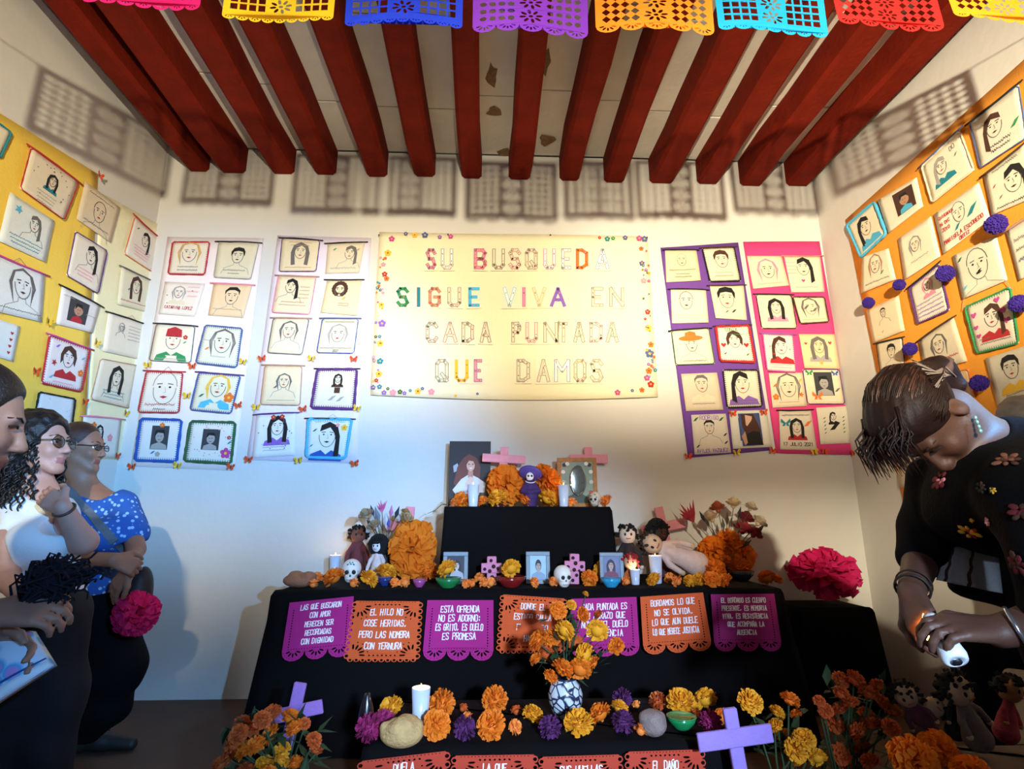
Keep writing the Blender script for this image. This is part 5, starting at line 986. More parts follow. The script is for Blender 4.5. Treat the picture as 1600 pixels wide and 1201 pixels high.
# big portrait photograph leaning on the wall
d = 3.66; s = pxm(735, d); c = at(733, 790, d); hh = (790-687)*s; P0 = V3((c.x, c.y, ZP))
T = thing('portrait_photo', 'tall colour photo of a long-haired woman in a white dress', 'photo', P0); M_ = Matrix.Rotation(-.06, 3, 'X'); uz = M_ @ V3((0, 0, 1)); nn = M_ @ V3((0, -1, 0))
MB().box(P0+uz*hh/2, (65*s, .006, hh), prt('1c1416'), M_).build('board', T)
def pp_(F):
    F.fill([(0, 0), (1, 0), (1, 1), (0, 1)], prt('231a1a')); F.fill([(.1, .62), (.2, .66), (.26, .56), (.12, .52)], prt('a8b0b8')); F.fill([(.72, .05), (1, .05), (1, .5), (.85, .4)], prt('4a3a2c'))
    F.fill([(.12, .34), (.2, .6), (.34, .74), (.48, .80), (.66, .74), (.76, .6), (.74, .42), (.6, .36), (.3, .3)], prt('6e3428'))
    F.fill([(.0, .0), (.62, .0), (.74, .22), (.86, .22), (.88, .36), (.7, .44), (.5, .5), (.3, .42), (.1, .26), (.16, .2), (.3, .24), (.14, .08)], prt('d8d8e0'))
    F.fill([(.46, .44), (.58, .44), (.58, .54), (.46, .54)], prt('c08870')); F.fill(EL(.52, .63, .10, .095), prt('d8a890')); F.fill([(.42, .64), (.44, .72), (.54, .76), (.62, .7), (.63, .62), (.58, .69), (.48, .7)], prt('6e3428'))
    F.fill(EL(.48, .645, .02, .010, 6), prt('2a1a18')); F.fill(EL(.57, .645, .02, .010, 6), prt('2a1a18')); F.fill([(.48, .588), (.525, .594), (.57, .588), (.525, .57)], prt('f0e0dc'))
    F.fill([(.4, .36), (.5, .46), (.6, .44), (.58, .34), (.5, .26), (.42, .3)], prt('e4c4b4')); F.fill([(.44, .22), (.56, .22), (.56, .30), (.46, .30)], prt('c8584c'))
picture(T, P0+nn*.0035, V3((1, 0, 0)), uz, nn, 65*s, hh, pp_)
# ------------------------------------------------------------------ skulls, bowls, bread, dolls, vases on the altar
BONE = mat('e9e6e2', .55, .08, 30, name='white_ceramic'); DARK = mat('14100e', .7, name='dark_paint')
def skull(base, h, label, face=0, m=BONE, deco=None, lie=0):
    T = thing('sugar_skull', label, 'skull', base, 'skulls'); B = V3(base); Mz = Matrix.Rotation(face, 3, 'Z') @ Matrix.Rotation(lie, 3, 'X'); P = lambda x, y, z: B+Mz @ V3((x*h, y*h, z*h))+V3((0, 0, .0))
    S = SDF(h/34); S.ell(P(0, .05, .60), np.array((.40, .46, .40))*h, Mz, .05*h).ell(P(0, -.14, .24), np.array((.25, .24, .22))*h, Mz, .12*h).ell(P(0, -.25, .42), np.array((.30, .18, .16))*h, Mz, .08*h)
    for sx in (-1, 1): S.cut(P(sx*.15, -.43, .48), np.array((.105, .13, .11))*h, Mz, .03*h)
    S.cut(P(0, -.44, .335), np.array((.04, .1, .06))*h, Mz, .02*h)
    S.plane(B+V3((0, 0, .004*1)), (0, 0, -1))
    sdf_object('cranium', S, m, T, smooth=1)
    for sx in (-1, 1):
        MB().ell(P(sx*.15, -.395, .48), (.085*h, .03*h, .09*h), DARK, Mz, 12, 7).build('eye_socket', T)
    MB().ell(P(0, -.385, .335), (.03*h, .03*h, .05*h), DARK, Mz, 8, 6).build('nose_hole', T)
    mb = MB(); mb.tube([P(x, -.385+abs(x)*.35, .17) for x in (-.15, -.08, 0, .08, .15)], .009*h, DARK, 5)
    for k in range(5): x = -.12+.06*k; mb.tube([P(x, -.378+abs(x)*.3, .13), P(x, -.378+abs(x)*.3, .21)], .007*h, DARK, 4)
    mb.build('teeth_line', T)
    if deco:
        for (x, z, r, hx) in deco: y = .05-.46*math.sqrt(max(.02, 1-(x/.40)**2-((z-.60)/.40)**2)); MB().ell(P(x, y, z), (r*h, .012*h, r*h), mat(hx, .6, name='icing_'+hx), Mz, 8, 5).build('painted_mark', T)
    return T
s = pxm(895, 3.1)
skull(tb(548, 911), 37*s, 'white sugar skull with teal writing on the forehead', .1, deco=[(-.12, .78, .05, '2f8a94'), (0, .80, .05, '2f8a94'), (.11, .78, .05, '2f8a94'), (-.05, .86, .04, '2f8a94'), (.06, .86, .04, '2f8a94'), (-.3, .5, .04, '3a6aa0'), (.26, .5, .05, '5aa6c8')])
skull(tb(880, 918), 32*s, 'plain white skull below the right dotted cross', .25)
skull(pdst(930, 3.40), 24*pxm(780, 3.3), 'pale skull painted with dark flowers at right of top step', -.5, mat('cfc4b0', .6, .25, 40, name='painted_bone'), [(-.15, .7, .06, '5a4a3a'), (.1, .78, .06, '6a4a3a'), (.2, .62, .05, '4a4a3a')])
def bowl(base, r, h, hexc, label, fillc=None, name='glazed_bowl'):
    T = thing(name, label, 'bowl', base, 'small glazed bowls'); m = mat(hexc, .18, .2, 20, name='glaze_'+hexc, coat=.6)
    MB().lathe([(r*.5, 0), (r*.55, .004), (r*.92, h*.6), (r, h), (r*.92, h), (r*.8, h*.6), (r*.4, h*.25), (.001, h*.22)], m, base, 18).build('bowl_wall', T)
    MB().lathe([(r*1.0, h*.94), (r*1.05, h), (r*.98, h*1.05), (r*.93, h)], mat(hexc, .18, .2, 20, name='glaze_'+hexc, coat=.6), base, 18).build('rim', T)
    return T
bowl(tb(700, 918), 19*s, 14*s, '1f7a44', 'green glazed bowl in front of the left photo frame'); bowl(tb(798, 917), 22*s, 15*s, '7a1c1c', 'dark red glazed bowl left of the middle photo frame'); bowl(tb(601, 915), 11*s, 12*s, '24367a', 'dark blue glazed bowl before the orange tissue flower'); bowl(tb(655, 917), 10*s, 11*s, 'a04a8a', 'small mauve bowl left of the green bowl'); bowl(tb(955, 917), 15*s, 13*s, '2f9ac8', 'turquoise and yellow bowl before the right photo frame'); bowl(tb(1160, 906), 20*s, 14*s, '3a3640', 'dark grey glazed bowl near the table\'s right end')
put_flower(699, 898, 16, 'y', 'm', ZT+14*s+.004, 'yellow marigold lying on the green bowl', GT); put_flower(799, 893, 15, 'y', 'm', ZT+15*s+.004, 'yellow marigold lying on the dark red bowl', GT)
s2 = pxm(1120, 2.15)
bowl(lo_(1066, 1138), 23*s2, 18*s2, '1f8a50', 'green glazed bowl at the right of the front step')
def lumpy(base, rx, ry, rz, hexc, label, name, seed, cat):
    rng = random.Random(seed); B = V3(base); S = SDF(.006); S.ell(B+V3((0, 0, rz*.75)), (rx, ry, rz*.8), None, .01)
    for k in range(16): q = rng.random()*6.28; f = rng.uniform(.2, .85); S.ell(B+V3((math.cos(q)*rx*f, math.sin(q)*ry*f, rz*(1.1+.35*(1-f)))), [rng.uniform(.15, .28)*rx]*3, None, .014)
    S.plane(B, (0, 0, -1)); o = sdf_object(name, S, mat(hexc, .9, .4, 30, bump=.6, bscale=120, name=name), None, B, smooth=1); return tag(o, label, cat)
lumpy(lo_(627, 1166), 32*s2, .05, 24*s2, 'c4a06a', 'lumpy golden bread roll at the left of front step', 'sweet_bread', 1, 'bread')
lumpy(tb(467, 917), 24*s, .055, 13*s, '9a6a50', 'flat brown bread at the left end of the altar table', 'sweet_bread', 2, 'bread')
lumpy(lo_(1021, 1149), 21*s2, .045, 22*s2, '8a7a78', 'ball of grey wool yarn on the front step', 'wool_ball', 3, 'wool')
b = lo_(571, 1142); mb = MB(); mb.lathe([(13*s2, 0), (13*s2, 20*s2), (9*s2, 38*s2), (5*s2, 52*s2), (4*s2, 54*s2), (3*s2, 52*s2)], mat('1c1a20', .25, .1, 10, name='smoked_glass', coat=.5), b, 16); single('dark_bottle', mb, 'dark tapered bottle at the left end of the front step', 'bottle', b)  # dark glass bottle, lathed as a tapered cone
# rag dolls
def doll(base, h, label, skin, hair, dress, face=0, roll=0, tilt=0, hairbig=1.0, arms=True, hat=None, headr=.17, seed=1):
    T = thing('rag_doll', label, 'doll', base, 'dolls'); B = V3(base); M_ = Matrix.Rotation(roll, 3, 'Y') @ Matrix.Rotation(tilt, 3, 'X') @ Matrix.Rotation(face, 3, 'Z'); P = lambda x, y, z: B+M_ @ V3((x*h, y*h, z*h)); rng = random.Random(seed)
    sk = mat(skin, .9, .1, 40, bump=.2, name='doll_'+skin); dm = mat(dress, .9, .2, 40, bump=.3, name='dress_'+dress); hm = mat(hair, .95, .3, 60, name='yarn_'+hair)
    r = headr*h; c = P(0, 0, 1-headr*1.1)
    MB().ell(c, (r*.92, r*.88, r), sk, M_, 16, 10).build('head', T)
    S = SDF(max(.004, h/60)); zt = 1-headr*2.0; S.chain([P(0, 0, .05), P(0, 0, zt*.5), P(0, 0, zt)], [.20*h, .14*h, .07*h], .03*h)
    if arms:
        for sx in (-1, 1): S.chain([P(sx*.07, 0, zt*.95), P(sx*.19, -.03, zt*.68), P(sx*.22, -.09, zt*.42)], [.055*h, .05*h, .045*h], .02*h)
    if not (roll or tilt): S.plane(B+V3((0, 0, .001)), (0, 0, -1))
    sdf_object('dress', S, dm, T, noise=lambda X: .010*h*np.sin(np.arctan2(X[..., 1]-B.y, X[..., 0]-B.x)*9)*np.clip((B.z+.35*h-X[..., 2])/(.3*h), 0, 1) if not (roll or tilt) else 0, smooth=1)
    if arms:
        for sx in (-1, 1): MB().ell(P(sx*.225, -.10, zt*.36), (.045*h,)*3, sk, M_, 8, 6).build('hand', T)
    mb = MB()
    for i in range(int(70*hairbig)):
        q = i*2.4; z = rng.uniform(-.35, 1); ss = math.sqrt(max(0, 1-z*z)); dx, dy = ss*math.cos(q), ss*math.sin(q)
        if dy < -.25 and z < .45: continue
        a = c+M_ @ V3((dx*r*.8, dy*r*.8, z*r*.85)); e = c+M_ @ V3((dx*r*(1.05+.35*hairbig*rng.random()), dy*r*(1.05+.35*hairbig*rng.random()), z*r*(1.05+.3*hairbig*rng.random())-.2*r*rng.random())); mid = (a+e)/2+V3([rng.uniform(-.1, .1)*r for _ in range(3)])+M_ @ V3((dx*r*.3, dy*r*.3, z*r*.3))
        mb.tube([a, mid, e], [r*.13, r*.15, r*.07], hm, 5)
    mb.ell(c+M_ @ V3((0, r*.22, r*.15)), (r*.96*max(1, hairbig*.85), r*.9, r*.96*max(1, hairbig*.8)), hm, M_, 12, 8); mb.build('hair', T)
    for sx in (-1, 1): MB().ell(c+M_ @ V3((sx*r*.33, -r*.80, r*.08)), (r*.12, r*.09, r*.17), DARK, M_, 8, 6).build('eye', T)
    MB().tube([c+M_ @ V3((x*r, -r*(.86-.35*x*x), -r*(.38-.5*x*x))) for x in (-.25, -.1, 0, .1, .25)], r*.045, mat('a83a3a', .8, name='red_thread'), 5).build('mouth', T)
    return T
b = tb(556, 898); doll(b, .29, 'brown-skinned rag doll in a maroon dress at left of altar', '7a4a38', '14100e', '6e3236', .3, seed=1)
b = tb(588, 904); doll(b, .22, 'rag doll with big black hair and white jacket, left altar', 'dcdcea', '0c0a0c', 'd8c8c8', -.3, hairbig=2.3, seed=2)
b = V3((pb.x+.075, pY-.02, ZT+.002)); doll(b, .30, 'pale rag doll with curly black hair by the right of top step', 'd8c0a8', '100c0a', '241c1c', -.1, hairbig=1.0, seed=3)
b = tb(1033, 899); doll(b, .31, 'rag doll with round black hair behind the lying doll', '4a2c20', '0c0808', '5a3030', .5, hairbig=2.0, seed=4)
b = tb(1010, 905)+V3((0, -.02, .10)); q = tb(1092, 903); doll(V3((q.x, q.y-.02, ZT+.075)), .36, 'white rag doll lying on her back in a pale dress', 'c8a888', '3a2a20', 'd8bcb4', 0, R(-66), 0, .5, seed=5)
b = tb(988, 912); doll(V3((b.x, b.y+.02, b.z)), .15, 'small red-haired rag doll behind the glowing jar', 'd8a080', 'a01c24', 'b05a28', -.2, headr=.26, seed=6)
b = tb(659, 899); doll(b, .20, 'small doll in shiny green dress left of the top step', 'e8c060', 'c8902a', '1c5a34', .4, hairbig=.5, seed=7)
# catrina figure with a wide purple hat
d = 3.40; s3 = pxm(760, d); b = pdst(829, d); T = thing('catrina_figure', 'dark figure with a wide purple hat on the top step', 'figurine', b); pu = mat('38205a', .8, .25, 30, name='catrina_purple'); ht = mat('5a4a9a', .7, .2, 30, name='hat_purple')
S = SDF(.004); S.chain([b+V3((0, 0, .012)), b+V3((0, 0, 17*s3)), b+V3((-.002, 0, 33*s3)), b+V3((0, 0, 40*s3))], [10*s3, 12*s3, 9*s3, 6*s3], .01); S.chain([b+V3((-.02, 0, 36*s3)), b+V3((-.045, -.02, 24*s3)), b+V3((-.01, -.04, 22*s3))], [4*s3]*3, .006); S.chain([b+V3((.02, 0, 36*s3)), b+V3((.045, -.02, 24*s3)), b+V3((.01, -.04, 22*s3))], [4*s3]*3, .006); S.plane(b, (0, 0, -1)); sdf_object('gown', S, pu, T, smooth=1)
hc = b+V3((-.004, -.012, 46*s3)); MB().ell(hc, (6*s3, 6*s3, 7*s3), BONE, None, 12, 8).build('head', T)
for sx in (-1, 1): MB().ell(hc+V3((sx*2.4*s3, -5.2*s3, .8*s3)), (1.6*s3, 1.2*s3, 1.8*s3), DARK, None, 8, 5).build('eye_socket', T)
Mh = Matrix.Rotation(R(-38), 3, 'X') @ Matrix.Rotation(R(12), 3, 'Y')
MB().lathe([(.001, 1*s3), (8*s3, 1.5*s3), (17*s3, 3*s3), (19*s3, 5*s3), (17*s3, 4*s3), (8*s3, 3.5*s3), (7*s3, 9*s3), (4*s3, 11*s3), (.001, 11.5*s3)], ht, hc+Mh @ V3((0, 2*s3, 3*s3)), 24, Mh).build('hat', T)
MB().tube([b+V3((math.cos(q)*8*s3, -abs(math.sin(q))*11*s3, 40*s3-4*s3*abs(math.sin(q)))) for q in [math.pi*k/6 for k in range(7)]], .003, BONE, 6).build('white_collar', T)
# big crepe-paper flowers
def tissue(c, rx, ry, rz, label, col='t', k=0, rot=(R(55), 0, 0), name='tissue_flower'):
    o = flower(TISM[k], col, c, (rx, ry, rz), rot, name); return tag(o, label, 'paper flower', 'crepe paper flowers')
q = pdst(790, 3.49); tissue(q+V3((0, 0, .13)), .115, .13, .10, 'large orange crepe flower left behind the purple-hatted figure', rot=(R(60), 0, .3)); q = pdst(852, 3.49); tissue(q+V3((0, 0, .13)), .10, .13, .10, 'large orange crepe flower right behind the purple-hatted figure', k=1, rot=(R(60), 0, 1.3))
q = tb(643, 905); tissue(V3((q.x, q.y, ZT+.17)), .13, .17, .11, 'large orange crepe flower beside the left of top step', k=2, rot=(R(60), 0, 0))
qm = at(1300, 912, 3.45); tissue(V3((qm.x, -CAMD+3.52, qa.z+.165)), .22, .15, .15, 'huge hot pink tissue flower on the small black stand', 'k', 1, (R(30), 0, 0))
# dried flower arrangements
GREEN = mat('2e4a2a', .8, .3, 30, name='stem_green'); STEM = mat('4a4230', .85, .2, 30, name='dry_stem')
def arrangement(base, label, heads, vh, vr, vhex, d0, crepe=()):
    T = thing('flower_arrangement', label, 'flowers', base); B = V3(base); MB().lathe([(vr*.6, 0), (vr, vh*.35), (vr*.8, vh*.8), (vr*.9, vh), (vr*.8, vh), (vr*.7, vh*.8)], mat(vhex, .5, .2, 20, name='vase_'+vhex), B, 16).build('vase', T); rng = random.Random(len(label))
    for px, py, rp, kind, hx in heads:
        p = at(px, py, d0+rng.uniform(-.05, .05)); r = rp*mpp(p); top = B+V3((rng.uniform(-.02, .02), rng.uniform(-.02, .02), vh*.9)); dr = (p-top).normalized()
        MB().tube([top-V3((0, 0, vh*.4)), top*.5+p*.5+V3((0, 0, .015)), p], .0022, STEM, 5).build('stem', T); m = mat(hx, .8, .25, 40, name='dried_'+hx); mb = MB(); rot = dr.to_track_quat('Z', 'Y').to_matrix()
        if kind == 'rose':
            for i in range(26):
                f = i/26; q = i*2.4; a = rot @ V3((math.cos(q), math.sin(q), 0)); c_ = p+rot @ V3((0, 0, r*.6*(1-f)))+a*r*.62*f; t1 = rot @ V3((-math.sin(q), math.cos(q), 0)); w = r*(.28+.3*f); up = (rot @ V3((0, 0, 1))*(1-f*.6)+a*f*.8).normalized()
                mb.add([c_-t1*w*.6, c_+t1*w*.6, c_+t1*w+up*r*.55, c_+up*r*.68+a*r*.1, c_-t1*w+up*r*.55], [(0, 1, 2, 3, 4)], m)
            mb.ell(p, (r*.35,)*3, m, n=8, k=5)
        elif kind == 'bird':
            for i in range(6): a = (i-2.5)*.28; dd = (dr+V3((a, 0, .15*i))).normalized(); sd = dd.cross(V3((0, 1, 0))).normalized()*r*.12; mb.add([p-sd*.6, p+dd*r*.8-sd*1.4, p+dd*r*(1.5+.3*(i % 3)), p+dd*r*.8+sd*1.4, p+sd*.6, p+dd*r*.7+V3((0, -r*.2, 0))], [(0, 1, 2, 5), (5, 2, 3, 4), (0, 5, 4)], m)
        elif kind == 'leaf':
            sd = dr.cross(V3((0, 1, 0))).normalized()*r*.35; mb.add([p-dr*r, p-sd, p+dr*r*1.3, p+sd, p+V3((0, -r*.2, 0))], [(0, 1, 4), (1, 2, 4), (2, 3, 4), (3, 0, 4)], m)
        mb.build({'rose': 'dried_flower', 'bird': 'pointed_bloom', 'leaf': 'dry_leaf'}[kind], T)
    for dx, dz, rx, rz, kk, rt in crepe: flower(TISM[kk], 't', (dx, -.02, dz), (rx, rx, rz), rt, 'crepe_flower', T)
    return T
arrangement(tb(600, 901), 'bouquet of dried blooms and corn husks behind the left dolls', [(573, 806, 11, 'rose', 'b09a78'), (582, 799, 9, 'leaf', '3a3a48'), (590, 806, 13, 'leaf', '7a7a86'), (597, 800, 10, 'bird', 'd06a98'), (611, 800, 10, 'leaf', 'c878a8'), (620, 802, 10, 'leaf', '2a3038'), (603, 815, 12, 'leaf', 'c8c8d4'), (607, 818, 8, 'leaf', '5a58b0'), (585, 823, 10, 'rose', 'a89070'), (633, 815, 13, 'rose', 'b89a70'), (625, 824, 9, 'leaf', '8a7a5c'), (615, 835, 9, 'leaf', 'a88a5c'), (632, 803, 8, 'rose', 'a8844c'), (577, 818, 8, 'leaf', '2c2824'), (594, 830, 9, 'leaf', '9a8a6a'), (640, 822, 7, 'leaf', '6a3a34')], .15, .04, '1c1a1a', 3.42)
arrangement(tb(1140, 900), 'tall arrangement of red bird-of-paradise and dried roses on the right', [(1084, 815, 17, 'bird', '9a2430'), (1098, 808, 9, 'leaf', '201c1a'), (1113, 812, 12, 'rose', 'c8a884'), (1122, 797, 12, 'rose', 'a84a2c'), (1146, 790, 12, 'rose', 'd8c098'), (1155, 802, 9, 'leaf', '2c2a22'), (1172, 795, 10, 'rose', 'c8b494'), (1163, 813, 13, 'rose', '7a1c24'), (1160, 830, 14, 'rose', '962430'), (1177, 836, 12, 'rose', '8a2430'), (1184, 818, 12, 'rose', 'c0a888'), (1136, 812, 10, 'leaf', '4a3a28'), (1130, 820, 9, 'leaf', '5a5a48'), (1105, 816, 8, 'leaf', '3a3a2a'), (1188, 826, 9, 'leaf', '4a3a30'), (1166, 850, 9, 'leaf', '4a4a3c'), (1150, 850, 9, 'leaf', 'c8702a')], .10, .04, '3a2a20', 3.45, [(-.085, .135, .10, .085, 0, (R(45), 0, 0)), (.075, .125, .09, .07, 1, (R(50), R(30), 0)), (0, .19, .075, .08, 2, (R(20), 0, 0))])
# twig at the left of the top step
mb = MB(); mb.tube([at(668, 802, 3.36), at(680, 797, 3.36), at(690, 788, 3.36), V3((pa.x+.01, pY+.02, ZP+.012))], [.001, .002, .0025, .003], GREEN, 5); mb.tube([at(688, 785, 3.36), V3((pa.x+.01, pY+.02, ZP+.012))], .0015, GREEN, 4); single('green_twig', mb, 'thin green twig hanging off the left edge of top step', 'twig', V3((pa.x, pY, ZP)))
# talavera vase with the marigold bouquet
d = 2.30; s4 = pxm(1090, d); b = V3((at(884, 1116, d).x, -CAMD+d, ZL+.002)); T = thing('talavera_vase', 'blue and white painted vase on the front step', 'vase', b)
vm = mat('cfdbe8', .25, .1, 20, name='talavera_white', coat=.5); nt = vm.node_tree; vo = nt.nodes.new('ShaderNodeTexVoronoi'); vo.feature = 'DISTANCE_TO_EDGE'; vo.inputs['Scale'].default_value = 34; tcn = nt.nodes['Texture Coordinate']; nt.links.new(tcn.outputs['Object'], vo.inputs['Vector'])
rp_ = nt.nodes.new('ShaderNodeValToRGB'); rp_.color_ramp.elements[0].color = (.02, .03, .08, 1); rp_.color_ramp.elements[1].color = (.62, .72, .82, 1); rp_.color_ramp.elements[0].position = .06; rp_.color_ramp.elements[1].position = .12
nt.links.new(vo.outputs['Distance'], rp_.inputs['Fac']); nt.links.new(rp_.outputs['Color'], nt.nodes['Principled BSDF'].inputs['Base Color'])
MB().lathe([(15*s4, 0), (20*s4, 6*s4), (26*s4, 22*s4), (27*s4, 34*s4), (23*s4, 46*s4), (17*s4, 53*s4), (19*s4, 56*s4), (16*s4, 56*s4), (14*s4, 50*s4)], vm, b, 26).build('vase_body', T)
MB().lathe([(18.2*s4, 54.5*s4), (19.6*s4, 56.2*s4), (18*s4, 57.4*s4), (16*s4, 56.4*s4)], mat('1c2c50', .3, name='blue_rim'), b, 22).build('rim', T)
T = thing('marigold_bouquet', 'tall bouquet of orange marigolds in the painted vase', 'flowers', b+V3((0, 0, 40*s4)))
BQ = [(872, 953, 14, 'o', -.03), (910, 960, 12, 'o', .02), (882, 985, 16, 'y', -.06), (933, 985, 17, 'y', -.04), (915, 1022, 17, 'y', -.08), (842, 1001, 17, 'o', -.02), (862, 996, 14, 'o', .03), (860, 1057, 12, 'o', -.06), (878, 1046, 18, 'o', -.09), (906, 1046, 18, 'o', -.09), (838, 1030, 11, 'o', 0), (927, 1036, 12, 'o', -.02), (963, 1009, 13, 'o', 0), (893, 945, 8, 'y', .03), (915, 928, 5, 'y', .02), (853, 1022, 14, 'd', .04), (900, 1005, 12, 'd', .04), (935, 960, 8, 'd', .05)]
for i, (px, py, rp, c, dy) in enumerate(BQ):
    p = onY(px, py, b.y+dy); r = rp*mpp(p); o = flower(FLM[i % 4], c, p-T.location, r, (R(_fr.uniform(30, 75)), R(_fr.uniform(-30, 30)), i), 'flower_head', T)
    m0 = b+V3((_fr.uniform(-.012, .012), _fr.uniform(-.01, .01), 50*s4)); MB().tube([m0, (m0+p)/2+V3((0, .02, .02)), p+V3((0, .01, -.01))], .0028, GREEN, 5).build('stem', T)
LEAFM = mat('24401f', .75, .35, 30, name='leaf_green')
def leaf(mb, p, d, L, w, m=LEAFM):
    d = d.normalized(); sd = d.cross(V3((0, 0, 1))); sd = sd.normalized() if sd.length > .05 else V3((1, 0, 0)); up = sd.cross(d)
    mb.add([p, p+d*L*.4-sd*w+up*w*.2, p+d*L, p+d*L*.4+sd*w+up*w*.2, p+d*L*.45], [(0, 1, 4), (1, 2, 4), (2, 3, 4), (3, 0, 4)], m)
for i in range(46):
    p = onY(_fr.uniform(850, 945), _fr.uniform(955, 1060), b.y+_fr.uniform(-.02, .05)); mb = MB(); leaf(mb, p, V3((_fr.uniform(-1, 1), _fr.uniform(-1, .3), _fr.uniform(-.5, 1))), .06, .012); mb.build('leaf', T)
# marigold plants on the floor beside the front step
def plant(base, heads, label, dhead, nl, ph, lx, ly, potr=.11, poth=.16):
    T = thing('marigold_plant', label, 'plant', base); B = V3(base); MB().lathe([(potr*.7, 0), (potr, poth), (potr*1.06, poth), (potr*1.06, poth+.015), (potr*.9, poth+.015), (potr*.85, poth*.9)], mat('241c1a', .8, .2, 20, name='black_pot'), B, 18).build('pot', T); rng = random.Random(len(heads))
    for i, (px, py, rp, c) in enumerate(heads):
        p = at(px, py, dhead+rng.uniform(-.08, .08)); r = rp*mpp(p); flower(FLM[i % 4], c, p-T.location, r, (R(rng.uniform(10, 60)), R(rng.uniform(-30, 30)), i), 'flower_head', T)
        m0 = B+V3((rng.uniform(-.04, .04), rng.uniform(-.04, .04), poth*.9)); MB().tube([m0, (m0*.45+p*.55)+V3((0, .02, .03)), p-V3((0, -.01, r*.4))], .003, GREEN, 5).build('stem', T)
    for i in range(nl):
        p = at(rng.uniform(*lx), rng.uniform(*ly), dhead+rng.uniform(0, .14)); mb = MB(); leaf(mb, p, V3((rng.uniform(-1, 1), rng.uniform(-1, .4), rng.uniform(-.6, .8))), .075, .014); mb.build('leaf', T)
    return T
p = at(425, 1300, 2.05); plant((p.x, p.y, 0), [(425, 1115, 15, 'd'), (410, 1125, 14, 'd'), (380, 1130, 14, 'd'), (453, 1122, 16, 'o'), (462, 1138, 15, 'o'), (424, 1147, 15, 'o'), (373, 1147, 15, 'd'), (392, 1143, 12, 'd'), (490, 1157, 13, 'd'), (494, 1172, 11, 'd'), (365, 1165, 13, 'd'), (384, 1172, 16, 'o'), (400, 1165, 15, 'o'), (440, 1172, 13, 'y'), (414, 1194, 14, 'y'), (440, 1188, 12, 'y'), (461, 1193, 14, 'o'), (345, 1195, 14, 'd'), (358, 1180, 11, 'd'), (476, 1130, 9, 'd'), (420, 1210, 14, 'o'), (385, 1205, 14, 'd')], 'bushy orange marigold plant left of the front step', 2.05, 70, .16, (355, 495), (1125, 1215))
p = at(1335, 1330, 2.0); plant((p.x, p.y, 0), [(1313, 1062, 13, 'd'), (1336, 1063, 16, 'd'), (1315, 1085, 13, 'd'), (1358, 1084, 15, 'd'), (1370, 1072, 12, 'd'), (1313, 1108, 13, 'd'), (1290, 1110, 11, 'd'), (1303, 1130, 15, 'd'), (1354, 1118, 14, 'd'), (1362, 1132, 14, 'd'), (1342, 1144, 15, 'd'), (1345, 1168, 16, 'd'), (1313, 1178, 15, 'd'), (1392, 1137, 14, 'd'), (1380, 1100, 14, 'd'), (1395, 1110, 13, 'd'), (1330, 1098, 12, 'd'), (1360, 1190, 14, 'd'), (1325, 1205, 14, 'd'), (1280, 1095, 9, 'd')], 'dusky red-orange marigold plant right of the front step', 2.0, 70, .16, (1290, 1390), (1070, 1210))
p = at(1240, 1300, 1.98); plant((p.x, p.y, 0), [(1172, 1096, 19, 'y'), (1234, 1094, 15, 'o'), (1214, 1113, 12, 'y'), (1244, 1116, 9, 'o'), (1212, 1134, 12, 'y'), (1226, 1150, 12, 'y'), (1256, 1155, 17, 'y'), (1243, 1172, 18, 'y'), (1250, 1165, 14, 'y'), (1278, 1184, 14, 'y'), (1246, 1190, 12, 'y'), (1268, 1175, 10, 'y')], 'bunch of golden marigolds behind the large lavender cross', 2.05, 36, .14, (1175, 1262), (1105, 1180), .07, .14)
# heap of rag dolls on a low draped bench at the right
gx0, gx1 = at(1400, 1150, 2.15).x, at(1600, 1150, 2.15).x; GZ = .33
table('doll_bench', 'low bench under grey cloth at the right of altar', 'bench', gx0, gx1+.05, -CAMD+1.78, -CAMD+2.02, GZ, 'grey-brown cloth on the low bench under the heap of dolls', .03, .01, 17, m=mat('6a5c54', .95, .2, 20, bump=.3, name='grey_cloth'))
SKD = 'b09a7c'
for i, (px, py, h, sk, hr, dr, rl, tl, lab) in enumerate([(1448, 1118, .17, SKD, '18100c', '5a2f3a', -.5, 0, 'small doll with upright pale face at the back of the doll heap'), (1437, 1140, .15, SKD, '2a1c14', '6a5a5a', .9, -.3, 'small doll slumped at the left of the doll heap'), (1490, 1128, .15, SKD, '0c0a0a', '1c1a20', .2, 0, 'small dark-dressed doll in the middle of the doll heap'), (1530, 1160, .21, SKD, '0c0a0a', '6a5a58', -.35, .1, 'largest doll with black braids at the front of the doll heap'), (1572, 1150, .18, 'a87a5a', '141010', 'a03a48', .3, 0, 'doll in a red dress at the right of the doll heap')]):
    q = onZ(px, py+14, GZ+.02); q.y = max(-CAMD+1.86, min(-CAMD+1.96, q.y)); q2 = onY(px, py, q.y); doll(V3((q2.x, q.y, GZ+.004 if not tl and abs(rl) < .01 else GZ+.05)), h, lab, sk, hr, dr, .2*i-.4, rl, tl, .8, headr=.22, seed=20+i)
q = onY(1462, 1150, -CAMD+1.84); tissue(V3((q.x, q.y, GZ+.05)), .05, .05, .045, 'fluffy orange flower at the foot of the doll heap', k=0); q = onY(1428, 1190, -CAMD+1.70); tissue(V3((q.x, q.y, q.z)), .062, .062, .055, 'fluffy dark orange flower hanging in front of the doll bench', k=1); q = onY(1520, 1212, -CAMD+1.70); tissue(V3((q.x, q.y, q.z)), .05, .05, .045, 'fluffy orange flower at the bottom edge near doll bench', k=2)
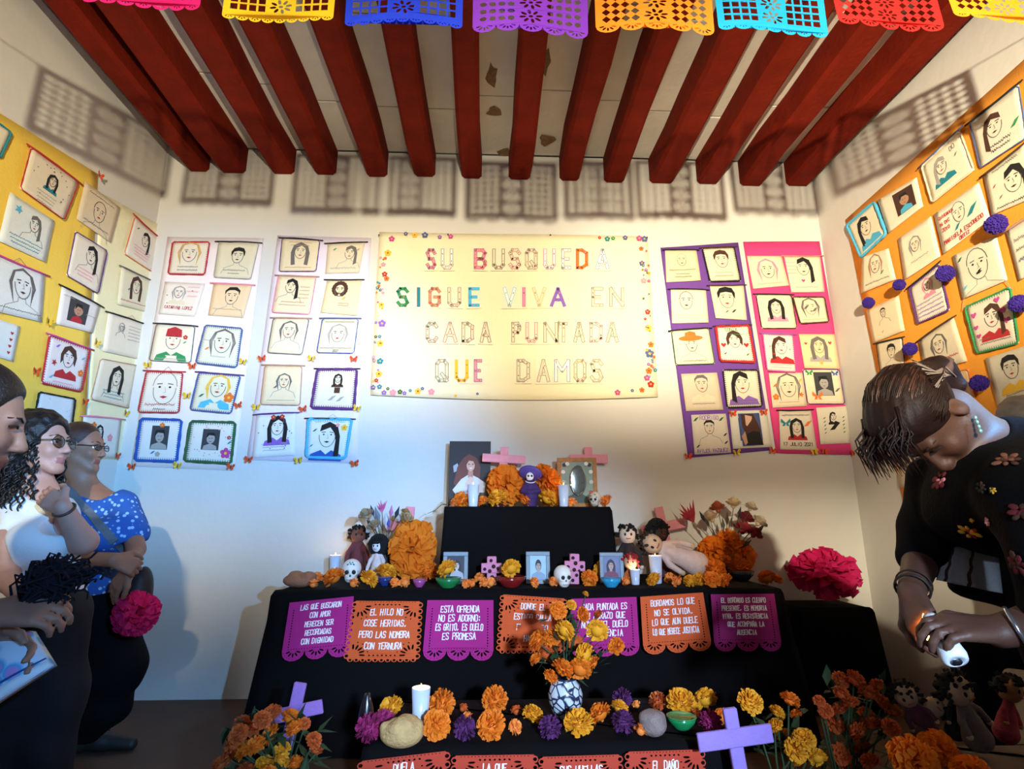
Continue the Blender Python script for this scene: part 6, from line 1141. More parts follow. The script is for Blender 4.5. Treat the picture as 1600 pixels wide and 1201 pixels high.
# ------------------------------------------------------------------ people
from mathutils.bvhtree import BVHTree
def bvh(name): V, F = _geo[name]; return BVHTree.FromPolygons([tuple(v) for v in V], [tuple(f) for f in F])
def hit(tree, px, py):
    v = ray(px, py).normalized(); h = tree.ray_cast(CAM, v); return (h[0], h[1]) if h[0] is not None else (None, None)
def basis(f, u):
    f = V3(f).normalized(); u = V3(u); u = (u-f*u.dot(f)).normalized(); l = u.cross(f); return l, f, u
def head_sdf(S, c, B, k=1.0, ears=True):
    l, f, u = B; c = V3(c); P = lambda x, y, z: c+(l*x+f*y+u*z)*k; Rm = Matrix((l, f, u)).transposed(); E_ = lambda p, r, kk=.012, sg=1: S.ell(P(*p), np.array(r)*k, Rm, kk*k, sg)
    E_((0, -.014, .036), (.073, .094, .084), .02); E_((0, .030, -.028), (.060, .064, .084), .03); E_((0, .070, -.104), (.024, .022, .020), .02)
    for s in (-1, 1):
        S.cap(P(s*.050, .006, -.055), P(s*.018, .066, -.102), .019*k, .016*k, .02*k); E_((s*.036, .068, -.032), (.022, .020, .022), .02)
    S.cap(P(-.034, .080, .020), P(.034, .080, .020), .010*k, .010*k, .014*k)
    for s in (-1, 1): E_((s*.031, .098, -.002), (.018, .014, .011), .012, -1)
    S.cap(P(0, .090, .004), P(0, .110, -.036), .008*k, .0115*k, .010*k)
    for s in (-1, 1): E_((s*.011, .101, -.042), (.008, .010, .007), .008)
    S.chain([P(-.022, .085, -.070), P(0, .0925, -.067), P(.022, .084, -.070)], [.0035*k, .0055*k, .0035*k], .006*k); S.chain([P(-.019, .084, -.078), P(0, .0895, -.079), P(.019, .083, -.078)], [.0035*k, .006*k, .0035*k], .006*k)
    S.cap(P(-.017, .101, -.0735), P(.017, .101, -.0735), .0022*k, .0022*k, .003*k) if 0 else None
    if ears:
        for s in (-1, 1): E_((s*.074, -.008, -.012), (.009, .019, .031), .008); E_((s*.082, -.004, -.010), (.006, .010, .018), .005, -1)
    return P
def face_pick(c, B, k):
    l, f, u = [np.array(a) for a in B]; c = np.array(c, float)
    def pick(X):
        D = X-c; x, y, z = D@l/k, D@f/k, D@u/k
        return np.where((np.abs(x) < .024-.25*np.abs(z+.074)) & (z < -.062) & (z > -.087) & (y > .080), 1, 0)
    return pick
def eyes(T, P, k, B, iris='2a1a12', closed=False):
    l, f, u = B; Rm = Matrix((l, f, u)).transposed()
    for s in (-1, 1):
        if not closed:
            MB().ell(P(s*.031, .0775, -.003), (.0125*k, .0125*k, .0105*k), mat('e4ddd6', .3, .05, 30, name='eye_white'), Rm, 12, 8).build('eye', T)
            MB().ell(P(s*.030, .0875, -.003), (.0058*k, .003*k, .0058*k), mat(iris, .2, .1, 30, name='iris'), Rm, 10, 6).build('iris', T)
        MB().tube([P(s*.014, .090, .004), P(s*.031, .0925, .0075), P(s*.047, .082, .003)], .0026*k, mat('1a120e', .8, name='lash'), 5).build('eyelid', T)
def brows(T, P, k, hexc):
    for s in (-1, 1): MB().tube([P(s*.012, .0945, .018), P(s*.030, .0925, .025), P(s*.050, .074, .020)], [.0018*k, .0024*k, .0012*k], mat(hexc, .9, name='brow_hair'), 6).build('eyebrow', T)
def hand_sdf(S, w, d, n, side, k=1.0, curl=(.5, .6, .4), thumb=.6, spread=.12, fl=1.0):
    """w wrist, d finger direction, n palm normal, side +1 when the thumb lies towards d x n"""
    d = V3(d).normalized(); n = V3(n); n = (n-d*n.dot(d)).normalized(); a = d.cross(n)*side; w = V3(w); tips = []
    for i, (o, L) in enumerate([(.030, .070), (.010, .080), (-.011, .074), (-.031, .058)]):
        kn = w+(d*(.088-.004*abs(i-1))+a*o)*k; S.cap(w+a*o*.55*k+d*.012*k, kn, .0150*k, .0115*k, .014*k); dd = (d+a*(o*spread*6)).normalized(); p = kn; r = .0094*k
        for j, fr in enumerate((.46, .30, .24)):
            th = curl[j]; dd = (dd*math.cos(th)+n*math.sin(th)).normalized(); n2 = n-dd*n.dot(dd); q = p+dd*L*fr*k*fl; S.cap(p, q, r, r*.92, .003); p = q; r *= .92; n = n2.normalized() if n2.length > .05 else n
        tips.append(p); n = V3((d.cross(a)*side)) if False else (a*side).cross(d).normalized()
    b = w+(d*.022+a*.026)*k; m1 = b+(a*.030+d*.034+n*.012*thumb)*k; m2 = m1+(d*.030+a*.008*(1-thumb)+n*.022*thumb)*k; m3 = m2+(d*.020+n*.022*thumb-a*.006*thumb)*k
    S.chain([b, m1, m2, m3], [.0150*k, .0125*k, .0105*k, .0085*k], .008*k); tips.append(m3); return tips
def skinm(h, name='skin'): return mat(h, .55, .12, 25, sss=.08, bump=.1, bscale=180, name=name+'_'+h)
LIP = lambda h: mat(h, .45, .1, 40, name='lips_'+h)
BLK = mat('0b0b10', .85, .25, 25, bump=.2, bscale=150, name='black_trousers')
def folds(amp, fx=38, fz=22, seed=0):
    return lambda X: amp*(np.sin(X[..., 0]*fx+X[..., 2]*fz+seed)+.7*np.sin(X[..., 1]*fx*1.3-X[..., 2]*fz*.7+seed*2)+.5*np.sin(X[..., 2]*fz*2.3+X[..., 0]*fx*.6))
def curls(T, pts, hm, r, name='curl', seed=1, turns=2.2, L=.10):
    rng = random.Random(seed); mb = MB()
    for p, dirv in pts:
        p = V3(p); dv = V3(dirv).normalized(); s1 = dv.orthogonal().normalized(); s2 = dv.cross(s1); n = 11; ph = rng.random()*6; Lh = L*rng.uniform(.6, 1.2); R0 = r*rng.uniform(1.2, 2.2)
        mb.tube([p+dv*Lh*i/n+(s1*math.cos(ph+turns*6.28*i/n)+s2*math.sin(ph+turns*6.28*i/n))*R0*(1-.3*i/n)+V3((0, 0, -.012*(i/n)**2)) for i in range(n+1)], [r*(1-.5*i/n) for i in range(n+1)], hm, 5)
    o = mb.build(name, T); return o
def glasses(T, P, k, m, rw=.024, rh=.020, y=.104):
    G = thing  # parts of the person
    mb = MB()
    for s in (-1, 1): mb.tube([P(s*.034+rw*math.cos(q), y-abs(rw*math.cos(q)+(0))*.25*(1 if s*math.cos(q) > 0 else .1), -.004+rh*math.sin(q)) for q in [2*math.pi*i/18 for i in range(18)]], .0019*k, m, 6, True)
    mb.tube([P(-.011, y, .002), P(0, y+.004, .005), P(.011, y, .002)], .0018*k, m, 6)
    for s in (-1, 1): mb.tube([P(s*(.034+rw), y-.006, .002), P(s*.078, .05, .004), P(s*.080, -.005, .002), P(s*.078, -.022, -.012)], .0018*k, m, 6)
    o = mb.build('glasses', T)
    for s in (-1, 1): MB().ell(P(s*.034, y-.003, -.004), (rw*.95*k, .0012*k, rh*.95*k), LENS, Matrix((B_[0], B_[1], B_[2])).transposed(), 14, 6).build('lens', o)
LENS = mat('dfe8ee', .05, 0, 10, trans=1.0, name='lens_glass'); LENS.node_tree.nodes['Principled BSDF'].inputs['IOR'].default_value = 1.08
def shoe(T, heel, toe, hexc, name='shoe', r=.042):
    S = SDF(.006); heel, toe = V3(heel), V3(toe); up = V3((0, 0, 1)); S.chain([heel+up*.05, heel.lerp(toe, .4)+up*.045, toe+up*.028], [r, r*.95, r*.68], .02); S.cap(heel+up*.04, heel+up*.09, r*.9, r*.9, .02); S.plane(V3((0, 0, .002)), (0, 0, -1)); return sdf_object(name, S, mat(hexc, .6, .2, 30, name='shoe_'+hexc), T, smooth=1)
# ---- C: visitor in blue blouse
d0 = 2.75; hc = at(127, 699, d0); k = .95; B_ = basis((.97, .05, .02), (0, 0, 1)); base = V3((hc.x, hc.y-.02, 0))
T = thing('person', 'visitor in blue patterned blouse and glasses standing by the left wall', 'person', base); T['_o'] = tuple(base)
sk = skinm('9c6b52'); S = SDF(.0058); P = head_sdf(S, hc, B_, k)
nb = at(140, 775, d0+.03); S.cap(P(0, -.018, -.075), nb, .052, .058, .03)
shL, shR = at(192, 788, d0+.02), at(82, 780, d0+.05); S.chain([shR, nb+V3((0, 0, -.03)), shL], [.05, .07, .05], .05); ch = at(138, 850, d0+.05); S.ell(ch, (.16, .10, .20), None, .05); S.ell(at(132, 930, d0+.06), (.16, .11, .12), None, .06)
elL, wrL = at(213, 858, d0-.06), at(202, 888, d0-.20); S.chain([shL, at(206, 825, d0), elL, wrL], [.048, .045, .036, .026], .015); hand_sdf(S, wrL, at(180, 918, d0-.20)-wrL, V3((.4, .7, 0)), 1, .95, (.25, .3, .2), .3)
elR, wrR = at(92, 874, d0-.12), at(178, 874, d0-.27); S.chain([shR, at(72, 830, d0), elR, wrR], [.048, .045, .038, .028], .015); hand_sdf(S, wrR, at(212, 886, d0-.22)-wrR, V3((0, .9, -.5)), 1, .95, (.7, 1.1, .8), .7)
sdf_object('body', S, [sk, LIP('7d4a3e')], T, pick=face_pick(hc, B_, k)); eyes(T, P, k, B_); brows(T, P, k, '3a2a22')
S = SDF(.0055); l, f, u = B_; Rm = Matrix((l, f, u)).transposed(); S.ell(P(0, -.020, .042), np.array((.080, .098, .090))*k, Rm, .01); S.ell(P(0, -.115, -.02), (.032, .036, .036), Rm, .03); S.cut(P(0, .105, -.018), np.array((.10, .078, .112))*k, Rm, .01); S.cut(P(0, .03, -.11), np.array((.12, .08, .075))*k, Rm, .01)
sdf_object('hair', S, mat('3a2018', .45, .35, 60, bump=.4, bscale=200, name='brown_hair'), T)
glasses(T, P, k, mat('2a1c14', .35, name='dark_rim'), .024, .014)
MB().ell(P(.078, -.006, -.048), (.006, .006, .007), mat('e8e4dc', .2, metal=.3, name='pearl'), None, 8, 6).build('earring', T); MB().ell(P(-.078, -.006, -.048), (.006, .006, .007), mat('e8e4dc', .2, metal=.3, name='pearl'), None, 8, 6).build('earring', T)
BLU = mat('2c5ea8', .85, .3, 20, bump=.3, bscale=80, name='blue_blouse'); nt = BLU.node_tree; vo = nt.nodes.new('ShaderNodeTexVoronoi'); vo.inputs['Scale'].default_value = 42; nt.links.new(nt.nodes['Texture Coordinate'].outputs['Object'], vo.inputs['Vector'])
rp2 = nt.nodes.new('ShaderNodeValToRGB'); e = rp2.color_ramp.elements; e[0].position = .26; e[0].color = lin('9cc4ea')+(1,); e[1].position = .34; e[1].color = lin('2458a4')+(1,); nt.links.new(vo.outputs['Distance'], rp2.inputs['Fac']); nt.links.new(rp2.outputs['Color'], nt.nodes['Principled BSDF'].inputs['Base Color'])
S = SDF(.0058); S.chain([shR, at(110, 782, d0+.03), at(165, 784, d0+.02), shL], [.062, .075, .072, .060], .04); S.ell(ch, (.185, .125, .23), None, .05); S.ell(at(134, 925, d0+.06), (.19, .135, .10), None, .07); S.chain([shL, at(209, 832, d0-.01)], [.062, .066], .02); S.chain([shR, at(72, 828, d0+.02)], [.062, .066], .02)
S.ell(at(125, 832, d0-.06), (.075, .08, .075), None, .06); S.ell(at(168, 836, d0-.06), (.07, .075, .075), None, .06)
S.cut(at(150, 752, d0-.06), (.085, .16, .085), None, .012); S.plane(at(134, 938, d0), (0, 0, -1)); S.cut(at(212, 862, d0-.02), (.08, .10, .055), None, .008)
sdf_object('blouse', S, BLU, T, noise=folds(.0016)); tree = bvh('blouse')
pts = [];
for i in range(15):
    px, py = 93+(193-93)*i/14, 748+(862-748)*i/14; h, n = hit(tree, px, py)
    if h is not None: pts.append((h+n*.006, n))
if len(pts) > 3:
    mb = MB(); vs = []; dirv = (pts[-1][0]-pts[0][0]).normalized()
    for h, n in pts: sd = n.cross(dirv).normalized()*.017; vs += [h-sd, h+sd, h+sd-n*.004, h-sd-n*.004]
    mb.add(vs, [tuple(4*i+j for j in (0, 1, 5, 4)) for i in range(len(pts)-1)]+[tuple(4*i+j for j in (3, 7, 6, 2)) for i in range(len(pts)-1)]+[tuple(4*i+j for j in (1, 2, 6, 5)) for i in range(len(pts)-1)]+[tuple(4*i+j for j in (0, 4, 7, 3)) for i in range(len(pts)-1)], mat('5a646e', .8, .1, 60, name='grey_strap')); mb.build('bag_strap', T)
S = SDF(.008); hz = at(134, 945, d0+.05); S.ell(hz, (.18, .13, .13), None, .05); S.chain([at(168, 960, d0+.05), at(180, 1040, d0+.08), at(165, 1100, d0+.12), at(140, 1140, d0+.16)], [.115, .12, .095, .055], .04); S.chain([at(105, 960, d0+.05), at(112, 1050, d0+.08), at(120, 1135, d0+.16)], [.115, .095, .06], .04); sdf_object('trousers', S, BLK, T, noise=folds(.003))
z0 = V3((0, 0, 0)); a = onZ(122, 1176, 0); b_ = onZ(203, 1172, 0); shoe(T, a, b_, '2a2420'); a = onZ(100, 1160, 0); b_ = onZ(160, 1152, 0); shoe(T, a, b_, '2a2420')
bag = at(212, 915, d0-.04); S = SDF(.007); S.ell(bag+V3((.01, .03, -.06)), (.045, .07, .14), None, .02); o = sdf_object('handbag', S, mat('14161c', .6, .2, 30, name='dark_leather'), None, bag+V3((0, 0, -.15)), noise=folds(.002)); tag(o, 'dark handbag hanging at the hip of the visitor in blue', 'bag')
q = at(212, 958, d0-.14); o = flower(TISM[2], 'k', q, (.085, .085, .10), (R(80), R(35), .5), 'tissue_flower'); tag(o, 'hot pink tissue flower held by the visitor in blue', 'paper flower', 'crepe paper flowers')
# ---- B: visitor with curly black hair, white T-shirt
d0 = 2.25; hc = at(63, 694, d0); k = .98; B_ = basis((.96, -.05, .10), (-.05, 0, 1)); base = V3((hc.x-.05, hc.y-.02, 0))
T = thing('person', 'visitor with curly black hair, glasses and white T-shirt', 'person', base); T['_o'] = tuple(base)
S = SDF(.0058); P = head_sdf(S, hc, B_, k, ears=False); nb = at(50, 765, d0+.02); S.cap(P(0, -.018, -.075), nb, .050, .056, .03)
shL, shR = at(88, 800, d0+.03), at(2, 795, d0-.05); ch = at(50, 850, d0+.02); S.chain([shR, nb+V3((0, 0, -.02)), shL], [.05, .07, .05], .05); S.ell(ch, (.15, .10, .20), None, .05); S.ell(at(50, 950, d0+.03), (.15, .11, .12), None, .06)
elL, wrL = at(130, 846, d0-.06), at(98, 792, d0-.17); S.chain([shL, elL, wrL], [.052, .046, .027], .015); hand_sdf(S, wrL, at(54, 764, d0-.13)-wrL, V3((-.1, .9, -.2)), -1, .90, (.18, .22, .18), .3)
elR = at(8, 900, d0-.14); S.chain([shR, at(10, 850, d0-.12), elR, at(40, 935, d0-.26)], [.05, .046, .040, .028], .015); hand_sdf(S, at(40, 935, d0-.26), V3((1, -.2, -.2)), V3((0, .9, -.4)), -1, .92, (.5, .7, .5), .5)
sdf_object('body', S, [skinm('b98d7c'), LIP('a06a62')], T, pick=face_pick(hc, B_, k)); eyes(T, P, k, B_); brows(T, P, k, '1c1614')
HB = mat('100d0f', .5, .3, 60, bump=.3, bscale=200, name='black_curly_hair'); l, f, u = B_; Rm = Matrix((l, f, u)).transposed()
S = SDF(.0065); S.ell(P(0, -.020, .045), np.array((.100, .112, .102))*k, Rm, .02); S.ell(P(0, -.085, -.04), (.10, .08, .11), Rm, .04); S.ell(P(0, -.10, -.12), (.08, .06, .07), Rm, .04); S.chain([P(-.075, -.03, .02), P(-.085, -.03, -.07), P(-.075, -.02, -.15)], [.028, .034, .026], .02); S.chain([P(.075, -.03, .02), P(.085, -.03, -.07), P(.075, -.02, -.15)], [.028, .034, .026], .02)
S.cut(P(0, .115, -.022), np.array((.090, .086, .106))*k, Rm, .012); hr = sdf_object('hair', S, HB, T, noise=lambda X: .006*np.sin(X[..., 0]*120)*np.sin(X[..., 1]*110)*np.sin(X[..., 2]*115))
rng = random.Random(4); pts = []
for i in range(240):
    a = rng.uniform(.45, 3.0)*rng.choice((-1, 1)); z = rng.uniform(-.19, .13); w_ = math.sqrt(max(.15, 1-(max(0, z)/.15)**2)); pts.append((P(.106*math.sin(a)*w_, -.02+.118*math.cos(a)*w_*(1 if math.cos(a) < 0 else .55), z), l*math.sin(a)*.3+f*.1*math.cos(a)-u))
curls(hr, pts, HB, .0046, 'curls', 3, 2.0, .085); glasses(T, P, k, mat('30302c', .3, metal=.4, name='thin_rim'), .025, .023)
WT = mat('dfe6ea', .9, .06, 20, bump=.2, bscale=120, name='white_cotton')
S = SDF(.0058); S.chain([shR, at(28, 785, d0), at(70, 792, d0+.02), shL], [.062, .07, .066, .052], .04); S.ell(ch, (.172, .125, .20), None, .05); S.ell(at(55, 930, d0+.03), (.17, .13, .11), None, .06); S.ell(at(78, 850, d0-.08), (.07, .075, .07), None, .06); S.ell(at(42, 850, d0-.10), (.07, .075, .07), None, .06); S.chain([shR, at(8, 822, d0-.09)], [.062, .064], .02)
S.cut(at(72, 752, d0-.05), (.085, .15, .075), None, .012); S.plane(at(50, 940, d0), (0, 0, -1)); S.cut(at(4, 868, d0-.10), (.085, .10, .085), None, .008); S.cut(at(118, 812, d0-.02), (.06, .2, .06), None, .01)
sdf_object('t_shirt', S, WT, T, noise=folds(.0018, 30, 26, 2))
S = SDF(.009); S.ell(at(55, 955, d0+.03), (.17, .13, .13), None, .05); S.chain([at(85, 970, d0), at(82, 1080, d0+.02), at(70, 1230, d0+.02)], [.11, .10, .07], .04); S.chain([at(22, 970, d0), at(20, 1080, d0), at(15, 1230, d0)], [.11, .10, .07], .04); a = at(70, 1230, d0+.02); b_ = at(15, 1230, d0); S.cap(a, (a.x, a.y, .06), .07, .06, .02); S.cap(b_, (b_.x, b_.y, .06), .07, .06, .02); sdf_object('trousers', S, mat('0c0d16', .85, .25, 25, name='navy_trousers'), T, noise=folds(.003)); shoe(T, (a.x-.05, a.y, 0), (a.x+.17, a.y-.05, 0), '1c1a1c'); shoe(T, (b_.x-.05, b_.y, 0), (b_.x+.17, b_.y-.05, 0), '1c1a1c')
ax_ = (elL-wrL).normalized(); s1 = ax_.orthogonal().normalized(); s2 = ax_.cross(s1); c_ = wrL+ax_*.012; MB().tube([c_+(s1*math.cos(q)+s2*math.sin(q))*.033 for q in [6.283*i/20 for i in range(20)]], .0045, mat('4a3a2c', .5, .3, 80, name='beads'), 6, True).build('bracelet', T)
# ---- A: visitor at the left edge
d0 = 1.22; hc = at(-50, 655, d0); k = .97; B_ = basis((.86, .44, -.20), (.15, .05, 1)); base = V3((hc.x-.05, hc.y-.05, 0))
T = thing('person', 'dark-haired visitor in profile cut off by the left picture edge', 'person', base); T['_o'] = tuple(base)
S = SDF(.0058); P = head_sdf(S, hc, B_, k); nb = at(-95, 790, d0); S.cap(P(0, -.018, -.075), nb, .050, .056, .03); sh1, sh2 = nb+V3((.02, -.17, -.06)), nb+V3((-.10, .16, -.05)); S.chain([sh1, nb, sh2], [.05, .06, .05], .05); ch = nb+V3((-.04, 0, -.25)); S.ell(ch, (.11, .15, .22), None, .05)
wr1 = at(-10, 958, 1.25); el1 = wr1+V3((-.24, -.03, .0)); S.chain([sh1, el1, wr1], [.046, .040, .027], .015); hand_sdf(S, wr1, V3((.95, .2, .05)), V3((.05, .7, -.75)), 1, .95, (.55, .75, .5), .6)
wr2 = at(-22, 1000, 1.32); el2 = wr2+V3((-.22, .08, .03)); S.chain([sh2, el2, wr2], [.046, .040, .027], .015); hand_sdf(S, wr2, V3((.9, .1, -.22)), V3((-.1, -.75, -.5)), -1, .95, (.5, .6, .4), .5)
sdf_object('body', S, [skinm('9a7462'), LIP('754b42')], T, pick=face_pick(hc, B_, k)); eyes(T, P, k, B_, closed=True); brows(T, P, k, '1a1412')
l, f, u = B_; Rm = Matrix((l, f, u)).transposed(); S = SDF(.006); S.ell(P(0, -.02, .045), np.array((.084, .104, .092))*k, Rm, .02); S.ell(P(0, -.10, -.03), (.06, .05, .07), Rm, .03); S.cut(P(0, .118, -.022), np.array((.10, .085, .118))*k, Rm, .012); hr = sdf_object('hair', S, mat('16110f', .5, .3, 60, bump=.4, bscale=200, name='black_hair'), T)
S = SDF(.007); S.chain([sh1, nb+V3((0, 0, -.05)), sh2], [.06, .075, .06], .05); S.ell(ch, (.13, .175, .24), None, .05); S.ell(ch+V3((0, 0, -.3)), (.14, .18, .2), None, .05); S.chain([sh1, sh1*.4+el1*.6], [.06, .055], .02); S.chain([sh2, sh2*.4+el2*.6], [.06, .055], .02); S.cut(nb+V3((.03, 0, .03)), (.07, .08, .05), None, .01); sdf_object('floral_top', S, mat('5a3440', .85, .5, 22, name='dark_floral'), T, noise=folds(.002))
S = SDF(.010); S.ell(ch+V3((0, 0, -.42)), (.14, .18, .14), None, .05); 
for sy in (-.09, .09): S.cap(ch+V3((0, sy, -.45)), (ch.x, ch.y+sy, .06), .10, .06, .04)
sdf_object('trousers', S, BLK, T); shoe(T, (ch.x-.06, ch.y-.09, 0), (ch.x+.16, ch.y-.07, 0), '1c1a1c'); shoe(T, (ch.x-.06, ch.y+.09, 0), (ch.x+.16, ch.y+.11, 0), '1c1a1c')
# what A holds: navy yarn tassel and a floral pouch
YN = mat('070a1e', .9, .3, 80, name='navy_yarn'); c0 = at(84, 903, 1.30); h0 = at(34, 945, 1.27); T = thing('yarn_tassel', 'bushy navy blue yarn tassel held by the visitor at left edge', 'tassel', c0); mb = MB(); rng = random.Random(8); dv = (c0-h0)
for i in range(300):
    e = c0+V3((rng.gauss(.008, .026), rng.gauss(0, .024), rng.gauss(.004, .019))); m_ = h0.lerp(c0, rng.uniform(.35, .8))+V3((rng.gauss(0, .014), rng.gauss(0, .02), rng.gauss(0, .022))); t2 = e+V3((rng.gauss(.006, .008), rng.gauss(0, .008), rng.gauss(-.006, .008))); mb.tube([h0+V3((0, rng.uniform(-.006, .006), rng.uniform(-.006, .006))), m_, e, (e+t2)/2+V3((.004, 0, .004)), t2], .0024, YN, 4)
mb.ell(c0, (.050, .04, .036), YN, None, 14, 9, .12, rng); mb.build('yarn_strands', T); MB().tube([at(18, 930, 1.27), at(16, 915, 1.27), at(26, 908, 1.27), at(40, 912, 1.27), at(44, 922, 1.28)], .0026, YN, 6).build('yarn_loop', T)
PC = [at(-40, 1000, 1.30), at(46, 985, 1.32), at(80, 1040, 1.30), at(-30, 1112, 1.26)]; PT = mat('8fc4e6', .85, .15, 30, name='pouch_cotton'); nt = PT.node_tree; vo = nt.nodes.new('ShaderNodeTexVoronoi'); vo.inputs['Scale'].default_value = 26; nt.links.new(nt.nodes['Texture Coordinate'].outputs['Object'], vo.inputs['Vector']); rp3 = nt.nodes.new('ShaderNodeValToRGB'); e = rp3.color_ramp.elements; e[0].position = .2; e[0].color = lin('b48ad0')+(1,); e[1].position = .55; e[1].color = lin('c4dcf2')+(1,); x = e.new(.36); x.color = lin('4aa4dc')+(1,); nt.links.new(vo.outputs['Distance'], rp3.inputs['Fac']); nt.links.new(rp3.outputs['Color'], nt.nodes['Principled BSDF'].inputs['Base Color'])
pf = lambda u_, v_, h=0: PC[3]*(1-u_)*(1-v_)+PC[2]*u_*(1-v_)+PC[1]*u_*v_+PC[0]*(1-u_)*v_+V3((.2, -.9, .2))*(h+.02*math.sin(math.pi*u_)*math.sin(math.pi*v_))
T = thing('fabric_pouch', 'light blue floral fabric pouch held by the visitor at left edge', 'pouch', pf(.5, .5)); sheet(MB(), pf, PT, 8, .03).build('pouch_body', T); pf2 = lambda u_, v_, h=0: pf(u_, v_*.16, h+.003); sheet(MB(), pf2, mat('d8e8f4', .8, .05, 30, name='white_band'), 8, .004, 2).build('hem_band', T); pf3 = lambda u_, v_, h=0: pf(u_, .20+v_*.03, h+.003); sheet(MB(), pf3, mat('2a4a86', .8, .05, 30, name='navy_band'), 8, .004, 2).build('trim', T)
# ---- D: woman bending over the altar at the right, lighting a candle
d0 = 1.28; hc = at(1447, 652, d0); k = 1.0; B_ = basis((-.22, -.10, -.97), (-.96, -.04, .24)); l, f, u = B_; Rm = Matrix((l, f, u)).transposed()
hip = at(1690, 830, d0+.02); base = V3((hip.x, hip.y, 0))
T = thing('person', 'woman in dark flowered blouse bending forward at the right', 'person', base); T['_o'] = tuple(base)
S = SDF(.0048); P = head_sdf(S, hc, B_, k); nb = at(1548, 705, d0); S.cap(P(0, -.030, -.06), nb, .056, .060, .03)
shN, shF = at(1588, 770, d0-.14), at(1462, 752, d0+.15); S.chain([shN, nb+V3((.03, 0, -.02)), shF], [.05, .07, .05], .05); ch = at(1600, 770, d0); S.ell(ch, (.17, .15, .12), None, .05); S.cap(ch, hip, .12, .13, .06)
elF, wrF = at(1440, 872, d0+.12), at(1424, 925, d0+.02); S.chain([shF, at(1450, 810, d0+.15), elF, wrF], [.048, .044, .040, .027], .015); hand_sdf(S, wrF, at(1446, 990, d0-.06)-wrF, V3((.8, .1, -.2)), -1, .95, (.35, .5, .4), .6)
elN, wrN = at(1660, 965, d0-.22), at(1562, 986, d0-.16); S.chain([shN, at(1640, 860, d0-.22), elN, wrN], [.05, .047, .042, .030], .015); hand_sdf(S, wrN, at(1470, 976, d0-.15)-wrN, V3((-.1, .35, -.9)), -1, 1.0, (.35, .75, .5), .75, fl=.95)
sdf_object('body', S, [skinm('573a2e'), LIP('6a3c36')], T, pick=face_pick(hc, B_, k)); eyes(T, P, k, B_, closed=True); brows(T, P, k, '2a1c16')
HM = mat('22120e', .55, .5, 30, bump=.15, bscale=160, name='dark_brown_hair')
HM.node_tree.nodes['Principled BSDF'].inputs['Specular IOR Level'].default_value = .25
S = SDF(.0048); S.ell(P(0, -.020, .044), np.array((.084, .104, .094))*k, Rm, .02); S.ell(P(0, .035, .085), np.array((.07, .06, .045)), Rm, .03); S.cut(P(0, .120, -.055), np.array((.10, .085, .110))*k, Rm, .012); S.cut(P(.09, -.002, -.03), (.022, .028, .045), Rm, .01); S.cut(P(0, -.06, -.13), (.12, .1, .07), Rm, .02)
S.chain([P(0, -.105, .0), P(0, -.130, -.035), P(.01, -.10, -.075)], [.040, .034, .020], .02)
hr = sdf_object('hair', S, HM, T, noise=lambda X: .0011*np.sin(((X-np.array(hc))@np.array(l))*260+3*np.sin(X[..., 0]*40)))
rng = random.Random(6); mb = MB()
for i in range(150):                                      # fringe hanging from the forehead
    x = rng.uniform(-.055, .06); a = P(x, .065+rng.uniform(-.03, .02), .098+rng.uniform(-.02, .02)); e = a+V3((rng.uniform(-.02, .025), rng.uniform(-.01, .01), -rng.uniform(.05, .10))); m_ = (a+e)/2+V3((-.022, 0, .008)); mb.tube([P(x, .02, .120), a, m_, e], [.004, .0030, .0020, .0005], HM, 4)
mb.build('fringe', hr)
mb = MB(); HL = mat('4a2c20', .35, .4, 60, name='brown_strand'); bun = V3((0, -.88, -.48)).normalized()
for i in range(260):                                     # combed strands lying on the hair, drawn back to the knot
    ph = rng.uniform(-1.55, 1.55); st_ = V3((math.sin(ph), .62*math.cos(ph)+rng.uniform(-.25, .1), .25+.75*math.cos(ph)*rng.uniform(.4, 1))).normalized(); pts = []
    for t_ in range(9):
        w_ = t_/8; dv = (st_*(1-w_)+bun*w_+V3((math.sin(ph)*.55*w_*(1-w_)*2, 0, .5*w_*(1-w_)*2))).normalized(); rr = 1.012+.012*math.sin(t_*1.3+i)
        pts.append(P(dv.x*.084*rr, -.020+dv.y*.104*rr, .044+dv.z*.094*rr))
    mb.tube(pts, [.0006]+[rng.uniform(.0011, .0019)]*7+[.0008], HL if i % 3 == 0 else HM, 4)
for i in range(220):                                     # and from the temples back over the ears
    sd_ = 1 if i % 4 else -1; st_ = V3((sd_*.9, rng.uniform(.05, .62), rng.uniform(-.35, .75))).normalized(); pts = []
    for t_ in range(8):
        w_ = t_/7*.92; dv = (st_*(1-w_)+bun*w_+V3((sd_*.9*w_*(1-w_)*2, 0, .15*w_*(1-w_)*2))).normalized(); rr = 1.010+.010*math.sin(t_*1.3+i)
        pts.append(P(dv.x*.084*rr, -.020+dv.y*.104*rr, .044+dv.z*.094*rr))
    mb.tube(pts, [.0006]+[rng.uniform(.0011, .0019)]*6+[.0008], HL if i % 4 == 0 else HM, 4)
mb.build('combed_strands', hr); mb = MB(); GRY = mat('8a7a72', .4, .4, 60, name='grey_strand')
for i in range(40):
    q = rng.uniform(-.9, .9); mb.tube([P(.083*math.cos(q)*.85+.02, -.10*math.sin(abs(q))-.03, .05+.06*math.sin(q)), P(.07, -.085, .01+.03*q), P(.03+.01*q, -.125, -.02), P(.015, -.135+rng.uniform(-.02, .02), -.045-rng.random()*.03)], [.0012, .0016, .0016, .0008], GRY if i % 3 else HM, 4)
mb.build('grey_strands', hr)
